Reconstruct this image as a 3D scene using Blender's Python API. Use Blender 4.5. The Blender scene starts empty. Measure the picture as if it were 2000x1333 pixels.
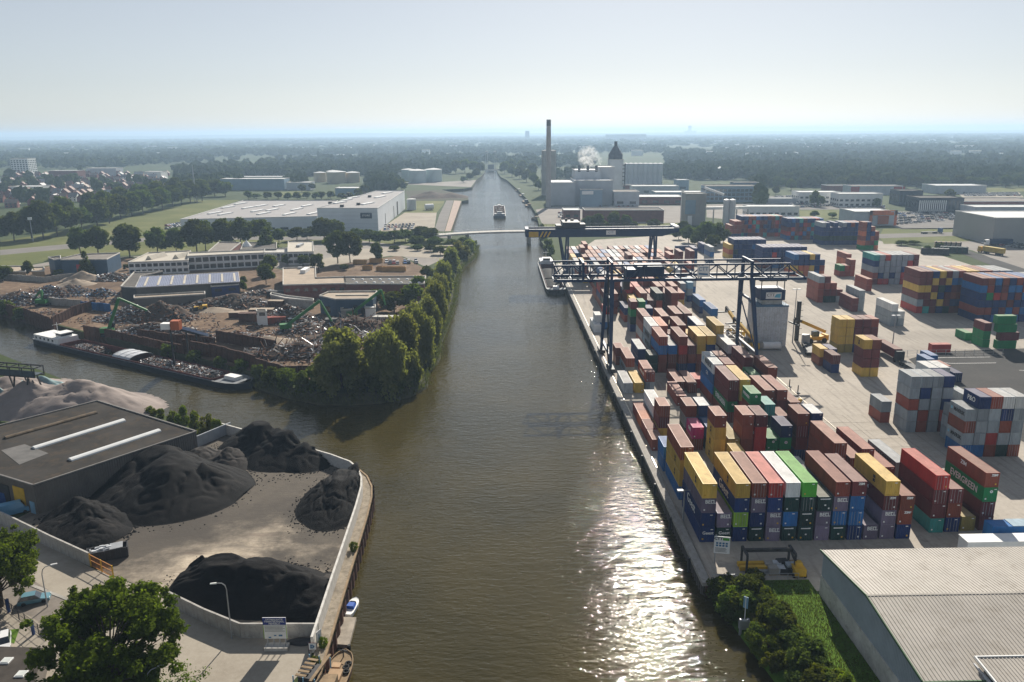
import bpy, bmesh, math, random
import numpy as np
from mathutils import Vector, Matrix
RND = random.Random(11)
SC = bpy.context.scene
COL = SC.collection
rad = math.radians
# ------------------------------------------------------------------ camera
CAM_H, FPX = 68.5, 1556.0
TH = math.atan((666.5 - 258.0) / FPX)
ROLL = rad(-0.43)
_F = Vector((0, math.cos(TH), -math.sin(TH))); _R0 = Vector((1, 0, 0)); _U0 = _R0.cross(_F)
_R = _R0 * math.cos(ROLL) + _U0 * math.sin(ROLL); _U = _R0 * -math.sin(ROLL) + _U0 * math.cos(ROLL)
cam_d = bpy.data.cameras.new('camera'); cam = bpy.data.objects.new('camera', cam_d); COL.objects.link(cam)
cam_d.sensor_width = 36.0; cam_d.lens = 36.0 * FPX / 2000.0; cam_d.clip_start = 0.5; cam_d.clip_end = 60000
cam.matrix_world = Matrix(((_R.x, _U.x, -_F.x, 0), (_R.y, _U.y, -_F.y, 0), (_R.z, _U.z, -_F.z, CAM_H), (0, 0, 0, 1)))
SC.camera = cam
# ------------------------------------------------------------------ sky, sun, exposure
SUN_EL, SUN_AZ = rad(33.0), rad(11.0)        # azimuth measured from +Y (the way the canal runs) towards +X
w = bpy.data.worlds.new('World'); SC.world = w; w.use_nodes = True
nt = w.node_tree; nt.nodes.clear()
sky = nt.nodes.new('ShaderNodeTexSky'); sky.sky_type = 'NISHITA'; sky.sun_disc = False
sky.sun_elevation = SUN_EL; sky.sun_rotation = SUN_AZ
sky.altitude = 0.0; sky.air_density = 0.8; sky.dust_density = 0.45; sky.ozone_density = 2.0
bg = nt.nodes.new('ShaderNodeBackground'); bg.inputs[1].default_value = 0.104
wo = nt.nodes.new('ShaderNodeOutputWorld')
pale = nt.nodes.new('ShaderNodeHueSaturation'); pale.inputs['Saturation'].default_value = 0.62      # milky late summer air
even = nt.nodes.new('ShaderNodeGamma'); even.inputs[1].default_value = 0.7
nt.links.new(sky.outputs[0], pale.inputs['Color']); nt.links.new(pale.outputs[0], even.inputs[0])
nt.links.new(even.outputs[0], bg.inputs[0]); nt.links.new(bg.outputs[0], wo.inputs[0])
sun_d = bpy.data.lights.new('sun', 'SUN'); sun_d.energy = 5.0; sun_d.angle = rad(0.53); sun_d.color = (1.0, 0.93, 0.82)
sun = bpy.data.objects.new('sun', sun_d); COL.objects.link(sun)
sd = Vector((math.sin(SUN_AZ) * math.cos(SUN_EL), math.cos(SUN_AZ) * math.cos(SUN_EL), math.sin(SUN_EL)))
sun.rotation_euler = (-sd).to_track_quat('-Z', 'Y').to_euler(); sun.location = sd * 300
vs = SC.view_settings; vs.view_transform = 'Standard'; vs.look = 'None'; vs.exposure = 0.58; vs.gamma = 1.0
SC.cycles.max_bounces = 9; SC.cycles.diffuse_bounces = 5; SC.cycles.glossy_bounces = 2
SC.cycles.transmission_bounces = 5; SC.cycles.transparent_max_bounces = 6; SC.cycles.volume_bounces = 0
SC.cycles.sample_clamp_indirect = 4.0; SC.cycles.sample_clamp_direct = 520.0
SC.cycles.use_denoising = True; SC.cycles.use_adaptive_sampling = False; SC.cycles.caustics_reflective = False; SC.cycles.caustics_refractive = False
# ------------------------------------------------------------------ helpers: place on the ground
def G(px, py, z=0.0):
    """world point at height z that the photograph shows at pixel (px, py)"""
    d = _F * FPX + _R * (px - 1000.0) + _U * (666.5 - py)
    t = (z - CAM_H) / d.z
    return Vector((d.x * t, d.y * t, z))
def HT(px, pb, pt, z0=0.0):
    """height of an upright thing with foot at pixel row pb and head at row pt"""
    g = G(px, pb, z0)
    lo, hi = z0, z0 + 140.0
    for _ in range(40):
        m = (lo + hi) / 2; v = Vector((g.x, g.y, m - CAM_H))
        y = 666.5 - FPX * v.dot(_U) / v.dot(_F)
        if y > pt: lo = m
        else: hi = m
    return lo - z0
YA = rad(-1.05)
YU = Vector((math.sin(YA), math.cos(YA), 0)); YV = Vector((math.cos(YA), -math.sin(YA), 0))
YO = Vector((31.95, 123.6, 0))
YROT = -YA                      # rotation about z that turns +Y into the quay direction
def Y(u, v, z=0.0):
    p = YO + YU * u + YV * v
    return Vector((p.x, p.y, z))
# ------------------------------------------------------------------ helpers: meshes
class MB:
    def __init__(s): s.v = []; s.f = []; s.m = []
    def face(s, pts, m=0):
        i = len(s.v); s.v += [tuple(p) for p in pts]; s.f.append(tuple(range(i, i + len(pts)))); s.m.append(m)
    def hexa(s, b, t, m=0, mt=None, bottom=True):
        i = len(s.v); n = len(b); s.v += [tuple(p) for p in b] + [tuple(p) for p in t]
        for k in range(n):
            l = (k + 1) % n; s.f.append((i + k, i + l, i + n + l, i + n + k)); s.m.append(m)
        s.f.append(tuple(i + n + k for k in range(n))); s.m.append(m if mt is None else mt)
        if bottom: s.f.append(tuple(i + n - 1 - k for k in range(n))); s.m.append(m)
    def box(s, x0, x1, y0, y1, z0, z1, m=0, mt=None):
        s.hexa([(x0, y0, z0), (x1, y0, z0), (x1, y1, z0), (x0, y1, z0)], [(x0, y0, z1), (x1, y0, z1), (x1, y1, z1), (x0, y1, z1)], m, mt)
    def prism(s, poly, z0, z1, m=0, mt=None):
        s.hexa([(p[0], p[1], z0) for p in poly], [(p[0], p[1], z1) for p in poly], m, mt)
    def beam(s, p, q, w=0.2, h=None, m=0):
        p = Vector(p); q = Vector(q); d = (q - p)
        if d.length < 1e-6: return
        d.normalize(); up = Vector((0, 0, 1)) if abs(d.z) < 0.95 else Vector((0, 1, 0))
        a = d.cross(up).normalized() * (w / 2); b = a.cross(d).normalized() * ((h or w) / 2)
        s.hexa([p - a - b, p + a - b, p + a + b, p - a + b], [q - a - b, q + a - b, q + a + b, q - a + b], m)
    def tube(s, p, q, r0, r1=None, n=8, m=0, caps=True):
        p = Vector(p); q = Vector(q); r1 = r0 if r1 is None else r1
        d = (q - p).normalized(); up = Vector((0, 0, 1)) if abs(d.z) < 0.95 else Vector((1, 0, 0))
        a = d.cross(up).normalized(); b = a.cross(d)
        ring = [(math.cos(t) * a + math.sin(t) * b) for t in (2 * math.pi * k / n for k in range(n))]
        i = len(s.v); s.v += [tuple(p + e * r0) for e in ring] + [tuple(q + e * r1) for e in ring]
        for k in range(n):
            l = (k + 1) % n; s.f.append((i + k, i + n + k, i + n + l, i + l)); s.m.append(m)
        if caps:
            s.f.append(tuple(i + k for k in range(n))); s.m.append(m)
            s.f.append(tuple(i + n + n - 1 - k for k in range(n))); s.m.append(m)
    def lathe(s, prof, n=16, c=(0, 0), m=0):
        i = len(s.v); k = len(prof)
        for j in range(n):
            t = 2 * math.pi * j / n
            s.v += [(c[0] + r * math.cos(t), c[1] + r * math.sin(t), z) for r, z in prof]
        for j in range(n):
            l = (j + 1) % n
            for e in range(k - 1):
                s.f.append((i + j * k + e, i + l * k + e, i + l * k + e + 1, i + j * k + e + 1)); s.m.append(m)
    def strip(s, P, Q, m=0):
        i = len(s.v); n = len(P); s.v += [tuple(p) for p in P] + [tuple(q) for q in Q]
        for k in range(n - 1): s.f.append((i + k, i + k + 1, i + n + k + 1, i + n + k)); s.m.append(m)
    def mesh(s, name, mats=(), smooth=False):
        me = bpy.data.meshes.new(name); me.from_pydata(s.v, [], s.f)
        for x in mats: me.materials.append(x)
        if len(mats) > 1: me.polygons.foreach_set('material_index', s.m)
        if smooth: me.polygons.foreach_set('use_smooth', [True] * len(s.f))
        me.update(); return me
    def build(s, name, mats, parent=None, loc=(0, 0, 0), rz=0.0, smooth=False, **tags):
        if not isinstance(mats, (list, tuple)): mats = [mats]
        return put(name, s.mesh(name, mats, smooth), parent, loc, rz, **tags)
def put(name, me, parent=None, loc=(0, 0, 0), rz=0.0, **tags):
    o = bpy.data.objects.new(name, me); COL.objects.link(o)
    o.location = loc; o.rotation_euler = (0, 0, rz)
    if parent is not None: o.parent = parent
    for k, v in tags.items(): o[k] = v
    return o
def thing(name, label, category, loc=(0, 0, 0), rz=0.0, group=None):
    o = put(name, None, None, loc, rz, label=label, category=category)
    if group: o['group'] = group
    return o
def copy_tree(o, parent=None, **tags):
    c = o.copy(); COL.objects.link(c); c.parent = parent
    for k, v in tags.items(): c[k] = v
    for ch in o.children: copy_tree(ch, c)
    return c
def arr_mesh(name, verts, nper, mats):
    """mesh of loose polygons: verts is (N*nper, 3)"""
    verts = np.asarray(verts, np.float32).reshape(-1, 3); n = len(verts) // nper
    me = bpy.data.meshes.new(name); me.vertices.add(len(verts)); me.vertices.foreach_set('co', verts.ravel())
    me.loops.add(len(verts)); me.loops.foreach_set('vertex_index', np.arange(len(verts), dtype=np.int32))
    me.polygons.add(n); me.polygons.foreach_set('loop_start', np.arange(0, len(verts), nper, dtype=np.int32))
    for x in mats: me.materials.append(x)
    me.update(calc_edges=True); return me
def fill(name, pts, mats, z=None, skirt=0.0, parent=None, holes=(), **tags):
    """flat sheet from an outline (world points), optional skirt going down round its edge"""
    bm = bmesh.new(); allv = []
    for loop in (pts,) + tuple(holes):
        vv = [bm.verts.new((p[0], p[1], p[2] if z is None else z)) for p in loop]; allv.append(vv)
    ed = [bm.edges.new((vv[k], vv[(k + 1) % len(vv)])) for vv in allv for k in range(len(vv))]
    bmesh.ops.triangle_fill(bm, edges=ed, use_beauty=True, use_dissolve=False, normal=(0, 0, 1))
    bmesh.ops.recalc_face_normals(bm, faces=bm.faces)
    for f in bm.faces:
        if f.normal.z < 0: f.normal_flip()
    if skirt:
        for vv in allv:
            lo = [bm.verts.new((a.co.x, a.co.y, a.co.z - skirt)) for a in vv]
            for k in range(len(vv)):
                l = (k + 1) % len(vv)
                f = bm.faces.new((vv[k], vv[l], lo[l], lo[k])); f.material_index = 1 if len(mats) > 1 else 0
    me = bpy.data.meshes.new(name); bm.to_mesh(me); bm.free()
    for x in mats: me.materials.append(x)
    return put(name, me, parent, **tags)
def GP(pts, z=0.0): return [G(a, b, z) for a, b in pts]
_txt = {}
def text_mesh(s, size, mat, extrude=0.01, squeeze=1.0, bold=0.0):
    key = (s, size, mat.name, squeeze, bold)
    if key not in _txt:
        cu = bpy.data.curves.new('lettering', 'FONT'); cu.body = s; cu.size = size; cu.extrude = extrude
        cu.align_x = 'CENTER'; cu.align_y = 'CENTER'; cu.offset = bold; cu.resolution_u = 2
        ob = bpy.data.objects.new('lettering', cu); COL.objects.link(ob)
        dg = bpy.context.evaluated_depsgraph_get()
        me = bpy.data.meshes.new_from_object(ob.evaluated_get(dg)); me.materials.clear(); me.materials.append(mat)
        if squeeze != 1.0: me.transform(Matrix.Diagonal((squeeze, 1, 1, 1)))
        bpy.data.objects.remove(ob); bpy.data.curves.remove(cu); _txt[key] = me
    return _txt[key]
def letter(s, size, mat, parent, loc, facing, squeeze=1.0, bold=0.0, name='lettering'):
    """flat lettering standing upright; facing = rotation about z (0 looks along -Y)"""
    o = put(name, text_mesh(s, size, mat, squeeze=squeeze, bold=bold), parent, loc)
    o.rotation_euler = (rad(90), 0, facing); return o
# ------------------------------------------------------------------ helpers: materials
def new_mat(name):
    m = bpy.data.materials.new(name); m.use_nodes = True; t = m.node_tree
    return m, t, t.nodes['Principled BSDF']
def noise(t, scale, detail=4, rough=0.6, coord='Object', dist=0.0, vec=None):
    n = t.nodes.new('ShaderNodeTexNoise'); n.inputs['Scale'].default_value = scale; n.inputs['Detail'].default_value = detail
    n.inputs['Roughness'].default_value = rough; n.inputs['Distortion'].default_value = dist
    if vec is None:
        tc = t.nodes.new('ShaderNodeTexCoord'); vec = tc.outputs[coord]
    t.links.new(vec, n.inputs['Vector']); return n.outputs['Fac']
def ramp(t, fac, stops):
    r = t.nodes.new('ShaderNodeValToRGB'); e = r.color_ramp.elements
    while len(e) < len(stops): e.new(0.5)
    for k, (p, c) in enumerate(stops): e[k].position = p; e[k].color = (*c, 1) if len(c) == 3 else c
    t.links.new(fac, r.inputs[0]); return r.outputs[0]
def mixc(t, fac, a, b, mode='MIX'):
    m = t.nodes.new('ShaderNodeMix'); m.data_type = 'RGBA'; m.blend_type = mode
    for sock, v in ((0, fac), (6, a), (7, b)):
        if isinstance(v, (int, float)): m.inputs[sock].default_value = v
        elif isinstance(v, tuple): m.inputs[sock].default_value = (*v, 1)
        else: t.links.new(v, m.inputs[sock])
    return m.outputs[2]
def math_n(t, op, a, b=None):
    m = t.nodes.new('ShaderNodeMath'); m.operation = op
    for k, v in enumerate((a, b)):
        if v is None: continue
        if isinstance(v, (int, float)): m.inputs[k].default_value = v
        else: t.links.new(v, m.inputs[k])
    return m.outputs[0]
def bump(t, p, h, strength=0.3, dist=0.1):
    b = t.nodes.new('ShaderNodeBump'); b.inputs['Strength'].default_value = strength; b.inputs['Distance'].default_value = dist
    t.links.new(h, b.inputs['Height']); t.links.new(b.outputs[0], p.inputs['Normal'])
def sc3(c, k): return tuple(min(1.0, x * k) for x in c)
_mats = {}
def mat(name, rgb, rough=0.8, var=0.25, scale=0.4, b=0.0, bscale=4.0, metal=0.0, spec=0.3, rnd=0.0, dirt=None):
    if name in _mats: return _mats[name]
    m, t, p = new_mat(name)
    f = noise(t, scale, 5, 0.65)
    c = ramp(t, f, [(0.3, sc3(rgb, 1 - var)), (0.7, sc3(rgb, 1 + var))])
    if dirt:
        g = noise(t, scale * 3.1, 6, 0.7, dist=0.6)
        c = mixc(t, ramp(t, g, [(0.5, (0, 0, 0)), (0.72, (1, 1, 1))]), c, dirt)
    if rnd:
        oi = t.nodes.new('ShaderNodeObjectInfo')
        hv = t.nodes.new('ShaderNodeHueSaturation')
        v = math_n(t, 'MULTIPLY_ADD', oi.outputs['Random'], 2 * rnd); v.node.inputs[2].default_value = 1 - rnd
        t.links.new(v, hv.inputs['Value']); t.links.new(c, hv.inputs['Color']); c = hv.outputs[0]
    t.links.new(c, p.inputs['Base Color'])
    p.inputs['Roughness'].default_value = rough; p.inputs['Metallic'].default_value = metal
    p.inputs['Specular IOR Level'].default_value = spec
    if b: bump(t, p, noise(t, bscale, 5, 0.65), b, 0.1)
    _mats[name] = m; return m
# ------------------------------------------------------------------ shared materials
def ground_mat(name, stops, scale=0.02, fine=0.6, b=0.2, rough=0.95, coord='Object', fmix=0.4):
    m, t, p = new_mat(name)
    n1 = noise(t, scale, 6, 0.62, coord); n2 = noise(t, fine, 6, 0.7, coord)
    f = mixc(t, fmix, n1, n2)
    t.links.new(ramp(t, f, stops), p.inputs['Base Color']); p.inputs['Roughness'].default_value = rough
    p.inputs['Specular IOR Level'].default_value = 0.1
    if b: bump(t, p, n2, b, 0.2)
    _mats[name] = m; return m
M_land = ground_mat('land', [(0.3, (0.03, 0.045, 0.016)), (0.55, (0.055, 0.075, 0.025)), (0.75, (0.12, 0.12, 0.06))], 0.006, 0.08)
M_grass = ground_mat('grass', [(0.3, (0.075, 0.09, 0.025)), (0.52, (0.12, 0.13, 0.04)), (0.7, (0.21, 0.19, 0.085))], 0.03, 0.5)
M_lush = ground_mat('lush_grass', [(0.3, (0.05, 0.10, 0.012)), (0.6, (0.10, 0.18, 0.02)), (0.8, (0.17, 0.2, 0.04))], 0.15, 2.0)
M_earth = ground_mat('earth_bank', [(0.3, (0.03, 0.035, 0.015)), (0.7, (0.09, 0.08, 0.05))], 0.2, 1.0)
M_dirt = ground_mat('scrap_yard_dirt', [(0.3, (0.06, 0.042, 0.03)), (0.5, (0.15, 0.10, 0.065)), (0.72, (0.30, 0.22, 0.15))], 0.05, 0.4)
M_sand = ground_mat('pale_gravel', [(0.3, (0.25, 0.22, 0.18)), (0.7, (0.42, 0.37, 0.3))], 0.05, 0.6)
M_street = ground_mat('street_paving', [(0.3, (0.26, 0.225, 0.18)), (0.7, (0.4, 0.36, 0.3))], 0.12, 1.4)
M_asphalt = ground_mat('asphalt', [(0.3, (0.05, 0.05, 0.05)), (0.7, (0.095, 0.09, 0.085))], 0.08, 1.2)
M_asphalt2 = ground_mat('worn_asphalt', [(0.3, (0.15, 0.14, 0.13)), (0.7, (0.24, 0.22, 0.2))], 0.08, 1.2)
M_park = ground_mat('parking_paving', [(0.3, (0.2, 0.18, 0.16)), (0.7, (0.33, 0.3, 0.27))], 0.05, 0.5)
M_conc = mat('concrete', (0.34, 0.32, 0.29), 0.9, 0.25, 0.3, 0.1, 5, dirt=(0.2, 0.18, 0.15))
M_conc_pale = mat('pale_concrete', (0.5, 0.48, 0.44), 0.9, 0.2, 0.3, 0.1, 5, dirt=(0.3, 0.28, 0.24))
M_rust = mat('rusty_sheet_pile', (0.10, 0.048, 0.032), 0.85, 0.45, 0.5, 0.2, 3, dirt=(0.05, 0.035, 0.03))
M_pile = mat('weathered_sheet_pile', (0.11, 0.10, 0.09), 0.8, 0.35, 0.7, 0.2, 4, dirt=(0.08, 0.045, 0.03))
M_steel_d = mat('dark_steel', (0.035, 0.035, 0.038), 0.6, 0.3, 1.0)
M_steel = mat('galvanised_steel', (0.35, 0.36, 0.37), 0.5, 0.15, 1.0, metal=0.4)
M_white = mat('white_paint', (0.75, 0.75, 0.73), 0.6, 0.08, 0.6)
M_black = mat('black_rubber', (0.02, 0.02, 0.02), 0.8, 0.2, 2.0)
M_glass = mat('window_glass', (0.025, 0.035, 0.045), 0.12, 0.2, 0.3, spec=0.8)
M_crane = mat('crane_blue', (0.010, 0.032, 0.09), 0.5, 0.2, 0.4)
M_yellow = mat('safety_yellow', (0.6, 0.36, 0.03), 0.6, 0.15, 0.8)
M_wood = mat('timber', (0.24, 0.17, 0.1), 0.85, 0.3, 1.0, 0.2, 6)
# yard concrete with a joint pattern of worn stains
def yard_mat():
    m, t, p = new_mat('yard_concrete')
    n1 = noise(t, 0.035, 7, 0.65); n2 = noise(t, 0.9, 6, 0.7); n3 = noise(t, 0.012, 4, 0.6, dist=1.5)
    c = ramp(t, n1, [(0.3, (0.30, 0.265, 0.215)), (0.52, (0.40, 0.355, 0.295)), (0.75, (0.47, 0.42, 0.36))])
    c = mixc(t, 0.35, c, ramp(t, n2, [(0.3, (0.24, 0.21, 0.18)), (0.7, (0.5, 0.45, 0.39))]))
    c = mixc(t, ramp(t, n3, [(0.52, (0, 0, 0)), (0.7, (0.55, 0.55, 0.55))]), c, (0.2, 0.18, 0.155))
    wv = t.nodes.new('ShaderNodeTexNoise'); wv.inputs['Scale'].default_value = 0.22; wv.inputs['Detail'].default_value = 5
    mp = t.nodes.new('ShaderNodeMapping'); tc = t.nodes.new('ShaderNodeTexCoord'); mp.inputs['Scale'].default_value = (5.0, 0.25, 1)
    t.links.new(tc.outputs['Object'], mp.inputs[0]); t.links.new(mp.outputs[0], wv.inputs['Vector'])
    c = mixc(t, ramp(t, wv.outputs['Fac'], [(0.52, (0, 0, 0)), (0.72, (0.55, 0.55, 0.55))]), c, (0.17, 0.15, 0.13))
    c = mixc(t, ramp(t, noise(t, 0.3, 6, 0.75, dist=2.0), [(0.56, (0, 0, 0)), (0.72, (0.5, 0.5, 0.5))]), c, (0.15, 0.13, 0.115))
    t.links.new(c, p.inputs['Base Color']); p.inputs['Roughness'].default_value = 0.9; p.inputs['Specular IOR Level'].default_value = 0.25
    bump(t, p, n2, 0.12, 0.05); return m
M_yard = yard_mat()
# ------------------------------------------------------------------ water
def water_mat():
    m, t, p = new_mat('canal_water')
    tc = t.nodes.new('ShaderNodeTexCoord')
    def wave(sx, sy, scale, detail, rot):
        mp = t.nodes.new('ShaderNodeMapping'); mp.inputs['Scale'].default_value = (sx, sy, 1); mp.inputs['Rotation'].default_value = (0, 0, rot)
        t.links.new(tc.outputs['Object'], mp.inputs[0])
        return noise(t, scale, detail, 0.55, vec=mp.outputs[0], dist=0.4)
    big = wave(1, 1, 0.02, 3, 0); a = wave(0.5, 1.25, 0.5, 3, rad(8)); c = wave(0.55, 1.35, 1.1, 2, rad(-10)); e = wave(0.8, 1.2, 2.6, 1, rad(14))
    h = math_n(t, 'ADD', math_n(t, 'ADD', math_n(t, 'MULTIPLY', a, 0.42), math_n(t, 'MULTIPLY', c, 0.34)), math_n(t, 'MULTIPLY', e, 0.07))
    h = math_n(t, 'MULTIPLY', h, ramp(t, big, [(0.3, (0.7,) * 3), (0.7, (1.1,) * 3)]))
    b = t.nodes.new('ShaderNodeBump'); b.inputs['Strength'].default_value = 0.7; b.inputs['Distance'].default_value = 0.5
    t.links.new(h, b.inputs['Height']); t.links.new(b.outputs[0], p.inputs['Normal'])
    murk = noise(t, 0.03, 4, 0.6)
    t.links.new(ramp(t, murk, [(0.35, (0.034, 0.028, 0.008)), (0.65, (0.054, 0.042, 0.012))]), p.inputs['Base Color'])
    p.inputs['Roughness'].default_value = 0.0; p.inputs['Specular IOR Level'].default_value = 0.5; p.inputs['IOR'].default_value = 1.33
    return m
WZ = -2.6
me = MB(); me.face([(-900, -400, WZ), (900, -400, WZ), (900, 4200, WZ), (-900, 4200, WZ)])
me.build('water', water_mat(), kind='structure')
# ------------------------------------------------------------------ land either side of the canal
NL_SHORE = GP([(500, 731), (520, 742), (570, 757), (630, 769), (680, 770), (740, 766), (790, 756), (820, 740), (823, 716), (846, 688), (850, 658), (868, 618),
               (882, 575), (886, 540), (898, 513), (922, 498), (929, 476), (918, 462), (884, 453), (883, 446), (892, 419), (902, 393), (915, 391), (914, 384),
               (862, 371), (905, 369), (922, 366), (931, 350), (940, 345), (946, 338), (949, 330)])
NW = [Vector((-620, NL_SHORE[0].y + 210, 0))] + [G(0, 603), G(60, 622), G(160, 648), G(380, 699)]
R_SHORE = GP([(969, 330), (972, 338), (978, 346), (990, 352), (1010, 370), (1030, 390), (1046, 416), (1053, 440), (1056, 470)]) + [Y(300, -2.2), Y(-12, -2.2), Y(-12, 4.0), Y(-24, 5.0), Y(-40, 7.5), Y(-62, 10), Y(-95, 12), Y(-400, 5)]
out = NW + NL_SHORE + R_SHORE + [Vector((9000, -400, 0)), Vector((9000, 16000, 0)), Vector((-9000, 16000, 0)), Vector((-9000, NW[0].y + 2600, 0))]
fill('land', out, [M_land, M_earth], z=0.0, skirt=4.0, kind='structure')
COALQ = GP([(447, 841), (560, 873), (660, 902), (700, 917), (718, 932), (727, 952), (727, 972), (718, 1010), (700, 1071), (672, 1165), (640, 1275), (616, 1355)])
SL = [Vector((-620, COALQ[0].y + 150, 0))] + GP([(-60, 672), (0, 692), (130, 744), (245, 788), (262, 797), (380, 827)]) + COALQ + [Vector((-28, 20, 0)), Vector((-28, -400, 0)), Vector((-620, -400, 0))]
fill('south_bank', SL, [M_land, M_earth], z=0.0, skirt=4.0, kind='structure')
def dusty_mat():
    m, t, p = new_mat('dusty_yard'); tc = t.nodes.new('ShaderNodeTexCoord')
    def st(rot, sx, sy, sc, det=6, dist=0.6):
        mp = t.nodes.new('ShaderNodeMapping'); mp.inputs['Rotation'].default_value = (0, 0, rad(rot)); mp.inputs['Scale'].default_value = (sx, sy, 1); t.links.new(tc.outputs['Object'], mp.inputs[0]); return noise(t, sc, det, 0.68, vec=mp.outputs[0], dist=dist)
    c = ramp(t, noise(t, 0.9, 7, 0.7), [(0.28, (0.36, 0.30, 0.22)), (0.5, (0.50, 0.42, 0.32)), (0.75, (0.6, 0.51, 0.4))])
    c = mixc(t, ramp(t, noise(t, 0.05, 6, 0.65, dist=1.0), [(0.5, (0, 0, 0)), (0.68, (0.8, 0.8, 0.8))]), c, (0.16, 0.14, 0.115))
    c = mixc(t, ramp(t, st(-38, 0.25, 2.6, 0.35), [(0.54, (0, 0, 0)), (0.7, (0.7, 0.7, 0.7))]), c, (0.15, 0.11, 0.09))
    c = mixc(t, ramp(t, st(24, 0.18, 2.2, 0.45), [(0.56, (0, 0, 0)), (0.7, (0.7, 0.7, 0.7))]), c, (0.18, 0.15, 0.12))
    wob = math_n(t, 'MULTIPLY', noise(t, 0.12, 5, 0.65), 26.0)
    for (qx, qy), rr in (((430, 925), 38.0), ((560, 1195), 22.0), ((220, 1045), 24.0), ((690, 1010), 20.0)):
        g = G(qx, qy); vd = t.nodes.new('ShaderNodeVectorMath'); vd.operation = 'DISTANCE'; t.links.new(tc.outputs['Object'], vd.inputs[0]); vd.inputs[1].default_value = g
        f = math_n(t, 'ADD', vd.outputs['Value'], wob); f = math_n(t, 'DIVIDE', f, rr + 13.0)
        c = mixc(t, ramp(t, f, [(0.72, (0.9, 0.9, 0.9)), (1.12, (0, 0, 0))]), c, (0.075, 0.066, 0.057))
    c = mixc(t, ramp(t, noise(t, 2.4, 6, 0.75, dist=0.5), [(0.56, (0, 0, 0)), (0.75, (0.6, 0.6, 0.6))]), c, (0.08, 0.07, 0.06))
    t.links.new(c, p.inputs['Base Color']); p.inputs['Roughness'].default_value = 0.95; p.inputs['Specular IOR Level'].default_value = 0.15
    bump(t, p, noise(t, 1.5, 7, 0.7), 0.4, 0.2); return m
# ------------------------------------------------------------------ sheets on the land
def sheet(name, px, m, z=0.02): return fill(name, GP(px, 0.0), [m], z=z, kind='structure')
sheet('container_yard', [(1082, 512), (1335, 462), (1440, 458), (1560, 470), (1722, 452), (1835, 480), (2010, 560), (2400, 690), (2400, 1010), (1990, 1063), (1640, 1106)], M_yard) if False else None
fill('container_yard', [Y(-11.6, -1.4), Y(298, -1.4), Y(395, 30), Y(430, 120), Y(440, 200), Y(330, 215), Y(190, 205), Y(105, 165), Y(30, 120), Y(-15, 95), Y(-15.5, 14), Y(-11.6, 5)], [M_yard], z=0.02, kind='structure')
fill('parking_asphalt', [Y(110, 92), Y(118, 104), Y(121, 140), Y(104, 166), Y(30, 121), Y(36, 84), Y(70, 84)], [M_asphalt], z=0.045, kind='structure')
sheet('scrap_yard_ground', [(0, 601), (60, 620), (160, 646), (380, 697), (500, 729), (575, 742), (660, 740), (770, 690), (800, 620), (835, 560), (830, 525), (780, 500), (560, 530), (430, 500), (250, 505), (0, 530)], M_dirt, 0.02)
sheet('business_park_paving', [(0, 529), (250, 503), (430, 498), (560, 528), (780, 498), (832, 522), (868, 505), (860, 488), (700, 470), (500, 490), (120, 508)], M_park, 0.03)
sheet('field', [(0, 472), (120, 452), (230, 430), (330, 407), (372, 392), (470, 391), (352, 432), (330, 452), (150, 478), (0, 500)], M_grass, 0.02)
sheet('verge', [(0, 500), (150, 478), (330, 455), (600, 462), (860, 462), (866, 482), (700, 474), (500, 486), (120, 506), (0, 527)], M_grass, 0.025)
sheet('access_road', [(0, 489), (170, 474), (340, 460), (560, 463), (882, 459), (882, 465), (560, 470), (340, 467), (170, 483), (0, 499)], M_asphalt2, 0.05)
sheet('quay_grass', [(808, 393), (868, 393), (866, 400), (853, 416), (790, 416)], M_grass, 0.03)
sheet('hall_yard', [(790, 416), (853, 416), (848, 450), (745, 452), (742, 448)], M_sand, 0.03)
sheet('quay_road', [(872, 392), (886, 392), (868, 452), (848, 452), (858, 420)], M_asphalt2, 0.04)
sheet('quay_apron', [(887, 392), (901, 393), (882, 447), (880, 452), (869, 452)], mat('red_gravel', (0.36, 0.27, 0.22), 0.95), 0.035)
fill('gravel_shore_path', GP([(862, 506), (905, 500), (915, 485), (900, 478), (800, 484), (700, 487), (640, 505), (560, 520), (600, 528), (760, 500)]), [M_sand], z=0.06, kind='structure')
fill('coal_yard_ground', GP([(20, 1020), (175, 1106), (335, 1170), (470, 1245), (622, 1245), (712, 950), (695, 922), (447, 845), (383, 868), (90, 985)]), [dusty_mat()], z=0.02, kind='structure')
fill('street', GP([(-60, 1010), (20, 1022), (175, 1108), (335, 1172), (470, 1246), (620, 1246), (600, 1300), (560, 1345), (560, 1420), (-200, 1420), (-200, 1000)]), [M_street], z=0.025, kind='structure')
fill('asphalt_bay', GP([(-60, 1085), (55, 1128), (135, 1178), (230, 1225), (150, 1262), (60, 1205), (-60, 1150)]), [mat('bay_paving', (0.19, 0.165, 0.14), 0.9, 0.25, 0.6)], z=0.035, kind='structure')
bk = MB()
top = [Y(-12, 4.0), Y(-24, 5.0), Y(-40, 7.5), Y(-62, 10), Y(-95, 12)]
lo = [Y(-13, -1.8, WZ - .6), Y(-22, -.6, WZ - .6), Y(-36, 1.6, WZ - .6), Y(-60, 4, WZ - .6), Y(-95, 5, WZ - .6)]
bk.strip(lo, [p + Vector((0, 0, .05)) for p in top]); bk.build('grass_bank', M_lush, kind='structure')
fill('lawn', [Y(-12.2, 4.1), Y(-12.2, 14.2), Y(-95, 14.2), Y(-95, 12.2), Y(-62, 10.1), Y(-40, 7.6), Y(-24, 5.1)], [M_lush], z=0.03, kind='structure')
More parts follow.
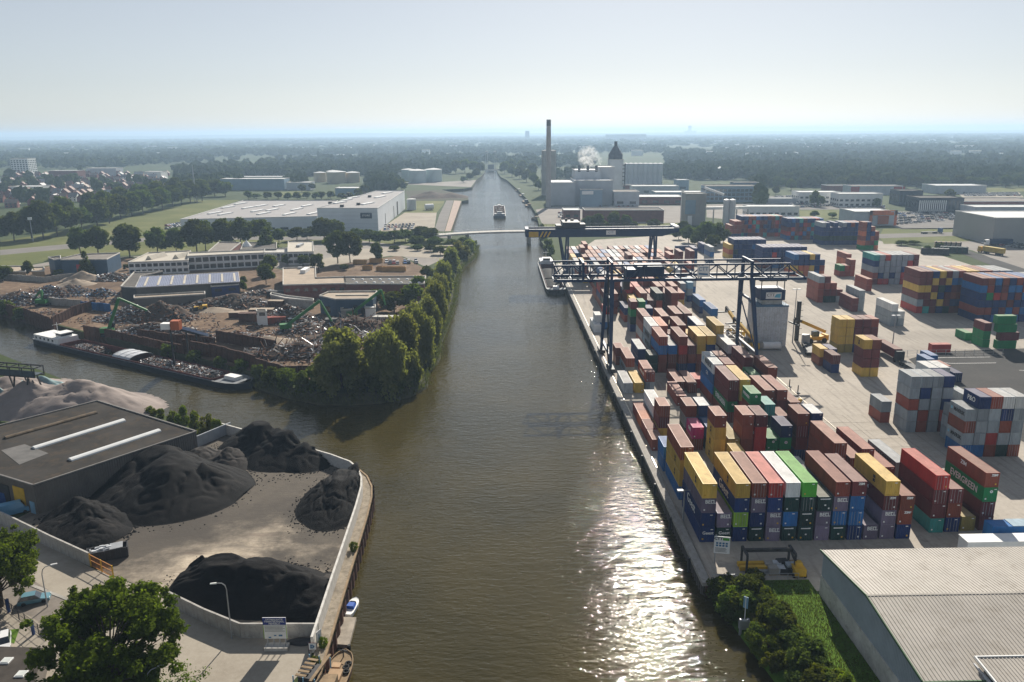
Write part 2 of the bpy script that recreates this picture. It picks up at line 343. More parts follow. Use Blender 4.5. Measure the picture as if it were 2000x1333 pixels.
# sloped bank below the willows and along the scrap yard
bk = MB(); sh = NL_SHORE[0:17]
def offs(pts, d, z):
    r = []
    for k, p in enumerate(pts):
        a = pts[max(0, k - 1)]; b = pts[min(len(pts) - 1, k + 1)]; t = (b - a); t.normalize()
        r.append(Vector((p.x + t.y * d, p.y - t.x * d, z)))
    return r
bk.strip(offs(sh, 2.6, WZ - 0.3), offs(sh, -0.6, 0.06)); bk.build('reed_bank', M_earth, kind='structure')
# painted lines on the asphalt lot
ln = 0
for k in range(9):
    a = Y(97 - k * 5.2, 118 + k * 0.5, .05); b = a + YV * 13 + YU * -2.5
    q = MB(); d = (b - a).normalized(); n = Vector((-d.y, d.x, 0)) * .11
    q.face([a - n, b - n, b + n, a + n]); q.build('bay_line', M_white, bpy.data.objects['parking_asphalt'])
q = MB(); P0 = [Y(108 + 3.2 * math.sin(t), 103 + 3.2 * math.cos(t) * -1, .05) for t in np.linspace(-1.57, 1.57, 10)]
P0 = [Y(104.8, 116, .05)] + P0 + [Y(111.2, 118, .05)]
for a, b in zip(P0, P0[1:]):
    d = (b - a).normalized(); n = Vector((-d.y, d.x, 0)) * .12; q.face([a - n, b - n, b + n, a + n])
q.build('turning_line', M_white, bpy.data.objects['parking_asphalt'])
# concrete slabs of the yard where their joints can be seen
slab_me = None
for i in range(8):
    for j in range(4):
        L, Wd = 6.8, 5.2
        if slab_me is None:
            q = MB(); q.box(-L / 2 + .05, L / 2 - .05, -Wd / 2 + .05, Wd / 2 - .05, -.05, 0.055); slab_me = q.mesh('slab', [M_yard])
        p = Y(20 + i * 5.2 + 2.6, 37.2 + j * 6.8 + 3.4, RND.uniform(-.006, .01))
        o = put('slab', slab_me, bpy.data.objects['container_yard'], p, YROT)
# ------------------------------------------------------------------ shipping containers
CC = {  # paint: (name, base colour)
 'B': ('brown', (0.20, 0.05, 0.028)), 'b': ('mid blue', (0.02, 0.12, 0.32)), 'n': ('navy', (0.010, 0.03, 0.125)), 'd': ('dark green', (0.012, 0.038, 0.036)),
 'R': ('red', (0.36, 0.03, 0.025)), 'O': ('orange', (0.47, 0.13, 0.05)), 'Y': ('yellow', (0.55, 0.36, 0.065)), 'G': ('green', (0.01, 0.19, 0.06)),
 'g': ('bright green', (0.09, 0.42, 0.04)), 'W': ('white', (0.55, 0.57, 0.57)), 'S': ('silver grey', (0.25, 0.29, 0.32)), 'P': ('mauve grey', (0.16, 0.13, 0.19)),
 'M': ('magenta', (0.46, 0.02, 0.16)), 'T': ('teal', (0.04, 0.27, 0.25)), 'L': ('light blue', (0.2, 0.36, 0.48)), 'l': ('lime green', (0.24, 0.42, 0.04)),
 'o': ('olive', (0.27, 0.215, 0.06)), 'm': ('maroon', (0.125, 0.026, 0.028)), 'c': ('rust red', (0.235, 0.05, 0.032))}
def paint(name, rgb, fade_sun=0.0):
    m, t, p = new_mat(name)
    base = tuple(a * (1 - fade_sun) + b * fade_sun for a, b in zip(rgb, (0.50, 0.43, 0.36)))
    oi = t.nodes.new('ShaderNodeObjectInfo'); tc = t.nodes.new('ShaderNodeTexCoord')
    add = t.nodes.new('ShaderNodeVectorMath'); add.operation = 'ADD'
    rv = math_n(t, 'MULTIPLY', oi.outputs['Random'], 97.0)
    t.links.new(tc.outputs['Object'], add.inputs[0]); t.links.new(rv, add.inputs[1])
    mp = t.nodes.new('ShaderNodeMapping'); mp.inputs['Scale'].default_value = (1, 1, 0.22) if not fade_sun else (1, 0.6, 1)
    t.links.new(add.outputs[0], mp.inputs[0])
    a = noise(t, 0.7, 5, 0.65, vec=mp.outputs[0]); r = noise(t, 2.6, 6, 0.75, vec=mp.outputs[0], dist=0.8)
    c = ramp(t, a, [(0.3, sc3(base, 0.78)), (0.7, sc3(base, 1.2))])
    c = mixc(t, ramp(t, r, [(0.56, (0, 0, 0)), (0.76, (0.75, 0.75, 0.75))]), c, (0.13, 0.075, 0.05))
    hv = t.nodes.new('ShaderNodeHueSaturation'); v = math_n(t, 'MULTIPLY_ADD', oi.outputs['Random'], 0.5); v.node.inputs[2].default_value = 0.76
    t.links.new(v, hv.inputs['Value']); t.links.new(c, hv.inputs['Color'])
    t.links.new(hv.outputs[0], p.inputs['Base Color'])
    p.inputs['Roughness'].default_value = 0.5 if not fade_sun else 0.75; p.inputs['Specular IOR Level'].default_value = 0.2
    return m
CM = {k: paint('paint_' + n.replace(' ', '_'), c) for k, (n, c) in CC.items()}
CR = {k: paint('faded_sunlit_roof_' + n.replace(' ', '_'), c, 0.34) for k, (n, c) in CC.items()}  # roof paint faded, with sun and sky glare also mixed into the paler colour
M_rod = mat('lock_rod_steel', (0.3, 0.3, 0.3), 0.5, 0.2, 2.0)
CW, CH = 2.44, 2.72
def cont_meshes(L):
    W2 = CW / 2; p = 0.28; n = max(4, int((L - .3) / p)); body = MB(); H = CH - 0.03
    def wall(a, b, nrm, cnt):
        a = Vector(a); b = Vector(b); nrm = Vector(nrm); pts = []
        for k in range(cnt):
            for f, d in ((0.0, 0.0), (0.28, 0.0), (0.5, -0.05), (0.78, -0.05)):
                pts.append(a + (b - a) * ((k + f) / cnt) + nrm * d)
        pts.append(b)
        body.strip([q + Vector((0, 0, .16)) for q in pts], [q + Vector((0, 0, H - .11)) for q in pts])
    i = 0.06
    wall((-W2 + i, L - .15, 0), (-W2 + i, .15, 0), (-1, 0, 0), n); wall((W2 - i, .15, 0), (W2 - i, L - .15, 0), (1, 0, 0), n)
    wall((-W2 + .12, i, 0), (W2 - .12, i, 0), (0, -1, 0), 7); wall((W2 - .12, L - i, 0), (-W2 + .12, L - i, 0), (0, 1, 0), 7)
    for sx in (-1, 1):
        x0, x1 = (-W2, -W2 + .15) if sx < 0 else (W2 - .15, W2)
        for y0, y1 in ((0, .16), (L - .16, L)): body.box(x0, x1, y0, y1, 0.002, H)
        r0, r1 = (-W2 + .005, -W2 + .10) if sx < 0 else (W2 - .10, W2 - .005)
        body.box(r0, r1, .16, L - .16, .004, .17); body.box(r0, r1, .16, L - .16, H - .12, H - .004)
    for y0, y1 in ((0.004, .12), (L - .12, L - .004)):
        body.box(-W2 + .15, W2 - .15, y0, y1, .004, .17); body.box(-W2 + .15, W2 - .15, y0, y1, H - .12, H - .004)
    body.box(-W2 + .1, W2 - .1, .12, L - .12, .06, .12)
    roof = MB(); pts = []; m = max(4, int((L - .24) / 0.42))
    for k in range(m):
        for f, d in ((0.0, 0.0), (0.3, 0.0), (0.5, -0.022), (0.8, -0.022)): pts.append((.12 + (L - .24) * (k + f) / m, H - .006 + d))
    pts.append((L - .12, H - .006))
    roof.strip([(W2 - .1, y, z) for y, z in pts], [(-W2 + .1, y, z) for y, z in pts])
    return body.mesh('container', [None]), roof.mesh('roof', [None])
def door_mesh():
    d = MB(); w2 = 1.07
    d.box(0.03, w2, -.035, .02, .2, CH - .2)
    for k in range(3): d.box(.1, w2 - .08, -.05, -.035, .35 + k * .72, .85 + k * .72)
    r = MB()
    for x in (.3, .78): r.tube((x, -.08, .12), (x, -.08, CH - .14), .028, n=5)
    return d.mesh('door', [None]), r.mesh('lock_rod', [M_rod])
CME = {L: cont_meshes(L) for L in (6.06, 12.19, 13.72)}
DOOR, ROD = door_mesh()
M_lw = mat('lettering_white', (0.72, 0.72, 0.7), 0.6, 0.05, 1.0)
M_lk = mat('lettering_black', (0.02, 0.02, 0.02), 0.6, 0.1, 1.0)
M_lb = mat('lettering_blue', (0.05, 0.16, 0.3), 0.6, 0.1, 1.0)
STK = []      # every container: dict
ORD = ['first', 'second', 'third', 'fourth', 'fifth', 'sixth', 'seventh', 'eighth', 'ninth', 'tenth', 'eleventh', 'twelfth', 'thirteenth', 'fourteenth', 'fifteenth', 'sixteenth', 'seventeenth', 'eighteenth', 'nineteenth', 'twentieth', 'twenty-first', 'twenty-second', 'twenty-third', 'twenty-fourth', 'twenty-fifth', 'twenty-sixth', 'twenty-seventh', 'twenty-eighth', 'twenty-ninth', 'thirtieth']
def stack(u, v, spec, row, L=40, rot=0.0, txt=None, idx=None, keep=True, z0=0.06):
    """one stack: near left corner at yard (u, v); spec lists paints from the ground up"""
    Lm = {20: 6.06, 40: 12.19, 45: 13.72}[L]
    for k, c in enumerate(spec):
        if c == '.': continue
        du = RND.uniform(-.07, .07); dv = RND.uniform(-.05, .05)
        STK.append(dict(u=u + du, v=v + dv, k=k, n=len(spec), c=c, L=Lm, feet=L, row=row, rot=rot, txt=(txt or {}).get(k), sid=(row, u, v), keep=keep, z=z0 + k * CH))
PITCH = 2.83
def C_(i): return i * PITCH + 0.02
F = 'row facing the ribbed shed'
for i, s, t in [(0, 'nnPY', {0: 'Geest', 1: 'geest_side', 2: 'BELL', 3: 'msc'}), (1, 'dP', {0: 'Geest', 1: 'BELL'}), (2, 'nlnY', {2: 'geest_side', 3: 'msc'}),
                (3, 'dnPB', {0: 'bar', 2: 'BELL'}), (4, 'PPnR', {0: 'BELL', 1: 'BELL'}), (5, 'dbdW', {0: 'bar'}), (6, 'dddg', {0: 'bar', 1: 'bar'}),
                (7, 'PPd', {1: 'BELL', 2: 'bar'}), (8, 'dbPc', {0: 'bar', 2: 'BELL'}), (9, 'nbbm', {3: 'zim'}), (10, 'P', {0: 'BELL'}), (11, 'PPmY', {1: 'BELL', 2: 'zim', 3: 'msc'}), (12, 'nBB', {1: 'zim', 2: 'zim'})]:
    stack(0, C_(i), s, F, 45 if i < 9 else 40, txt=t)
E_ = 'row beyond the rail gap'
stack(2.0, 40.8, 'TmmR', E_); stack(2.2, 43.7, 'nBm', E_); stack(2.4, 46.7, 'o', E_); stack(2.6, 49.9, 'mmGB', E_, txt={2: 'EVERGREEN', 3: 'zim'})
S_ = 'second row from the ribbed shed'
stack(16.3, 0.0, 'bYYB', S_, txt={1: 'msc', 2: 'msc'}); stack(29.6, -0.3, 'bb', S_, 20); stack(19.0, 13.2, 'oY', S_); stack(18.5, 16.2, 'R', S_, 20)
stack(20.2, 22.6, 'O', S_, 20); stack(18, 25.6, 'W', S_); stack(17.0, 29.4, 'BBBB', S_); stack(16.2, 32.4, 'BBB', S_); stack(17, 8.6, 'B', S_, 20)
stack(20.5, 36.6, 'BBc', S_); stack(20.0, 43.3, 'SS', S_, txt={1: 'MAERSK'})
stack(18.0, 39.6, 'Rc', S_)
T3 = 'third row from the ribbed shed'
stack(33.0, 11.0, 'YYYB', T3, 20, txt={0: 'msc', 1: 'msc', 2: 'msc'}); stack(33.6, 14.3, 'Yo', T3); stack(33.2, 16.8, 'mBBB', T3, 20); stack(33.0, 19.6, 'mRRm', T3, 20, txt={2: 'sud'}); stack(33.4, 22.4, 'dG', T3, 20, txt={1: 'EVERGREEN'})
stack(33.7, 25.3, 'BGn', T3, 20, txt={1: 'egend'}); stack(33.5, 28.6, 'nmmB', T3, 20); stack(33.6, 31.5, 'nnnn', T3, 20, txt={3: 'pale'}); stack(43, 34.5, 'L', T3, 20)
stack(40.3, 5.8, 'Bo', T3, 20) if False else None
stack(40.5, 8.4, 'BM', T3, 20, txt={1: 'one'}); stack(40.6, 11.4, 'db', T3, 20)
stack(47.0, 8.3, 'dSB', T3, 20); stack(47.1, 11.2, 'bbn', T3, 20, txt={2: 'pale'}); stack(47.2, 2.2, 'YmB', T3, 20); stack(55.0, 2.4, 'WW', T3, 40)
stack(40.2, 19.8, 'BBc', T3, 20); stack(40.6, 22.6, 'dd', T3, 20); stack(41, 25.5, 'G', T3, 20); stack(47.2, 26.2, 'ddT', T3, 20); stack(47.0, 22.8, 'dBBG', T3, 20, txt={3: 'EVERGREEN'}); stack(47, 29.4, 'nB', T3, 20)
Q = 'single tier along the quay edge'
for u, c in ((59.6, 'c'), (53.6, 'O'), (47.2, 'c'), (40.6, 'B')): stack(u, -0.5, c, Q, 20)
stack(80.8, -0.4, 'W', Q, 40); stack(80.9, 2.6, 'Y', Q, 40); stack(81.8, 5.6, 'Sc', Q, 40, txt={1: 'sud'})
Fo = 'fourth row from the ribbed shed'
stack(70.0, 11.6, 'c', Fo); stack(82.0, 13.9, 'B', Fo); stack(80.2, 16.8, 'B', Fo); stack(84, 19.5, 'R', Fo, 20)
stack(57.2, 20.7, 'BGmm', Fo, txt={1: 'EVERGREEN'}); stack(70.6, 20.7, 'cbbW', Fo, txt={2: 'CAI', 3: 'MAERSK'}); stack(57.4, 23.6, 'BRYY', Fo); stack(70.8, 23.6, 'BBBc', Fo, 20); stack(77.2, 23.6, 'BBBB', Fo, 20)
stack(57.4, 26.6, 'Bc', Fo); stack(57.4, 29.6, 'mmB', Fo); stack(57.4, 32.7, 'mmc', Fo); stack(56.2, 35.6, 'oB', Fo)
stack(72, 29.5, 'BG', Fo, 20, txt={1: 'EVERGREEN'}); stack(74, 33.2, 'dG', Fo, txt={1: 'EVERGREEN'}); stack(76, 36.6, 'omB', Fo); stack(86, 33.4, 'BBm', Fo, 40); stack(90, 36.6, 'mB', Fo, 40)
Fi = 'row beside the white control tower'
stack(99.2, 12.5, 'BBbc', Fi); stack(99.4, 15.4, 'BBb', Fi, 40, txt={2: 'pale'}); stack(99.0, 18.3, 'nBRB', Fi); stack(99.2, 21.0, 'nBm', Fi, 40); stack(99.4, 23.7, 'BBYY', Fi, txt={2: 'msc', 3: 'msc'}); stack(99.6, 26.6, 'mBnY', Fi)
stack(99.4, 32.6, 'BmW', Fi); stack(106, 29.6, 'OW', Fi, 20)
stack(96.0, 2.5, 'SB', Fi, txt={0: 'MAERSK'}); stack(107.5, 1.2, 'Bc', Fi, 20); stack(105.8, 7.6, 'nn', Fi, txt={1: 'pale'}); stack(99, 9.8, 'dd', Fi, 20)
Si = 'row behind the white control tower'
stack(112.6, 12.5, 'cSSW', Si, txt={1: 'MAERSK', 2: 'MAERSK'}); stack(112.6, 15.3, 'BBBO', Si); stack(112.8, 18.2, 'YBm', Si, 20); stack(113.0, 21.0, 'BBBB', Si); stack(113, 23.8, 'oBY', Si, 20); stack(113.0, 26.7, 'dddn', Si, txt={3: 'pale'}); stack(112.0, 32.5, 'BBYY', Si)
stack(112, 29.6, 'BBd', Si)
Se = 'row under the truss gantry boom'
stack(125.8, 12.5, 'cSBB', Se, txt={1: 'MAERSK'}); stack(125.6, 18.4, 'BBBB', Se); stack(126, 15.4, 'BB', Se); stack(128.8, 23.6, 'BBBB', Se); stack(129, 26.7, 'mBBB', Se); stack(126, 21, 'YBo', Se, 20)
Ei = 'first row behind the truss gantry'
stack(148.5, 12.3, 'ndGm', Ei, 20); stack(148.5, 15.2, 'ndRG', Ei, 20); stack(150, 18.2, 'nRn', Ei, 20); stack(152, 0.4, 'bW', Ei, 20); stack(152.5, 3.4, 'bWR', Ei, 20); stack(148, -0.4, 'W', Ei, 40)
cols5 = 'BBmcBndbSBYcBR'
rr = random.Random(5)
for j, u in enumerate((163, 176.5, 190, 203.5)):
    nm = ['second', 'third', 'fourth', 'fifth'][j] + ' row behind the truss gantry'
    for i in range(2, 13):
        if (j == 0 and i in (2, 3, 12)) or (i, j) in ((4, 1), (9, 0), (11, 3)): continue
        n = [3, 3, 4, 3, 4, 2, 4, 3, 4, 4, 4, 3, 2, 3][(i * 3 + j * 5) % 14]
        stack(u + rr.uniform(-.3, .3), 1.2 + i * 2.86, ''.join(rr.choice(cols5) for _ in range(n)), nm, 40, keep=(i < 3 or n == 4 or True))
for u, v, s, L in ((196, 40.5, 'LbS', 20), (198, 44, 'nSL', 40), (176, 43.6, 'nb', 40), (160, 44, 'Sb', 40), (232, 48, 'ncb', 40), (236, 54, 'SW', 40), (217, 50, 'bW', 40), (246, 56, 'Bnc', 40)):
    stack(u, v, s, 'loose group beside the gantry rail', L)
# far block beneath the box-girder gantry: a near even carpet of roofs
for j, u in enumerate((229, 242.5, 256, 269.5, 283, 296.5)):
    for i in range(0, 17):
        if j == 0 and i in (0, 1, 7): continue
        n = rr.choice((3, 3, 3, 3, 3, 2, 3, 3, 3, 4)) if j else rr.choice((2, 3, 3))
        stack(u + rr.uniform(-.2, .2), 3.0 + i * 2.86, ''.join(rr.choice('BcBOWSmBYbc') for _ in range(n)), 'far block under the box girder gantry', 40)
# blocks out on the yard
R1 = 'silver grey block'
for i, s in enumerate(('SScSS', 'BcSnS', 'SSSSS', 'mRnSn')): stack(49.4, 60.4 + i * 2.56, s, R1, 20, txt={0: 'MAERSK', 1: 'MAERSK', 3: 'MAERSK'} if i == 0 else None)
for i, s in enumerate(('SSSS', 'SSWSW', 'BSSSW')): stack(56.2, 60.4 + (i + 2) * 2.56, s, R1, 20)
stack(55.8, 57.4, 'cS', R1, 20)
R2 = 'block with white initials'
for i, s in enumerate(('bSBS', 'bSSSn', 'BRSSc', 'dSBnW', 'BSSSW')): stack(34.6, 64.9 + i * 2.56, s, R2, 20, txt={0: None, 1: 'MAERSK', 3: 'MAERSK'} if i == 0 else ({4: 'P&O'} if i == 1 else None))
for i, s in enumerate(('SSS', 'SGn', 'mSSW')): stack(41.2, 67.4 + i * 2.56, s, R2, 20)
R3 = 'block led by stacked yellow boxes'
for i, s in enumerate(('oYYY', 'oYYY', 'nmmm', 'nmmm', 'mmmc')): stack(118.2, 73.0 + i * 2.56, s, R3, 20, txt={1: 'msc', 2: 'msc', 3: 'msc'} if i == 0 else None)
stack(92.6, 69.3, 'YmmY', R3, 20, txt={0: 'msc', 3: 'msc'}); stack(92.6, 71.8, 'YmmB', R3, 20); stack(103.8, 61.6, 'BY', R3, 20, txt={1: 'msc'}); stack(96.5, 62.3, 'nm', R3, 20); stack(103.2, 64.2, 'nn', R3, 20)
R4 = 'line of long reefers on the open yard'
stack(176, 103.0, 'mm', R4); stack(177.4, 105.9, 'SSS', R4); stack(163.6, 105.9, 'SSW', R4) if False else None
stack(152.0, 106.4, 'SSW', R4, 40); stack(152.4, 109.2, 'SW', R4, 40)
R5 = 'short red block on the open yard'
for i, s in enumerate(('cccS', 'dmcm', 'dmc', 'Sm')): stack(193.5, 96.4 + i * 2.58, s, R5, 20 if i else 40, txt={0: 'sud'} if i == 0 else None)
R6 = 'big block with the teal box on its corner'
for i, s in enumerate(('mcSnT', 'RnSSS', 'RSSSR', 'SnSSS', 'SSSSS', 'RRnSS', 'cSSRS', 'mmmmm')): stack(231, 136.2 + i * 2.58, s, R6, 40, txt={4: 'HAPAG', 2: 'MAERSK', 1: 'sud'} if i == 0 else None)
stack(216, 126.8, 'cc', R6, 40)
R7 = 'great wall of boxes by the asphalt lot'
for i, s in enumerate(('RSmYmm', 'TmmYmm', 'mmYmYn', 'nYndmY', 'dmmnYm')): stack(172.0, 126.0 + i * 2.58, s, R7, 40, txt={3: 'msc'} if i == 0 else None)
for i in range(9): stack(172.0 + RND.uniform(-.2, .2), 138.5 + i * 2.58, 'mnBmb' + rr.choice('mSYcb'), R7, 40)
for i, s in enumerate(('ncnnbm', 'ncnGcB', 'bnnRnb', 'bmncmB', 'cbmnbn', 'bcnmbc', 'nbnbcb', 'Rbncnb', 'bnbbnS')): stack(156.6, 140.4 + i * 2.58, s, R7, 40, txt={0: 'HANJIN', 2: 'HANJIN', 3: 'HANJIN'} if i == 0 else None)
for i in range(8): stack(205, 150 + i * 2.58, 'Bnb' + rr.choice('WRSO'), R7, 40)
R8 = 'green group beside the asphalt lot'
for k, s in enumerate((('G', 0, 0), ('m', .5, 1), ('G', -.6, 2), ('G', -1.2, 3))): STK.append(dict(u=121.5, v=124.6 + s[1], k=s[2], n=4, c=s[0], L=6.06, feet=20, row=R8, rot=-90, txt='EVERGREEN' if s[0] == 'G' else None, sid=(R8, 1, 1), keep=True, z=.06 + s[2] * CH))
stack(122.2, 121.9, 'GGm', R8, 20); stack(131, 121.5, 'G', R8, 20)
LO = 'loose boxes near the asphalt lot'
STK.append(dict(u=118.0, v=101.5, k=0, n=1, c='R', L=6.06, feet=20, row=LO, rot=-90, txt=None, sid=(LO, 1, 1), keep=True, z=.06))
stack(100.5, 92.4, 'b', LO, 20); stack(104.5, 95.5, 'b', LO, 20); stack(93.5, 93.2, 'c', LO, 20); stack(86.5, 92.5, 'n', LO, 20); stack(74, 84, 'G', LO, 20); stack(63, 84.5, 'S', LO, 40)
stack(121, 84.5, 'mm', LO, 20); stack(107.5, 86.0, 'm', LO, 40, z0=1.25)
R9 = 'far rainbow block beyond the yard'
for i in range(11): stack(402, 127 + i * 2.55, ''.join(rr.choice('BnmmbcTRnB') for _ in range(5)), R9, 40)
for i in range(9): stack(385, 152 + i * 2.55, ''.join(rr.choice('BnmmbcTRn') for _ in range(5)), R9, 40)
for i in range(3): stack(398, 119 + i * 2.55, 'ncB' + 'c' * (i > 0), R9, 40)
for i in range(10): stack(360, 164 + i * 2.55, 'ndnn' + ('Sn.n.'[i % 5] if i < 6 else rr.choice('nB')), R9, 40)
for i, s in enumerate(('GOBOBB', 'GBnnnn', 'GmBnB', 'OGmB')): stack(338, 179 + i * 2.55, s, R9, 20)
R10 = 'dark block behind the control tower'
for i, s in enumerate(('YOY', 'ndnn', 'nnnn', 'nnnn', 'nnnn', 'nnbn', 'nnnn', 'nnnn')): stack(308, 92.5 + i * 2.55, s, R10, 40)
for i, s in enumerate(('mnnn', 'mnnn', 'bnRn', 'bnnn', 'nnnn', 'ncRn', 'nnnn', 'ndnn', 'nnnn')): stack(278, 101 + i * 2.55, s, R10, 40)
for i, s in enumerate(('OYnb', 'YOnn', 'OOnn', 'nYnY', 'bnnn', 'Ocn')): stack(253, 108 + i * 2.55, s, R10, 40)
for i, s in enumerate(('dG', 'cc', 'cBB')): stack(252, 130 + i * 2.55, s.replace('d', 'c'), 'small orange group on the open yard', 20)
stack(270, 141, 'OOc', 'small orange group on the open yard', 40); stack(240, 130.0, 'Y', 'small orange group on the open yard', 20) if False else None
stack(345, 70, 'n', 'dark box beside the trees', 40); STK[-1].update(rot=-90, L=12.19)
for u, v, s in ((310, 60, 'mB'), (303, 64, 'Bm'), (296, 70, 'bnn'), (286, 66, 'Bmm'), (300, 80, 'SbS'), (330, 84, 'nn')): stack(u, v, s, 'loose stacks beyond the box girder gantry', 40)
# what the picture shows largest is built box by box; the rest becomes one mass of the same boxes
def vis(d):
    x = YO + YU * d['u'] + YV * d['v']
    dist = math.hypot(x.x, x.y); exposed = d['k'] == d['n'] - 1
    return dist / (1.25 if exposed else 1.0) / (d['L'] / 9.0) ** .3
tops = {}
for d in STK: tops.setdefault((round(d['u'] / 13.4), round(d['v'] / 2.7)), []).append(d)
def hidden(d):
    if d['k'] == d['n'] - 1: return False
    for e in STK:
        if e is d: continue
    return False
STK.sort(key=vis)
NEAR, FAR = STK[:300], STK[300:]
def lettering(root, d):
    t = d['txt']; L = d['L']; c = d['c']
    lm = M_lw
    if t in ('BELL',): letter('BELL', 0.95, lm, root, (0.22, -0.03, 2.05), 0, 0.95, .02)
    elif t == 'Geest': letter('Geest', 0.8, lm, root, (0.1, -0.03, 1.7), 0, 1.0, .015)
    elif t == 'geest_side': letter('Geest', 2.4, lm, root, (-CW / 2 - .01, L * .5, 1.4), rad(-90), 1.0, .02)
    elif t == 'bar': b = MB(); b.box(-.85, .75, -.03, -.005, 2.2, 2.38); b.build('stripe', M_lw, root); b = MB(); b.box(-.1, .2, -.03, -.005, 1.05, 1.3); b.build('label_plate', M_lw, root)
    elif t == 'msc': [letter(q, 0.95, M_lk, root, (-CW / 2 - .01, L * (.35 if L > 7 else .5), zq), rad(-90), 1.0, .06) for q, zq in (('m', 1.75), ('sc', 1.05))]
    elif t == 'MAERSK': letter('MAERSK', 1.15 if L < 7 else 1.9, M_lk if c in 'SW' else M_lw, root, (-CW / 2 - .01, L * (.4 if L < 7 else .42), 1.45), rad(-90), .95, .02); s = MB(); s.box(-.6, .6, -.01, 0, -.6, .6); q = s.build('emblem', mat('sky_blue_paint', (.2, .45, .6), .6), root, (-CW / 2 - .01, L * .86, 1.5)); q.rotation_euler = (0, 0, rad(-90)); q.scale = (.5 if L < 7 else .8, 1, .5 if L < 7 else .8)
    elif t == 'EVERGREEN': letter('EVERGREEN', .95 if L < 7 else 1.75, M_lw, root, (-CW / 2 - .01, L * .5, 1.4), rad(-90), .92, .03); letter('O', .6, M_lw, root, (.1, -.03, 1.9), 0, 1, .06)
    elif t == 'egend': letter('O', .75, M_lw, root, (.1, -.03, 1.6), 0, 1, .08)
    elif t == 'P&O': letter('P&O', 1.5, M_lw, root, (-CW / 2 - .01, L * .5, 1.4), rad(-90), 1.0, .03)
    elif t == 'zim': letter('ZIM', .55, M_lw, root, (.3, -.03, 2.25), 0, 1.1, .03); letter('ZIM', 1.0, M_lw, root, (-CW / 2 - .01, L * .55, 1.7), rad(-90), 1.1, .03)
    elif t == 'sud': letter('HAMBURG SÜD', .8 if L < 7 else 1.15, M_lw, root, (-CW / 2 - .01, L * .5, 1.1), rad(-90), .85, .01)
    elif t in ('CAI', 'HAPAG', 'HANJIN'): letter({'HAPAG': 'Hapag-Lloyd'}.get(t, t), 1.3, M_lw, root, (-CW / 2 - .01, L * .5, 1.4), rad(-90), .9, .02)
    elif t == 'one': letter('ONE', 1.1, M_lw, root, (-CW / 2 - .01, L * .5, 1.4), rad(-90), 1.0, .03)
TIER = {1: 'on the ground', 2: 'second tier', 3: 'third tier', 4: 'fourth tier', 5: 'fifth tier', 6: 'sixth tier'}
rows = {}
for d in STK: rows.setdefault(d['row'], {}).setdefault(d['sid'], (d['v'], d['u']))
rank = {}
for r, ss in rows.items():
    for i, (sid, _) in enumerate(sorted(ss.items(), key=lambda e: e[1])): rank[sid] = i
for d in NEAR:
    root = put('shipping_container', CME[d['L']][0]); c = d['c']
    root.material_slots[0].link = 'OBJECT'; root.material_slots[0].material = CM[c]
    rz = YROT + rad(d['rot']) + rad(RND.uniform(-.25, .25))
    p = Y(d['u'], d['v'] + CW / 2, d['z']); root.location = p; root.rotation_euler = (0, 0, rz)
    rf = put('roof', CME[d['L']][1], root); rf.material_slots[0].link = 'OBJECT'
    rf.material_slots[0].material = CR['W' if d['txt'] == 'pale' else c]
    if d['txt'] in (None, 'zim', 'sud') and RND.random() < .45 and d['rot'] == 0:
        for sx in (1, -1):
            q = put('door', DOOR, root, (0, 0, 0)); q.scale = (sx, 1, 1); q.material_slots[0].link = 'OBJECT'; q.material_slots[0].material = CM[c]
            q.location = (0, .05, 0); put('lock_rod', ROD, q)
    if d['txt'] and d['txt'] != 'pale': lettering(root, d)
    if len(COL.objects) and NEAR.index(d) < 110 and d['rot'] == 0:
        b = MB(); x = RND.uniform(.2, .6); b.box(x, x + .42, -.045, -.02, 2.28, 2.42); b.build('code_plate', M_lw, root); b = MB(); x = RND.choice((-.9, .55)); b.box(x, x + .26, -.045, -.02, .45, .72); b.build('placard', RND.choice((M_lw, M_lw, M_yellow)), root)
    k, n = d['k'], d['n']
    tier = 'standing alone' if n == 1 else ('topmost of %s' % ['', '', 'two', 'three', 'four', 'five', 'six'][n] if k == n - 1 else TIER[k + 1])
    root['label'] = f"{CC[c][0]} {'long' if d['feet'] > 20 else 'short'} container, {tier}, {ORD[min(29, rank[d['sid']])]} stack of {d['row']}"
    root['category'] = 'container'; root['group'] = 'containers in the ' + d['row']
    ws = root['label'].split()
    if len(ws) > 16: root['label'] = f"{CC[c][0]} {'long' if d['feet'] > 20 else 'short'} container {tier.replace('standing ', '')}, stack {rank[d['sid']] + 1} of {d['row'].replace('the ', '')}"
    root['label'] = ' '.join(root['label'].split()[:16])
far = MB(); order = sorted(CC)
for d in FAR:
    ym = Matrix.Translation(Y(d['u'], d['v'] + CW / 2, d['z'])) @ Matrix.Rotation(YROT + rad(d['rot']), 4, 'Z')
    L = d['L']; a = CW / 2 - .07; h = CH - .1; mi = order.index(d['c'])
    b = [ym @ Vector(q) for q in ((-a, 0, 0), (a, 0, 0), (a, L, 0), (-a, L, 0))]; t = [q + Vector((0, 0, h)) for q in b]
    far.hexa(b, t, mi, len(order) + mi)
far.build('container_mass', [CM[k] for k in order] + [CR[k] for k in order], kind='stuff', label='far stacks of mixed shipping containers across the yard', category='containers')
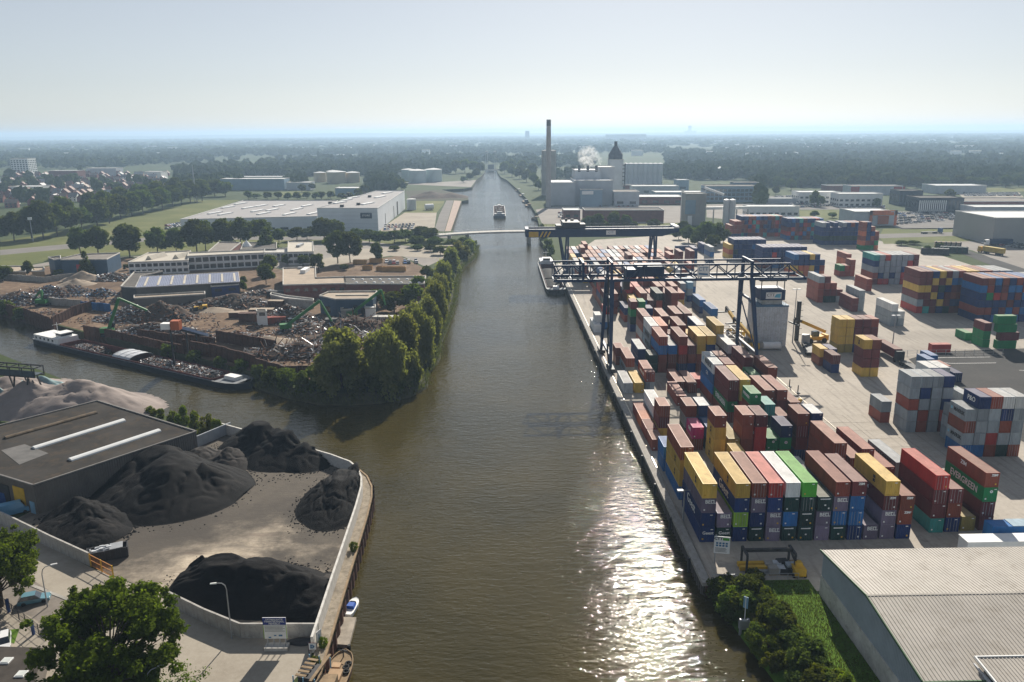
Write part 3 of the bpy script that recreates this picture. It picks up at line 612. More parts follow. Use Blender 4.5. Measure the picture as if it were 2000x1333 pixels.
# ------------------------------------------------------------------ right-hand quay
qw = thing('quay_wall', 'long concrete capped sheet pile quay along the container yard', 'quay wall')
pile = MB(); pr = [(0, 0), (.25, 0), (.42, .32), (.83, .32), (1.0, 0), (1.25, 0)]
pile.strip([(x, -y, -4.4) for x, y in pr], [(x, -y, -.45) for x, y in pr]); PILE = pile.mesh('sheet_pile', [M_pile])
for k in range(90):
    o = put('sheet_pile', PILE, qw, Y(-12 + k * 1.25, -2.26), YROT + rad(90)); o.rotation_euler = (0, 0, YROT + rad(90)); o.scale = (1, -1, 1)
rest = MB(); r2 = []
for k in range(165):
    for x, y in pr[:-1]: r2.append((100.5 + k * 1.25 + x, y))
rest.strip([Y(a, -2.26 - b, -4.4) for a, b in r2], [Y(a, -2.26 - b, -.45) for a, b in r2]); rest.build('pile_run', M_pile, qw, kind='stuff')
cop = MB(); cop.box(-1.25, .3, .02, 5.98, -.55, .08); COPE = cop.mesh('coping', [M_conc])
for k in range(52): put('coping', COPE, qw, Y(-12 + k * 6, -1.45), YROT)
sp = MB()
for k in range(11): sp.tube(Y(-12.3, -1.8 + k * .62, -4), Y(-12.3, -1.8 + k * .62, -.3), .3, n=6)
sp.build('end_pile_row', M_rust, qw); e = MB(); e.hexa([Y(-12.75, -2.7, -.5), Y(-12.75, 5.2, -.5), Y(-12.02, 5.2, -.5), Y(-12.02, -2.7, -.5)], [Y(-12.75, -2.7, .1), Y(-12.75, 5.2, .1), Y(-12.02, 5.2, .1), Y(-12.02, -2.7, .1)]); e.build('end_coping', M_conc, qw)
for k in range(13):
    f = MB(); f.tube((0, 0, -4.2), (0, 0, -.1), .26, n=8); f.build('fender_post', M_steel_d, qw, Y(-5 + k * 14.5, -2.95))
M_rail = mat('crane_rail_steel', (0.5, 0.45, 0.38), 0.3, 0.2, 1.0, metal=0.9)
q = MB(); q.box(-.07, .07, 0, 312, .08, .24); q.build('crane_rail', M_rail, None, Y(-12, -1.2), YROT, label='shiny crane rail running along the quay edge', category='rail')
q = MB(); q.box(-.07, .07, 0, 300, .02, .16); q.build('crane_rail', M_rail, None, Y(14, 45.4), YROT, label='crane rail laid between container block and open yard', category='rail')
q = MB(); q.box(-.15, .15, 0, 150, .02, .55); q.build('kerb_wall', M_conc, None, Y(15, 38.4), YROT, label='low concrete kerb wall between container rows and rail', category='kerb') if False else None
# ------------------------------------------------------------------ truss gantry crane
g1 = thing('gantry_crane', 'dark blue lattice truss gantry crane straddling the near container rows', 'crane', Y(111.5, 0), YROT)
def truss(name, x, z0, z1, v0, v1, n, parent):
    t_ = MB(); s = (v1 - v0) / n
    t_.beam((v0, x, z1), (v1 - 5, x, z1), .45, .5); t_.beam((v0, x, z0), (v1, x, z0), .6, .8)
    for k in range(n + 1):
        a = v0 + k * s
        if a < v1 - 4.9: t_.beam((a, x, z0), (a, x, z1), .26)
        if k < n:
            p, q_ = ((a, x, z0), (a + s, x, z1)) if k % 2 == 0 else ((a, x, z1), (a + s, x, z0))
            if q_[0] < v1 - 4.9 or q_[2] == z0: t_.beam(p, q_, .3)
            else: t_.beam((a, x, z1), (a + s, x, z0), .3)
    return t_.build(name, M_crane, parent)
for x in (-4.2, 4.2): truss('boom_truss', x, 26.1, 30.5, -17.5, 57, 14, g1)
for k in range(15): cr = MB(); cr.beam((-17.5 + k * 5.3, -4.2, 26.0), (-17.5 + k * 5.3, 4.2, 26.0), .35); cr.build('cross_beam', M_crane, g1)
for vv in (-.6, 40.6, -9.0):
    p_ = MB(); p_.beam((vv, -5.0, 31.2), (vv, 5.0, 31.2), .6, .6); p_.beam((vv, -4.6, 31.2), (vv, -4.6, 26), .7); p_.beam((vv, 4.6, 31.2), (vv, 4.6, 26), .7); p_.build('portal_frame', M_crane, g1)
for vv, lean in ((-.6, -.6), (40.6, 1.6)):
    for sx in (-1, 1):
        l_ = MB(); l_.hexa([(vv + lean - .4, sx * 10.5 - .4, 1.6), (vv + lean + .4, sx * 10.5 - .4, 1.6), (vv + lean + .4, sx * 10.5 + .4, 1.6), (vv + lean - .4, sx * 10.5 + .4, 1.6)],
                           [(vv - .65, sx * 5 - .55, 26.6), (vv + .65, sx * 5 - .55, 26.6), (vv + .65, sx * 5 + .55, 26.6), (vv - .65, sx * 5 + .55, 26.6)]); L_ = l_.build('leg', M_crane, g1)
        b_ = MB(); b_.box(vv + lean - .9, vv + lean + .9, sx * 10.5 - 3, sx * 10.5 + 3, .55, 1.6)
        for k in range(4): b_.tube((vv + lean - .35, sx * 10.5 - 2.3 + k * 1.5, .5), (vv + lean + .35, sx * 10.5 - 2.3 + k * 1.5, .5), .42, n=10)
        b_.build('bogie', M_steel_d, g1)
    s_ = MB(); s_.beam((vv + lean, -9.5, 4.5), (vv + lean, 9.5, 4.5), .7, .9); s_.beam((vv, -6.2, 20), (vv, 6.2, 20), .5, .7); s_.beam((vv + lean * .8, -9.3, 5), (vv, 6, 20), .3); s_.build('sill_beam', M_crane, g1)
st = MB()
for k in range(5): st.beam((-1.6, -9 + k * .9, 2 + k * 5), (-1.6, -5.2 + k * .2, 7 + k * 5), .5, .12)
st.build('stair', M_steel_d, g1)
tr = MB(); tr.box(7, 15, -3.6, 3.6, 26.9, 30.0); tr.box(4, 7, -3, 3, 26.6, 29); tr.build('trolley_house', M_crane, g1)
cb = MB(); cb.box(3.2, 5.2, -2.2, .4, 22.8, 25.3); cb.build('driver_cab', M_glass, g1)
sg = MB(); sg.box(24.5, 28, -4.75, -4.6, 26.9, 30.2); sgo = sg.build('sign_board', M_white, g1)
letter('CTT', 1.5, M_lb, sgo, (26.2, -4.78, 29.2), 0); w_ = MB(); w_.face([(24.9, -4.77, 27.6), (27.6, -4.77, 27.4), (27.6, -4.77, 27.9), (24.9, -4.77, 28.1)]); w_.build('emblem', M_lb, sgo)
# ------------------------------------------------------------------ box girder gantry crane
g2 = thing('gantry_crane', 'dark blue box girder gantry crane with yellow striped end by the bridge', 'crane', Y(258, 0), YROT)
for x in (-4.5, 4.5):
    b = MB(); b.hexa([(-19, x - .9, 20.2), (44, x - .9, 20.2), (44, x + .9, 20.2), (-19, x + .9, 20.2)], [(-19, x - .9, 24.0), (44, x - .9, 24.0), (44, x + .9, 24.0), (-19, x + .9, 24.0)])
    b.hexa([(44.01, x - .9, 20.2), (52, x - .9, 22.4), (52, x + .9, 22.4), (44.01, x + .9, 20.2)], [(44.01, x - .9, 24.0), (52, x - .9, 24.0), (52, x + .9, 24.0), (44.01, x + .9, 24.0)]); gr = b.build('girder', M_crane, g2)
    h = MB(); h.beam((-19, x * 1.25, 25.2), (50, x * 1.25, 25.2), .08)
    for k in range(24): h.beam((-19 + k * 3, x * 1.25, 24), (-19 + k * 3, x * 1.25, 25.2), .07)
    h.build('hand_rail', M_steel_d, gr)
e = MB(); e.box(-20.6, -19.02, -5.6, 5.6, 20.4, 24.2); e.build('end_beam', M_crane, g2); e = MB(); e.box(50, 52, -5.6, 5.6, 24.02, 24.9); e.build('end_beam', M_white, g2)
e = MB(); e.box(-20, -14.5, -5.55, -5.42, 20.4, 22.9); e.build('warning_plate', M_yellow, g2)
e = MB()
for k in range(3): e.face([(-14 + k * 1.7, -5.5, 20.4), (-13.2 + k * 1.7, -5.5, 20.4), (-11.9 + k * 1.7, -5.5, 22.9), (-12.7 + k * 1.7, -5.5, 22.9)])
e.build('warning_stripe', M_yellow, g2, kind='stuff'); e = MB(); e.box(17.5, 22, -5.55, -5.42, 21.2, 23.2); so = e.build('sign_board', M_white, g2); letter('CTT', 1.3, M_lb, so, (19.7, -5.58, 22.2), 0)
for vv in (-.9, 44.6 - 4):
    for sx in (-1, 1):
        for dv in (-3.2, 0.6):
            l_ = MB(); l_.beam((vv, sx * 9, 1.5), (vv + (dv if vv < 0 else -dv * .3), sx * 4.5, 20.4), .8, .8); l_.build('leg', M_crane, g2)
        b_ = MB(); b_.box(vv - .7, vv + .7, sx * 9 - 2.5, sx * 9 + 2.5, .2, 1.6); b_.build('bogie', M_steel_d, g2)
    s_ = MB(); s_.beam((vv, -9, 3), (vv, 9, 3), .8, 1.0); s_.build('sill_beam', M_crane, g2)
m_ = MB(); m_.box(-3, 5, -6, 6, 24.6, 27.2); m_.box(5, 8, -3, 4, 24.6, 26); m_.tube((-1, 0, 27.2), (-1, 0, 28.4), .6); m_.tube((2, 2, 27.2), (2, 2, 28.0), .8); m_.box(-6, -3, -4, 4, 24.4, 25.6); m_.build('machinery_house', M_steel_d, g2)
# ------------------------------------------------------------------ white control building
M_wcor = mat('weathered_white_cladding', (0.5, 0.52, 0.55), 0.6, 0.2, 0.6, dirt=(0.3, 0.28, 0.25))
def corr_wall(mb, a, b, z0, z1, pitch, depth, m=0):
    a = Vector(a); b = Vector(b); L = (b - a).length; n = max(1, round(L / pitch)); d = (b - a) / n; nn = Vector((d.y, -d.x, 0)).normalized() * depth; pts = []
    for k in range(n): pts += [a + d * k, a + d * (k + .35), a + d * (k + .5) + nn, a + d * (k + .85) + nn]
    pts.append(b); mb.strip([Vector((p.x, p.y, z0)) for p in pts], [Vector((p.x, p.y, z1)) for p in pts], m)
ct = thing('control_building', 'tall weathered white corrugated building with a blue sign box on top', 'building', Y(127, 49.6), YROT)
b = MB(); c4 = [(0, 0), (10.3, 0), (10.3, 9), (0, 9)]
for k in range(4): corr_wall(b, (*c4[k], 0), (*c4[(k + 1) % 4], 0), 0, 13.2, .8, .08)
b.build('wall', M_wcor, ct); b = MB(); b.box(-.1, 10.4, -.1, 9.1, 13.2, 13.7); b.build('roof_edge', mat('blue_trim', (0.05, 0.13, 0.22), .6), ct)
b = MB(); b.box(2.2, 8.6, 1.5, 8, 13.7, 15.2); b.build('plinth', M_conc_pale, ct); b = MB(); b.box(1.2, 9.2, .8, 8.6, 15.2, 18.6); hs = b.build('sign_housing', M_crane, ct)
b = MB(); b.box(2.9, 7.9, .66, .78, 15.7, 17.8); q = b.build('sign_panel', M_white, hs); letter('CTT', 1.35, M_lk, q, (4.4, .62, 16.9), 0); b = MB(); b.face([(5.6, .63, 16.2), (7.6, .63, 16.0), (7.7, .63, 17.4), (6.2, .63, 17.2)]); b.build('emblem', mat('sign_blue', (.1, .4, .55), .6), q)
b = MB()
for k in range(9): b.beam((9.4 + .1 * (k % 2), .2 + k * 1.05, 13.7), (9.4, .2 + k * 1.05, 14.8), .07)
b.beam((9.45, .1, 14.8), (9.45, 8.9, 14.8), .07)
for k in range(3): b.beam((.3 + k * .6, .2, 13.7), (.3 + k * .6, .2, 14.8), .07)
b.build('roof_railing', M_steel_d, ct)
fr = MB()
for x in (1.4, 8.8):
    for y in (1.2, 8): fr.beam((x, y, 18.6), (x, y, 21.4), .25)
fr.box(.8, 9.4, .9, 8.4, 21.4, 23.2); fr.build('upper_deck', M_steel_d, ct)
tc_ = thing('tank_container', 'small white tank container lying at the foot of control building', 'tank', Y(122.6, 50.5), YROT)
b = MB(); b.tube((.3, 0, 1.5), (6, 0, 1.5), 1.15, n=14); b.build('tank', M_white, tc_, smooth=False); b = MB()
for x in (0.05, 6.1):
    for y in (-1.15, 1.15): b.beam((x, y, 0.05), (x, y, 2.7), .15)
    for z in (.1, 2.65): b.beam((x, -1.15, z), (x, 1.15, z), .15)
for y in (-1.15, 1.15): b.beam((.05, y, .1), (6.1, y, .1), .15)
b.build('frame', M_steel, tc_)
# yard light masts
def mast(u, v, h, label, n=2):
    t_ = thing('light_mast', label, 'light mast', Y(u, v), YROT); b = MB(); b.tube((0, 0, 0), (0, 0, h), .22, .1, 8); b.build('pole', M_steel, t_)
    b = MB(); b.beam((-1.1, 0, h), (1.1, 0, h), .12); b.build('crossarm', M_steel, t_)
    for k in range(n): b = MB(); b.box(-1.3 + k * 1.6, -.3 + k * 1.6, -.45, .3, h - .12, h + .12); b.build('lamp_head', M_white, t_)
mast(131.5, 63.8, 18, 'tall light mast with two lamp heads beside the control building'); mast(118, 90.6, 12, 'slender light mast at the corner of the fenced asphalt lot'); mast(8, -1.9 + 0.9, 6, 'low lamp post on the quay beside the front containers', 1)
# row of street-crossing light ladder post
lp = thing('ladder_mast', 'dark lattice mast with short side arms beside the control building', 'mast', Y(134, 66), YROT)
b = MB(); b.box(-.6, .6, -.5, .5, 0, 13.5); b.build('column', M_steel_d, lp); b = MB()
for k in range(6): b.beam((.6, 0, 2 + k * 2.1), (1.5, 0, 2 + k * 2.1), .15)
b.build('side_arm', M_steel_d, lp, kind='stuff')
# ------------------------------------------------------------------ yard machines
def wheel(mb, x, y, r, wd=.5, m=0): mb.tube((x - wd / 2, y, r), (x + wd / 2, y, r), r, n=12, m=m)
def reach_stacker(u, v, rz, label, col=M_yellow):
    t_ = thing('reach_stacker', label, 'reach stacker', Y(u, v), YROT + rad(rz))
    b = MB(); b.box(-1.4, 1.4, -3.4, 3.2, .9, 2.2); b.box(-1.5, 1.5, -4.2, -3.2, .8, 2.6); b.build('chassis', col, t_)
    b = MB(); b.box(-.85, .85, -1.0, 1.0, 2.2, 3.8); b.build('cab', M_glass, t_)
    b = MB(); b.beam((0, -3.6, 3.4), (0, 5.4, 7.4), .8, 1.0); b.build('boom', col, t_); b = MB(); b.beam((0, 4.5, 7.0), (0, 8.0, 8.6), .6, .7); b.box(-3, 3, 7.6, 8.4, 6.6, 7.0); b.beam((0, 8, 8.5), (0, 8, 7), .5); b.build('spreader', M_steel_d, t_)
    for x in (-1.5, 1.5):
        for y in (-2.6, 2.4): b = MB(); wheel(b, x, y, .85, .7); b.build('wheel', M_black, t_)
    return t_
reach_stacker(131.5, 71.2, 100, 'yellow lift truck working behind the parked semi trailer'); reach_stacker(124.5, 46.6, 20, 'yellow reach stacker parked under the truss gantry leg'); reach_stacker(141, 47.4, 10, 'yellow reach stacker behind the leg of the truss gantry')
def truck(u, v, rz, label, cab=M_white, box=None, rot0=YROT, loc=None):
    t_ = thing('truck', label, 'truck', loc if loc is not None else Y(u, v), rot0 + rad(rz))
    b = MB(); b.hexa([(-1.2, -2.3, .7), (1.2, -2.3, .7), (1.2, 0, .7), (-1.2, 0, .7)], [(-1.2, -2.1, 3.5), (1.2, -2.1, 3.5), (1.2, 0, 3.6), (-1.2, 0, 3.6)]); c_ = b.build('cab', cab, t_)
    b = MB(); b.face([(-1.05, -2.27, 2.1), (1.05, -2.27, 2.1), (1.05, -2.16, 3.1), (-1.05, -2.16, 3.1)]); b.build('windscreen', M_glass, c_)
    b = MB(); b.box(-.5, .5, -1.5, 13, .8, 1.15); b.box(-1.2, 1.2, 1.5, 13.2, 1.15, 1.3); b.build('chassis', M_steel_d, t_)
    for x in (-1, 1):
        for y in (-1.3, 2.2, 3.4, 9.6, 10.8, 12.0): b = MB(); wheel(b, x, y, .5, .35); b.build('wheel', M_black, t_)
    if box is not None: b = MB(); b.box(-1.25, 1.25, 1.0, 13.4, 1.31, 4.0); b.build('box_body', box, t_)
    return t_
truck(127.2, 66.6, 165, 'grey semi trailer truck parked beside the lattice mast', M_steel, None)
tr2 = truck(106, 87.3, 180, 'flat trailer truck under the raised maroon container', M_steel_d); 
truck(118, 140, -60, 'dark trailer truck parked on the asphalt lot', M_steel_d, M_crane)
# wire rack platform by the gantry leg
pf = thing('steel_platform', 'grey steel stair platform with railings by the gantry leg', 'platform', Y(128, 40.5), YROT)
b = MB()
for x in (0, 3.5, 6.5):
    for y in (0, 5, 9): b.beam((x, y, 0), (x, y, 4.8), .18)
b.build('post', M_steel, pf, kind='stuff'); b = MB()
for z in (2.4, 4.8):
    for x in (0, 3.5, 6.5): b.beam((x, 0, z), (x, 9, z), .2)
    for y in (0, 5, 9): b.beam((0, y, z), (6.5, y, z), .2)
b.beam((0, -6, .3), (0, 0, 4.8), .5, .2); b.beam((3.5, -6, .3), (3.5, 0, 4.8), .5, .2); b.build('deck_frame', M_white, pf)
# white work trailer with coiled hoses
wt = thing('work_trailer', 'small white trailer with orange hose reels beside the container rows', 'trailer', Y(69, 44), YROT + rad(70))
b = MB(); b.box(-1.1, 1.1, 0, 4.5, .55, .8); b.build('bed', M_white, wt); b = MB()
for y in (1, 2.2, 3.4): b.tube((-.5, y, 1.3), (.5, y, 1.3), .5, n=10)
b.build('hose_reel', M_yellow, wt, kind='stuff'); b = MB()
for x in (-1, 1): wheel(b, x, 1.6, .35, .2); wheel(b, x, 2.6, .35, .2)
b.build('wheel', M_black, wt, kind='stuff')
for k, (u, v) in enumerate(((84.5, 45.9), (79, 46.2))):
    t_ = thing('bollard_post', ['short dark post beside the crane rail, nearer the gantry', 'short dark post beside the crane rail, nearer the hose trailer'][k], 'post', Y(u, v), 0); b = MB(); b.lathe([(.0, 2.2), (.14, 2.2), (.16, 0)], 8); b.build('shaft', M_steel_d, t_); b = MB(); b.box(-.5, .5, -.5, .5, 0, .25); b.build('foot', M_steel_d, t_)
# fence at the asphalt lot
fe = thing('mesh_fence', 'low grey mesh fence at the edge of the asphalt lot', 'fence', Y(113, 90), YROT)
for k in range(12): b = MB(); b.beam((k * 3, 0, 0), (k * 3, 0, 2), .1); b.build('post', M_steel, fe)
b = MB()
for z in (.2, 1.1, 2.0): b.beam((0, 0, z), (33, 0, z), .05)
b.build('rail', M_steel, fe, kind='stuff')
# ------------------------------------------------------------------ near right: ribbed shed, signs, stores
M_shroof = mat('shed_roof_sheet', (0.36, 0.33, 0.29), 0.6, 0.14, 0.15, spec=0.3, dirt=(0.27, 0.24, 0.2))
sh = thing('ribbed_shed', 'big low shed with cream ribbed metal roof beside the quay', 'building', Y(-45.2, 14.4), YROT)
def ribs(mb, x0, x1, y0, z0, y1, z1, pitch=.5, h=.07):
    n = int((x1 - x0) / pitch); xs = []
    for k in range(n):
        for f, d in ((0, 0), (.6, 0), (.68, h), (.92, h)): xs.append((x0 + (k + f) * pitch, d))
    xs.append((x1, 0)); mb.strip([(x, y0, z0 + d) for x, d in xs], [(x, y1, z1 + d) for x, d in xs])
b = MB(); ribs(b, -.4, 62, -.3, 7.2, 14.4, 9.0); b.build('roof_slope', M_shroof, sh); b = MB(); ribs(b, -.4, 62, 14.4, 9.0, 29.3, 7.25); b.build('roof_slope', M_shroof, sh)
b = MB(); b.beam((-.4, 14.4, 9.03), (62, 14.4, 9.03), .4, .06); b.build('ridge_cap', mat('dull_ridge', (.33, .305, .27), .8), sh)
M_green = mat('green_trim', (0.05, 0.11, 0.05), .6)
b = MB(); b.beam((-.45, -.3, 7.2), (-.45, 14.4, 9.0), .14, .3); b.beam((-.45, 14.4, 9.0), (-.45, 29.3, 7.25), .14, .3); b.beam((-.4, -.38, 7.1), (62, -.38, 7.1), .16, .28); b.build('verge_trim', M_green, sh)
M_clad = mat('pale_blue_cladding', (0.32, 0.36, 0.4), .55, .12, .3)
b = MB(); ys = []; n = 84
for k in range(n):
    for f, d in ((0, 0), (.5, 0), (.6, -.05), (.9, -.05)):
        y = 29 * (k + f) / n; ys.append((y, d, 7.2 + 1.8 * (y / 14.4) if y < 14.4 else 9.0 - 1.75 * (y - 14.4) / 14.6))
ys.append((29, 0, 7.25)); b.strip([(d, y, 3.2) for y, d, z in ys], [(d, y, z - .1) for y, d, z in ys]); b.build('cladding', M_clad, sh)
for k in range(12):
    b = MB(); b.box(-.12, .2, 29 * k / 12 + .02, 29 * (k + 1) / 12 - .02, 0, 3.25); b.build('wall_panel', M_conc_pale, sh)
b = MB(); corr_wall(b, (0, 0, 0), (62, 0, 0), 0, 7.1, .5, .05); b.build('front_wall', mat('cream_cladding', (.5, .48, .42), .6), sh)
b = MB(); b.box(.1, 62, 29.0, 29.2, 0, 7.2); b.build('back_wall', M_clad, sh); b = MB(); b.box(61.8, 62, 0, 29, 0, 7.2); b.build('end_wall', M_clad, sh)
an = thing('lean_to', 'lower ribbed annex with white edge in front of the ribbed shed', 'building', Y(-54.0, 21.4), YROT)
b = MB(); ribs(b, 0, 40, 0, 7.5, 11, 8.4, .45); b.build('roof', M_shroof, an); b = MB(); b.box(-.1, .08, 0, 11, 0, 7.6); b.box(0, 40, -.1, .05, 0, 7.5); b.build('wall', M_wcor, an); b = MB(); b.beam((-.05, 0, 7.6), (-.05, 11, 8.5), .2, .25); b.beam((0, 11, 8.4), (40, 11, 8.4), .15, .3); b.build('verge', M_white, an)
wb = thing('white_cabin', 'long white flat roofed cabin beyond the ribbed shed roof', 'cabin', Y(-7.6, 41.8), YROT)
b = MB(); b.box(0, 24, 0, 2.6, 0, 3.3); b.build('body', M_white, wb); b = MB(); b.box(-.1, 24.1, -.1, 2.7, 3.3, 3.5); b.build('roof', M_white, wb)
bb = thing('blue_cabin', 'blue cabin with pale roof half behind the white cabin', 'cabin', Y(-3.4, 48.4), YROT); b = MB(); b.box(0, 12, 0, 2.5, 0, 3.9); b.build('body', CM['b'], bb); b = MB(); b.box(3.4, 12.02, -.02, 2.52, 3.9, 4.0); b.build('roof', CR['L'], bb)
sf = thing('lashing_rack', 'pale steel lashing rack lying behind the ribbed shed', 'frame', Y(-10.5, 32), YROT)
b = MB()
for x in (0, 2.3, 4.6, 6.9): b.beam((x, 0, .5), (x, 2.4, .9), .22)
b.beam((0, 0, .5), (7, 0, .5), .25); b.beam((0, 2.4, .9), (7, 2.4, .9), .25)
for x in (0, 7):
    for y in (0, 2.4): b.beam((x, y, 0), (x, y, .8), .2)
b.build('frame', M_white, sf)
# notice board on the quay
nb = thing('notice_board', 'white terminal notice board on a post at the quay corner', 'sign', Y(-7.2, 1.6), YROT + rad(-12))
b = MB(); b.tube((-.9, .1, 0), (-.9, .1, 5.2), .09); b.build('post', M_steel, nb); b = MB(); b.box(-1.15, 1.35, -.05, .05, 2.0, 5.0); pb = b.build('board', M_white, nb)
letter('CTT', .62, M_lk, pb, (-.5, -.06, 4.6), 0, 1.1, .02); b = MB(); b.box(.2, 1.2, -.075, -.055, 4.35, 4.8); b.build('green_panel', CM['g'], pb)
b = MB()
for r in range(2):
    for c in range(4): b.box(-.85 + c * .5, -.5 + c * .5, -.07, -.055, 3.25 + r * .42, 3.55 + r * .42)
b.build('symbol_row', M_lb, pb, kind='stuff')
b = MB()
for r in range(4): b.box(-.95, .9 - .2 * (r % 2), -.07, -.055, 2.3 + r * .2, 2.36 + r * .2)
b.build('text_line', M_lk, pb, kind='stuff')
# spreader frame and stores by the board
hf = thing('lifting_frame', 'black gantry lifting frame standing over a yellow spreader', 'lifting frame', Y(-10.4, 4.4), YROT)
b = MB()
for x in (.5, 8.2):
    for y in (0, 2.8): b.beam((x, y, 0), (x, y, 3.4), .3)
    b.beam((x, 0, 3.4), (x, 2.8, 3.4), .35)
b.beam((.5, 1.4, 3.5), (8.2, 1.4, 3.5), .5, .5); b.beam((8.2, 2.8, 3.4), (9.6, 3.4, 0), .25); b.build('frame', M_steel_d, hf)
ys_ = thing('container_spreader', 'yellow container spreader lying under the black lifting frame', 'spreader', Y(-10.2, 4.7), YROT)
b = MB(); b.box(-.6, 6.4, .4, 1.1, .3, .95); b.box(-.6, 6.4, 1.6, 2.3, .3, .95); b.build('beam', M_yellow, ys_); b = MB(); b.box(1.8, 4.2, -.1, .3, .1, .6); b.build('hook_block', M_steel, ys_)
rr2 = random.Random(3)
for k in range(9):
    t_ = put('crate', None, None, Y(-10 + rr2.uniform(-1, 2.2), 9.2 + (k % 5) * 1.0, 0.02), YROT + rr2.uniform(-.1, .1), category='crate')
    t_['label'] = ['grey', 'pale grey', 'dark', 'blue grey', 'wooden', 'dusty', 'weathered', 'pale wooden', 'dark grey'][k] + ' crate stored beside the yellow spreader'; t_['group'] = 'crates stored at the quay corner'
    b = MB(); s = rr2.uniform(.6, .95); h = rr2.uniform(.7, 1.5); b.box(-s, s, -s * .8, s * .8, .12, h); b.build('box', [M_conc, M_wcor, M_steel_d, M_clad, M_wood][k % 5], t_); b = MB(); b.box(-s, s, -s * .8, -s * .5, 0, .12); b.box(-s, s, s * .5, s * .8, 0, .12); b.build('skid', M_wood, t_)
bk_ = thing('orange_machine', 'small orange loader parked against the ribbed shed', 'machine', Y(-11, 13), YROT); b = MB(); b.box(-.9, .9, -1, 1, .4, 1.6); b.box(-.5, .5, -.2, .8, 1.6, 2.3); b.build('body', M_yellow, bk_)
for x in (-.9, .9): b = MB(); wheel(b, x, -.6, .4, .3); wheel(b, x, .6, .4, .3); b.build('wheel', M_black, bk_)
rl = thing('quay_railing', 'grey railing along the end of the quay', 'railing', Y(-12.2, -1), YROT)
for k in range(9): b = MB(); b.beam((k * 1.7, 0, .05), (k * 1.7, 0, 1.15), .06); b.build('post', M_steel, rl)
b = MB(); b.beam((0, 0, 1.15), (13.6, 0, 1.15), .06); b.beam((0, 0, .6), (13.6, 0, .6), .05); b.build('rail', M_steel, rl)
ds = thing('dolphin_sign', 'blue and white mooring sign on a dolphin by the bushes', 'sign', G(1452, 1240, WZ), 0)
b = MB()
for x in (-.5, .5): b.tube((x, 0, -1.5), (x, 0, 2.6), .22, n=8)
b.box(-.75, .75, -.3, .3, 1.0, 2.4); b.build('dolphin', M_steel, ds); b = MB(); b.tube((0, 0, 2.4), (0, 0, 6.2), .07); b.build('post', M_white, ds)
b = MB(); b.box(-.35, .35, -.04, .04, 4.4, 6.2); o = b.build('panel', CM['L'], ds); o.rotation_euler = (0, 0, rad(-40))
# ------------------------------------------------------------------ heaps
from mathutils import noise as mnoise
def inside(p, poly):
    c = False
    for k in range(len(poly)):
        a, b = poly[k], poly[k - 1]
        if (a.y > p.y) != (b.y > p.y) and p.x < (b.x - a.x) * (p.y - a.y) / (b.y - a.y) + a.x: c = not c
    return c
def mound(name, label, cx, cy, rx, ry, h, rot, m, cat='heap', peaks=None, seed=0, rough=.12, n=46, group=None, root=True, flat=.0, clip=None):
    """a loose heap: height field over an ellipse, slopes at rest angle, gullies and small falls"""
    mb = MB(); idx = {}
    for i in range(n + 1):
        for j in range(n + 1):
            a = (i / n * 2 - 1); b = (j / n * 2 - 1); r = math.hypot(a, b)
            if r > 1.12: continue
            if clip is not None and not inside(Vector((cx + a * rx * math.cos(rot) - b * ry * math.sin(rot), cy + a * rx * math.sin(rot) + b * ry * math.cos(rot), 0)), clip): continue
            z = 0.0
            for (px_, py_, pw, ph) in (peaks or [(0, 0, 1, 1)]):
                d = math.hypot(a - px_, b - py_) / pw
                z = max(z, ph * max(0.0, 1 - d) if d < 1 else 0)
            z = min(z, 1 - flat) / (1 - flat)
            w1 = mnoise.noise(Vector((a * 2.6 + seed, b * 2.6, seed * .3))); w2 = mnoise.noise(Vector((a * 9 + seed, b * 9, 3))); w3 = mnoise.noise(Vector((a * 24, b * 24 + seed, 7)))
            w4 = mnoise.noise(Vector((a * 60, b * 60 + seed, 9))); z *= 1 - .12 * (1 - min(1, abs(mnoise.noise(Vector((a * 5 + seed * 2, b * 5, 1)))) * 5)) * (z < .85); z2 = h * z * (1 + .2 * w1 + rough * .3 * w2 + rough * .12 * w3) + (.04 * w3 + .04 * w4) * (z > 0)
            edge = max(0, min(1, (1.1 - r) * 7)); idx[i, j] = len(mb.v); mb.v.append((a * rx, b * ry, max(-.05, z2 * edge - .04)))
    for i in range(n):
        for j in range(n):
            k = [(i, j), (i + 1, j), (i + 1, j + 1), (i, j + 1)]
            if all(e in idx for e in k): mb.f.append(tuple(idx[e] for e in k)); mb.m.append(0)
    kw = dict(label=label, category=cat)
    if group: kw['group'] = group
    o = mb.build(name, m, None, (cx, cy, 0.03), rot, smooth=True, **kw); return o
def coal_mat():
    m, t, p = new_mat('coal'); n1 = noise(t, .25, 6, .65); n2 = noise(t, 5.0, 6, .75)
    c = ramp(t, n1, [(.35, (.004, .004, .005)), (.62, (.009, .008, .008)), (.8, (.03, .025, .02))])
    t.links.new(mixc(t, ramp(t, n2, [(.5, (0, 0, 0)), (.8, (.2, .2, .2))]), c, (.05, .045, .04)), p.inputs['Base Color']); p.inputs['Roughness'].default_value = .8
    p.inputs['Specular IOR Level'].default_value = .1; bump(t, p, n2, .6, .2); return m
M_coal = coal_mat()
def hp(px, py, z=0): return G(px, py, z)
YARDP = [Vector((q.x, q.y, 0)) for q in offs(COALQ, 2.2, 0)[:11]] + GP([(620, 1242), (545, 1242), (474, 1242), (400, 1212), (334, 1178), (222, 1128), (178, 1102), (100, 1066), (30, 1030), (92, 988), (240, 928), (385, 872)])
HG = 'black heaps in the walled yard'
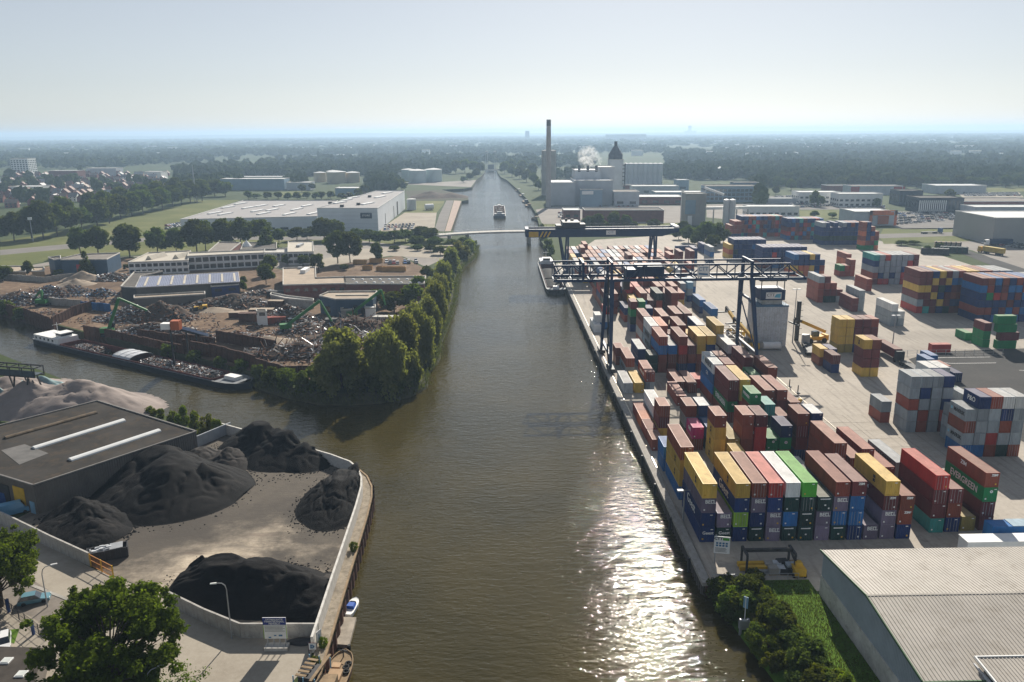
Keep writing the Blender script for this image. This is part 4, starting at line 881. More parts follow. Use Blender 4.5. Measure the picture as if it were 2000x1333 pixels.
def heap(px0, px1, py, ptop, depth, label, peaks=None, seed=1, m=M_coal, rot=0, rough=.1, flat=0.0, name='coal_heap', cat='coal heap', group=HG, dy=0):
    a = G(px0, py); b = G(px1, py); cx = (a.x + b.x) / 2; rx = (b.x - a.x) / 2; y = (a.y + b.y) / 2 + depth / 2 + dy
    h = ptop
    o = mound(name, label, cx, y, rx, depth / 2, h, rad(rot), m, cat, peaks, seed, rough, group=group, flat=flat, clip=YARDP, n=84)
    f = MB(); r = random.Random(seed); R3 = Matrix.Rotation(-rad(rot), 3, 'Z')
    for _ in range(420):
        t = r.uniform(0, 6.283); q = r.uniform(.85, 1.05 + abs(r.gauss(0, .16))); x, y2 = rx * q * math.cos(t), depth / 2 * q * math.sin(t); w = Vector((cx + x * math.cos(rad(rot)) - y2 * math.sin(rad(rot)), y + x * math.sin(rad(rot)) + y2 * math.cos(rad(rot)), 0))
        if not inside(w, YARDP): continue
        s = r.uniform(.06, .34) * (1.3 - min(1, (q - .85) * 2)); zz = r.uniform(.0, .05) + s * .12; f.hexa([(x + s * math.cos(k * 1.257 + t) * r.uniform(.6, 1.3), y2 + s * math.sin(k * 1.257 + t) * r.uniform(.6, 1.3), 0) for k in range(5)], [(x + s * .4 * math.cos(k * 1.257 + t), y2 + s * .4 * math.sin(k * 1.257 + t), zz + .05) for k in range(5)], bottom=False)
    f.build('spilled_coal', m, o, kind='stuff'); return o
heap(95, 432, 1030, 6.6, 30, 'largest black coal heap in the middle beside the warehouse', [(.05, 0, .98, 1.0), (-.3, .3, .85, .95), (.45, .1, .62, .72)], 2, rot=-10, flat=.2)
heap(392, 655, 920, 5.6, 26, 'long black coal heap in the far corner of the walled yard', [(-.4, .15, .85, 1), (.05, .1, .85, 1), (.5, -.1, .55, .7)], 5, rot=-17, dy=-4, flat=.15)
heap(556, 708, 1034, 4.9, 25, 'rounded black coal heap against the white canal wall', [(.15, .1, 1.1, 1), (-.2, .0, .85, .8), (.3, .5, .8, .85)], 7, rot=-4, dy=-1, flat=.2)
heap(282, 668, 1222, 4.6, 18.5, 'low wide black heap behind the bare concrete wall', [(-.45, .1, .75, 1), (0, .1, .85, .95), (.45, -.05, .7, .8), (-.75, .25, .4, .7)], 9, rot=-10, flat=.25, dy=-1.0)
heap(5, 230, 1075, 4.0, 20, 'lumpy grey black heap behind the left wall', [(0, 0, .9, .9), (-.5, .2, .6, .85), (.4, -.2, .65, .75)], 12, rough=.24, rot=-24, dy=-1, flat=.1)
heap(285, 480, 945, 3.4, 19, 'small brownish black heap between the larger coal heaps', [(-.3, .1, .75, 1), (.3, .15, .7, .9), (.1, -.4, .6, .4)], 15, m=mat('dusty_coal', (.03, .025, .022), .9, .4, .3, .5, 5), rough=.2, flat=.1)
heap(560, 690, 1175, 1.4, 8, 'thin brown spoil pile beside the canal wall', [(0, 0, 1, 1)], 17, m=mat('dusty_coal', (.06, .05, .04)), rough=.2)
# tyre-lined edge strip: row of white stones
rs = random.Random(8); wl = MB()
for k in range(90):
    t_ = rs.random(); a = G(262 + t_ * 165 + rs.uniform(-2, 2), 910 + t_ * 78 + rs.uniform(-3, 3)); s = rs.uniform(.12, .3)
    wl.box(a.x - s, a.x + s, a.y - s, a.y + s, 0, s * 1.2 + .5)
wl.build('rubble_line', M_conc_pale, None, kind='stuff', label='line of pale rubble along the coal heap edge', category='rubble')
# ------------------------------------------------------------------ walls of the coal yard
def wall_run(name, label, pts, h, th, step, m, cat='wall', foot=0.0, cap=None):
    t_ = thing(name, label, cat); cache = {}
    for a, b in zip(pts, pts[1:]):
        a = Vector((a.x, a.y, 0)); b = Vector((b.x, b.y, 0)); L = (b - a).length; n = max(1, round(L / step)); s = L / n; d = (b - a) / n; ang = math.atan2(d.y, d.x)
        k0 = round(s, 3)
        if k0 not in cache:
            q = MB(); q.box(.012, s - .012, -th / 2, th / 2, 0, h)
            if foot: q.box(.02, s - .02, -th / 2 - foot, -th / 2 - .001, 0, .25)
            if cap: q.box(.005, s - .005, -th / 2 - .04, th / 2 + .04, h, h + .12)
            cache[k0] = q.mesh('panel', [m])
        for k in range(n): o = put('wall_panel', cache[k0], t_, a + d * k + Vector((0, 0, RND.uniform(0, .015))), ang)
    return t_
M_wallc = mat('wall_concrete', (.36, .345, .32), .9, .2, .5, .1, 6, dirt=(.24, .22, .2))
M_wallw = mat('whitewashed_concrete', (.55, .53, .49), .9, .16, .5, .1, 6, dirt=(.34, .31, .27))
inner = offs(COALQ, 2.0, 0)
wall_run('canal_wall', 'whitish concrete retaining wall curving along the canal side of the coal yard', inner[0:11], 2.5, .35, 2.4, M_wallw, foot=.0)
wall_run('yard_wall', 'bare concrete panel wall between coal yard and street', GP([(624, 1246), (545, 1246), (472, 1246), (400, 1216), (332, 1182)]), 2.3, .3, 2.4, M_wallc)
wall_run('yard_wall', 'bare concrete panel wall from the yellow gate to the warehouse', GP([(177, 1106), (100, 1070), (28, 1034), (-30, 1008)]), 2.4, .3, 2.4, M_wallc)
wall_run('blue_grey_wall', 'pale blue grey concrete wall along the warehouse side of the coal yard', GP([(452, 845), (385, 874), (240, 930), (92, 992)]), 2.6, .3, 3.0, mat('blue_grey_concrete', (.34, .36, .38), .9, .15, .4))
sp = MB(); cq = COALQ[2:]
pts = []
for a, b in zip(cq, cq[1:]):
    n = max(1, int((b - a).length / .65))
    for k in range(n): pts.append(a + (b - a) * k / n)
o2 = offs(pts, -.12, 0); pp = []
for k, p in enumerate(o2): pp.append(p + (pts[k] - p).normalized() * (-.28 if k % 4 < 2 else .0))
sp.strip([Vector((p.x, p.y, -4)) for p in pp], [Vector((p.x, p.y, .05)) for p in pp]); tq = thing('timber_quay', 'old stained sheet pile quay edge beneath the white canal wall', 'quay wall'); sp.build('sheet_piling', M_rust, tq)
lg = MB(); lg.strip(offs(cq, .3, .1), offs(cq, 1.8, .1)); lg.build('ledge', mat('stained_ledge', (.26, .22, .17), .95, .4, .6, dirt=(.14, .12, .07)), tq); e = MB()
for a, b in zip(offs(cq, .1, .14), offs(cq, .1, .14)[1:]): e.beam(a, b, .32, .3)
e.build('wale_beam', M_wood, tq)
# gate and skip
gt = thing('mesh_gate', 'orange yellow mesh gate between two stretches of concrete wall', 'gate', G(178, 1107), math.atan2((G(222, 1130) - G(178, 1107)).y, (G(222, 1130) - G(178, 1107)).x))
L = (G(222, 1130) - G(178, 1107)).length
for x in (0, L / 2, L): b = MB(); b.beam((x, 0, 0), (x, 0, 2.3), .16); b.build('post', M_yellow, gt)
b = MB()
for z in (.2, 1.2, 2.2): b.beam((0, 0, z), (L, 0, z), .09)
for k in range(24): b.beam((L * k / 24, 0, .2), (L * k / 24, 0, 2.2), .03)
b.build('mesh_infill', mat('orange_rust', (.45, .2, .06), .7), gt, kind='stuff')
sk = thing('skip', 'dark open skip loaded with scrap standing inside the yard gate', 'skip', G(212, 1090), rad(24))
b = MB(); 
for (x0, x1, y0, y1) in ((-3.1, 3.1, -1.15, -1.0), (-3.1, 3.1, 1.0, 1.15), (-3.1, -2.95, -1, 1), (2.95, 3.1, -1, 1)): b.box(x0, x1, y0, y1, .1, 1.9)
b.box(-3, 3, -1, 1, .1, .2)
for k in range(8): b.box(-2.9 + k * .8, -2.75 + k * .8, -1.25, -1.15, .1, 1.8)
b.build('body', M_steel_d, sk); b = MB()
for k in range(60): x, y, s = rs.uniform(-2.6, 1), rs.uniform(-.8, .8), rs.uniform(.12, .4); b.box(x - s, x + s, y - s * .5, y + s * .5, 1.0, 1.5 + rs.random() * .6)
b.build('scrap_load', M_wcor, sk, kind='stuff'); b = MB(); b.face([(.4, -1, 1.95), (2.4, -1, 2.0), (2.4, 1, 2.1), (.4, 1, 2.05)]); b.build('sheet_cover', M_steel, sk)
# ------------------------------------------------------------------ dark roofed warehouse
WHH = 6.0
wc = [G(383, 843, WHH), G(190, 783, WHH), G(-175, 875, WHH), G(65, 948, WHH)]
wh = thing('warehouse', 'low warehouse with dark bitumen roof and white skylight strips by the coal yard', 'building')
M_bit = mat('bitumen_roof', (.05, .046, .042), .95, .3, .12, .15, 3, spec=.05, dirt=(.08, .062, .045))
M_bwall = mat('brown_grey_cladding', (.13, .115, .10), .8, .15, .4)
b = MB(); cc = [Vector((p.x, p.y, 0)) for p in wc]
for k in range(4): corr_wall(b, cc[(k + 1) % 4], cc[k], 0, WHH - .1, .5, .06)
b.build('wall', M_bwall, wh); b = MB(); b.hexa([Vector((p.x, p.y, WHH - .3)) for p in wc[::-1]], [Vector((p.x, p.y, WHH - .12)) for p in wc[::-1]]); b.build('roof', M_bit, wh); b = MB()
for k in range(4): b.beam(wc[k], wc[(k + 1) % 4], .35, .3)
b.build('parapet', mat('zinc_edge', (.16, .15, .14), .6), wh)
def roof_strip(px0, py0, px1, py1, wdt, m, nm):
    a = G(px0, py0, WHH); c = G(px1, py1, WHH); d = (c - a).normalized(); n = Vector((-d.y, d.x, 0)) * wdt / 2; b = MB(); prev = None; cs = []
    for e in range(7): t_ = math.pi * e / 6; cs.append((math.cos(t_), math.sin(t_) * .5))
    P = [a + n * x + Vector((0, 0, -.11 + y)) for x, y in cs]; Q = [c + n * x + Vector((0, 0, -.11 + y)) for x, y in cs]; b.strip(P, Q); b.face(P); b.face(Q[::-1]); b.build(nm, m, wh)
M_sky = mat('skylight_plastic', (.62, .63, .62), .4, .06, .5)
roof_strip(65, 876, 242, 821, 1.7, M_sky, 'skylight'); roof_strip(136, 899, 311, 841, 1.7, M_sky, 'skylight'); roof_strip(10, 856, 188, 806, 1.5, mat('mossy_skylight', (.10, .075, .05), .9, .4, .8), 'skylight')
lot = MB(); lot.hexa([G(2, 880, WHH - .1), G(38, 908, WHH - .1), G(95, 886, WHH - .1), G(48, 868, WHH - .1)], [p + Vector((0, 0, .03)) for p in (G(2, 880, WHH - .1), G(38, 908, WHH - .1), G(95, 886, WHH - .1), G(48, 868, WHH - .1))]); lot.build('roof_patch', mat('newer_felt', (.12, .115, .11), .9), wh)
a, c = cc[3], cc[2]; d = (c - a).normalized(); nn = Vector((d.y, -d.x, 0))
if nn.y > 0: nn = -nn
def on_wall(s0, s1, z0, z1, m, nm, off=.12):
    b = MB(); b.hexa([a + d * s0 + nn * off, a + d * s1 + nn * off, a + d * s1 + nn * .02, a + d * s0 + nn * .02], [a + d * s0 + nn * off + Vector((0, 0, z1)), a + d * s1 + nn * off + Vector((0, 0, z1)), a + d * s1 + nn * .02 + Vector((0, 0, z1)), a + d * s0 + nn * .02 + Vector((0, 0, z1))]); b.build(nm, m, wh)
on_wall(3.2, 6.6, 0, 4.6, M_yellow, 'roller_door'); on_wall(.6, 2.0, 0, 2.4, CM['L'], 'door'); on_wall(8, 11, 0, 4.2, M_steel_d, 'roller_door')
# blue vans by the warehouse
def car_mesh(L=4.3, W=1.75, H=1.5, van=False, full=True):
    b = MB(); w2 = W / 2; z0, zb, zt = .28, H * .58, H
    prof = [(-L / 2, z0), (-L / 2, zb * .85), (-L / 2 + .12, zb), (L * .22, zb), (L / 2 - .1, zb * .78), (L / 2, zb * .6), (L / 2, z0)]
    i = len(b.v)
    for s in (-1, 1):
        for x, z in prof: b.v.append((x, s * w2 * (1 if z < zb * .9 else .97), z))
    n = len(prof); b.f += [(i + k, i + (k + 1) % n, i + n + (k + 1) % n, i + n + k) for k in range(n)]; b.m += [0] * n
    b.f += [tuple(i + k for k in range(n))[::-1], tuple(i + n + k for k in range(n))]; b.m += [0, 0]
    r0, r1 = (-L / 2 + .1, L * .22) if not van else (-L / 2 + .02, L * .34); t0, t1 = (-L * .36, L * .06) if not van else (-L / 2 + .05, L * .22)
    bt = [(r0, -w2 * .95, zb), (r1, -w2 * .95, zb), (r1, w2 * .95, zb), (r0, w2 * .95, zb)]; tp = [(t0, -w2 * .8, zt), (t1, -w2 * .8, zt), (t1, w2 * .8, zt), (t0, w2 * .8, zt)]
    b.hexa(bt, tp, 0 if van else 1, 0)
    if full: return b
    for x in (-L * .31, L * .31):
        for s in (-1, 1): b.tube((x, s * (w2 - .18), .32), (x, s * (w2 + .01), .32), .32, n=8, m=2)
    return b
def car(loc, rz, m, label, group=None, L=4.3, W=1.75, H=1.5, van=False):
    t_ = thing('van' if van else 'car', label, 'van' if van else 'car', loc, rz, group)
    car_mesh(L, W, H, van).build('body', [m, M_glass], t_)
    for x in (-L * .31, L * .31):
        for s in (-1, 1): b = MB(); b.tube((x, s * (W / 2 - .18), .32), (x, s * (W / 2 + .01), .32), .32, n=12); b.build('wheel', M_black, t_)
    for s in (-1, 1): b = MB(); b.box(L / 2 - .02, L / 2 + .02, s * W * .36 - .18, s * W * .36 + .18, .62, .78); b.build('headlight', M_white, t_)
    if van: b = MB(); b.face([(L * .345, -W * .42, H * .62), (L * .345, W * .42, H * .62), (L * .24, W * .36, H * .97), (L * .24, -W * .36, H * .97)]); b.build('windscreen', M_glass, t_)
    return t_
def car_paint(n, c): return mat('car_paint_' + n, c, .3, .05, 1.0, spec=.6)
car(G(30, 1003), rad(35), car_paint('sky', (.12, .32, .5)), 'light blue van parked at the warehouse door', None, 5.0, 1.95, 2.3, True)
car(G(2, 985), rad(35), car_paint('blue', (.03, .1, .3)), 'dark blue van half hidden at the warehouse door', None, 5.0, 1.95, 2.3, True)
car(G(68, 1176), rad(22), car_paint('teal', (.10, .22, .27)), 'blue grey hatchback parked in the street bay')
car(G(120, 1224), rad(205), car_paint('white', (.7, .7, .7)), 'white car half under the big tree')
car(G(8, 1262), rad(-60), car_paint('white', (.7, .7, .7)), 'white car in the fenced forecourt', None, 4.6)
# ------------------------------------------------------------------ street furniture near left
def street_lamp(loc, h, arm, rz, label):
    t_ = thing('street_lamp', label, 'street lamp', loc, rz); b = MB(); b.tube((0, 0, 0), (0, 0, h - 1.2), .11, .07, 8); P0 = [(0, 0, h - 1.2), (arm * .12, 0, h - .5), (arm * .4, 0, h - .12), (arm, 0, h)]
    for p, q_ in zip(P0, P0[1:]): b.tube(p, q_, .065, n=7)
    b.build('pole', M_steel, t_); b = MB(); b.hexa([(arm - .1, -.14, h - .08), (arm + .75, -.11, h + .0), (arm + .75, .11, h + .0), (arm - .1, .14, h - .08)], [(arm - .1, -.1, h + .1), (arm + .7, -.08, h + .12), (arm + .7, .08, h + .12), (arm - .1, .1, h + .1)]); b.build('lamp_head', M_white, t_)
street_lamp(G(453, 1248), HT(453, 1248, 1137), 1.3, rad(195), 'grey street lamp standing at the bare concrete wall')
street_lamp(G(93, 1186), HT(93, 1186, 1108), 1.4, rad(25), 'grey street lamp beside the parked blue grey hatchback')
street_lamp(G(300, 1420), HT(300, 1420, 1310), 1.4, rad(30), 'grey street lamp at the shrub beside the big tree')
sg = thing('project_sign', 'tall blue and white canal project sign on a concrete block', 'sign', G(541, 1268), rad(0))
sw = (G(562, 1268) - G(517, 1268)).length; b = MB(); b.box(-sw / 2, sw / 2, -.55, .75, 0, .5); b.build('block', M_conc_pale, sg); b = MB(); Hs = HT(541, 1268, 1206)
for k in range(4): x = -sw / 2 + .35 + k * (sw - .7) / 3; b.beam((x, .1, .5), (x, 0, Hs - .2), .1); b.beam((x, .65, .5), (x, .05, 1.9), .08)
b.build('support', M_steel, sg); sb = MB(); z0 = HT(541, 1268, 1247); sb.box(-sw / 2, sw / 2, -.1, -.02, z0, Hs); pb = sb.build('board', M_white, sg)
zc = Hs - (Hs - z0) * .34; b = MB(); b.box(-sw / 2, sw / 2, -.125, -.101, zc, Hs); b.build('header_panel', mat('sign_navy', (.02, .04, .22), .5, .05), pb); b = MB(); b.box(-sw / 2, -sw / 2 + .08, -.13, -.101, z0, zc); b.box(sw / 2 - .08, sw / 2, -.13, -.101, z0, zc); b.build('edge_strip', CM['l'], pb, kind='stuff')
for k, s in enumerate(('OPTIMALISATIE', 'TWENTEKANAAL', 'HENGELO')): letter(s, .36, M_lw, pb, (0, -.14, Hs - .28 - k * .32), 0, .95, .008)
b = MB()
for k in range(5): b.box(-sw / 2 + .2, sw / 2 - .25 - .25 * (k % 2), -.12, -.101, zc - .2 - k * .2, zc - .16 - k * .2)
b.build('text_line', M_lk, pb, kind='stuff'); b = MB(); b.box(-.2, .12, -.12, -.101, z0 + .42, z0 + .58); b.box(.45, .95, -.12, -.101, z0 + .38, z0 + .62); b.box(-.95, -.6, -.12, -.101, z0 + .12, z0 + .3); b.build('partner_logo', M_lb, pb, kind='stuff')
ks = thing('kilometre_sign', 'small framed waterway sign with white 15 on blue', 'sign', G(612, 1283), rad(0)); b = MB(); b.tube((-.55, .05, 0), (-.55, .05, 2.2), .06); b.build('post', M_crane, ks); b = MB(); b.box(-.5, .5, -.03, .03, 1.1, 2.1); kb = b.build('board', M_white, ks)
b = MB(); b.box(-.56, .56, -.02, .02, 1.04, 2.16); b.build('rim', CM['m'], ks); b = MB(); b.face([(-.3, -.04, 1.3), (.05, -.04, 1.3), (.3, -.04, 1.6), (.05, -.04, 1.9), (-.3, -.04, 1.9)]); b.build('arrow', M_lb, kb); letter('15', .38, M_lw, kb, (-.08, -.05, 1.6), 0, .9)
vb = thing('banner_sign', 'narrow white banner sign leaning by the canal wall end', 'sign', G(624, 1262), rad(65)); b = MB(); b.box(-.5, .5, -.03, .03, .6, 2.4); b.build('panel', M_white, vb); b = MB(); b.beam((-.5, 0, 0), (-.5, 0, 2.4), .07); b.beam((.5, 0, 0), (.5, 0, 2.4), .07); b.build('post', M_steel, vb); letter('i', 1.0, M_lb, vb, (0, -.05, 1.5), 0, 1, .04)
tb = thing('upturned_boat', 'dark green rowing boat upturned against the concrete wall', 'boat', G(590, 1256), rad(0)); b = MB()
ring = []
for k in range(9):
    x = -2.3 + k * .575; w_ = .85 * math.sin(math.pi * (k + .35) / 8.7); ring.append([(x, w_ * math.cos(t), .06 + .62 * math.sin(t) * (w_ / .85) ** .5) for t in np.linspace(0, math.pi, 7)])
for p, q_ in zip(ring, ring[1:]): b.strip(p, q_)
b.build('hull', M_steel_d, tb, smooth=True); b = MB(); b.beam((-2.3, 0, .3), (2.2, 0, .66), .07); b.build('keel', M_crane, tb)
fs = thing('timber_rack', 'blue framed timber rack on the bank at the street end', 'rack', G(596, 1345), rad(-14)); b = MB()
for x in (-1.6, -.2, 1.4):
    for y in (0, 4.4): b.beam((x, y, 0), (x, y, 1.6), .12)
b.build('post', CM['L'], fs, kind='stuff'); b = MB()
for k in range(5): b.box(-1.5, 0, .3 + k * .8, .7 + k * .8, 1.4, 1.5)
b.box(.9, 1.3, -.5, 5, 1.5, 1.7); b.build('timber', M_wood, fs, kind='stuff'); b = MB(); b.box(-1.2, .6, .4, 3.4, .05, 1.2); b.build('crate_body', M_steel_d, fs)
# pontoon, boat, tug
po = thing('pontoon', 'concrete pontoon moored below the canal wall', 'pontoon'); pq = [G(648, 1258, WZ + .6), G(682, 1260, WZ + .6), G(696, 1206, WZ + .6), G(666, 1205, WZ + .6)]
b = MB(); b.hexa([Vector((p.x, p.y, WZ - .6)) for p in pq], pq); b.build('deck', mat('pontoon_deck', (.3, .26, .21), .95, .3, .8, .1), po); b = MB()
for p in pq[:2]: b.tube(p + Vector((0, -.2, -.6)), p + Vector((0, -.2, .1)), .25)
b.build('fender', M_black, po)
def hull_rings(L, W, n, z0, z1, bow=.3, stern=.12):
    R_ = []
    for k in range(n + 1):
        s = k / n; y = -L / 2 + L * s; f = 1.0
        if s > 1 - bow: f = math.sqrt(max(0, 1 - ((s - 1 + bow) / bow) ** 2.4))
        if s < stern: f = .72 + .28 * math.sqrt(s / stern)
        w_ = max(.02, W / 2 * f); sh = z1 + .25 * max(0, (s - .8) / .2) ** 2 * (z1 - z0) * .6
        R_.append((y, w_, sh))
    return R_
def hull(mb, rings, z0, m=0, mdeck=1, inset=.0):
    Ls = [[(-w_, y, z1), (-w_ * .92, y, z0), (w_ * .92, y, z0), (w_, y, z1)] for y, w_, z1 in rings]
    for p, q_ in zip(Ls, Ls[1:]):
        for e in range(3): mb.face([p[e], q_[e], q_[e + 1], p[e + 1]], m)
    mb.face(Ls[0], m); mb.face(Ls[-1][::-1], m)
    if mdeck is not None:
        for (y0, w0, za), (y1, w1, zb) in zip(rings, rings[1:]): mb.face([(-w0, y0, za - .05), (w0, y0, za - .05), (w1, y1, zb - .05), (-w1, y1, zb - .05)], mdeck)
cb_ = thing('motor_boat', 'small white motor boat with blue cover moored at the pontoon', 'boat', Vector((*G(687, 1190, WZ).xy, WZ)), rad(-8)); b = MB(); hull(b, hull_rings(4.6, 1.75, 14, -.2, .62, .5), -.2); b.build('hull', [M_white, M_white], cb_)
b = MB(); b.hexa([(-.7, -.9, .62), (.7, -.9, .62), (.62, .5, .62), (-.62, .5, .62)], [(-.55, -.8, 1.05), (.55, -.8, 1.05), (.45, .3, 1.05), (-.45, .3, 1.05)]); b.build('cover', mat('cover_blue', (.03, .1, .4), .7), cb_); b = MB(); b.hexa([(-.6, .55, .62), (.6, .55, .62), (.35, 1.2, .62), (-.35, 1.2, .62)], [(-.5, .6, .95), (.5, .6, .95), (.3, .8, .95), (-.3, .8, .95)]); b.build('windscreen', M_glass, cb_)
tg = thing('work_tug', 'old brown work boat with tyre fenders moored at the quay', 'boat', Vector((*G(655, 1335, WZ).xy, WZ)), rad(-4)); b = MB(); hull(b, hull_rings(11, 3.6, 18, -.5, 1.0, .45), -.5); b.build('hull', [M_rust, M_wood], tg)
b = MB(); b.box(-.9, .9, -1.2, 1.0, .95, 1.5); b.box(-1.0, .2, 1.6, 2.6, .95, 1.3); b.build('hatch', mat('tan_hatch', (.36, .24, .14), .8), tg); b = MB(); b.box(-1.1, 1.1, -4.6, -2, .95, 3.0); b.build('wheelhouse', M_wood, tg); b = MB()
b.tube((0, 4.2, 1), (0, 4.2, 2.2), .09); b.beam((-.6, 4.2, 2.0), (.6, 4.2, 2.0), .1); b.build('bitts', M_steel_d, tg)
for k, (x, y) in enumerate(((1.0, 1.9), (1.25, 1.0), (1.1, 2.7), (-1.2, .6))):
    b = MB(); n = 12
    for e in range(n):
        t0, t1 = 2 * math.pi * e / n, 2 * math.pi * (e + 1) / n; b.tube((x + .38 * math.cos(t0), y + .38 * math.sin(t0), 1.12), (x + .38 * math.cos(t1), y + .38 * math.sin(t1), 1.12), .14, n=6, caps=False)
    b.build('tyre_fender', M_black, tg)
for sx in (-1, 1): b = MB(); [b.beam((sx * r0[1], r0[0], r0[2] + .05), (sx * r1[1], r1[0], r1[2] + .05), .12, .18) for r0, r1 in zip(hull_rings(11, 3.6, 18, -.5, 1.0, .45), hull_rings(11, 3.6, 18, -.5, 1.0, .45)[1:])]; b.build('gunwale', M_wood, tg)
# near house roof and forecourt fence
rf = thing('near_house', 'dark flat roofed house with two roof lights at the street corner', 'house'); rq = [G(-60, 1262, 3.4), G(85, 1266, 3.4), G(60, 1360, 3.4), G(-60, 1390, 3.4)]
b = MB(); b.hexa([Vector((p.x, p.y, 0)) for p in rq[::-1]], [Vector((p.x, p.y, 3.3)) for p in rq[::-1]]); b.build('wall', M_bwall, rf); b = MB(); b.hexa([p + Vector((0, 0, -.08)) for p in rq[::-1]], [p + Vector((0, 0, .05)) for p in rq[::-1]]); b.build('roof', mat('dark_felt', (.05, .042, .035), .95, .3, .6, .2), rf)
for (x, y) in ((13, 1292), (42, 1318)): g = G(x, y, 3.45); b = MB(); b.box(g.x - .6, g.x + .6, g.y - .6, g.y + .6, 3.44, 3.62); o = b.build('roof_light', M_white, rf); b = MB(); b.box(g.x - .48, g.x + .48, g.y - .48, g.y + .48, 3.62, 3.68); b.build('pane', mat('pale_dome', (.5, .52, .5), .3), o)
ff = thing('forecourt_fence', 'dark mesh fence with blue gate posts at the forecourt', 'fence'); A = G(-10, 1175); B_ = G(90, 1252); d = (B_ - A); L = d.length; d.normalize()
for k in range(9): p = A + d * (L * k / 8); b = MB(); b.beam((0, 0, 0), (0, 0, 1.9), .09); b.build('post', M_steel_d, ff, p)
for p in (G(18, 1196), G(66, 1240)): b = MB(); b.box(-.16, .16, -.16, .16, 0, 2.2); b.build('gate_post', mat('post_navy', (.02, .05, .16), .5), ff, p)
b = MB()
for z in (.15, 1.0, 1.85): b.beam(A + Vector((0, 0, z)), B_ + Vector((0, 0, z)), .045)
for k in range(70): p = A + d * (L * k / 70); b.beam(p + Vector((0, 0, .15)), p + Vector((0, 0, 1.85)), .02)
b.build('mesh_infill', M_steel_d, ff, kind='stuff')
fill('forecourt_grass', GP([(8, 1232), (38, 1229), (28, 1258), (12, 1252)]), [M_lush], z=.06, kind='structure'); fill('bay_kerb', GP([(-20, 1108), (140, 1172), (138, 1177), (-22, 1114)]), [M_conc], z=.1, skirt=.1, kind='structure')
# ------------------------------------------------------------------ gravel heaps, conveyor and tarps behind the warehouse
M_grav = mat('pinkish_gravel', (.25, .21, .19), .95, .18, .2, .3, 3)
a = G(110, 812); mound('gravel_heap', 'large pinkish gravel heap behind the dark warehouse roof', a.x, a.y + 6, 25, 15, 9, rad(-15), M_grav, 'gravel heap', [(.15, 0, .9, 1), (-.4, -.1, .7, .8)], 21, .07)
a = G(20, 790); mound('gravel_heap', 'flatter pale gravel heap below the conveyor bridge', a.x - 6, a.y + 9, 18, 14, 5, 0, M_grav, 'gravel heap', None, 23, .08)
M_tarp = mat('teal_tarpaulin', (.18, .27, .28), .6, .35, .25, .3, .8)
for k, (x, y, rx, ry, h) in enumerate(((40, 770, 13, 5, 4.0), (85, 758, 12, 4, 3.4), (5, 790, 9, 4, 4.5))): a = G(x, y); mound('tarpaulin', ['crumpled grey green tarpaulin over gravel under the conveyor', 'crumpled pale tarpaulin over gravel next to the canal', 'blue green tarpaulin at the foot of the gravel heap'][k], a.x, a.y, rx, ry, h, rad(-18), M_tarp, 'tarpaulin', [(0, 0, 1, 1), (.4, .2, .5, .8)], 30 + k, .3, n=30)
cv = thing('conveyor_bridge', 'dark steel lattice conveyor bridge on slanted legs at the gravel heaps', 'conveyor'); A = G(-110, 712, 9.5) ; B_ = G(76, 726, 9.5); d = (B_ - A).normalized(); n = Vector((-d.y, d.x, 0)); L = (B_ - A).length; b = MB()
for s in (-1, 1):
    for z in (-1.2, 1.2): b.beam(A + n * s * 1.5 + Vector((0, 0, z)), B_ + n * s * 1.5 + Vector((0, 0, z)), .3)
    for k in range(9): p = A + d * (L * k / 8) + n * s * 1.5; b.beam(p + Vector((0, 0, -1.2)), p + Vector((0, 0, 1.2)), .2)
for k in range(9): p = A + d * (L * k / 8); b.beam(p + n * 1.5 + Vector((0, 0, 1.2)), p - n * 1.5 + Vector((0, 0, 1.2)), .2)
b.build('lattice_frame', M_steel_d, cv); b = MB(); b.beam(A + Vector((0, 0, -.7)), B_ + Vector((0, 0, -.7)), 2.4, .15); b.build('belt', mat('side_sheet', (.05, .07, .09), .7), cv)
b = MB(); b.beam(A - n * 1.55 + Vector((0, 0, -.3)), B_ - n * 1.55 + Vector((0, 0, -.3)), .06, 1.6); b.build('side_sheet', mat('side_sheet', (.05, .07, .09)), cv)
for k in (3, 5, 6.3, 7.4):
    p = A + d * (L * k / 8)
    for s in (-1, 1): b = MB(); b.beam(p + n * s * 1.4 + Vector((0, 0, -1.2)), p + n * s * 2.6 + d * (.8 * s) + Vector((0, 0, -9.5)), .3); b.build('leg', M_steel_d, cv)
pl = thing('retaining_piles', 'row of rusty retaining piles at the gravel yard water edge', 'piles'); 
for k in range(16): p = G(135 + k * 7.6, 752 + k * 2.4); b = MB(); b.box(-.8, .8, -.35, .35, -4, RND.uniform(.9, 1.8)); b.build('pile', M_rust, pl, p, rad(-25))
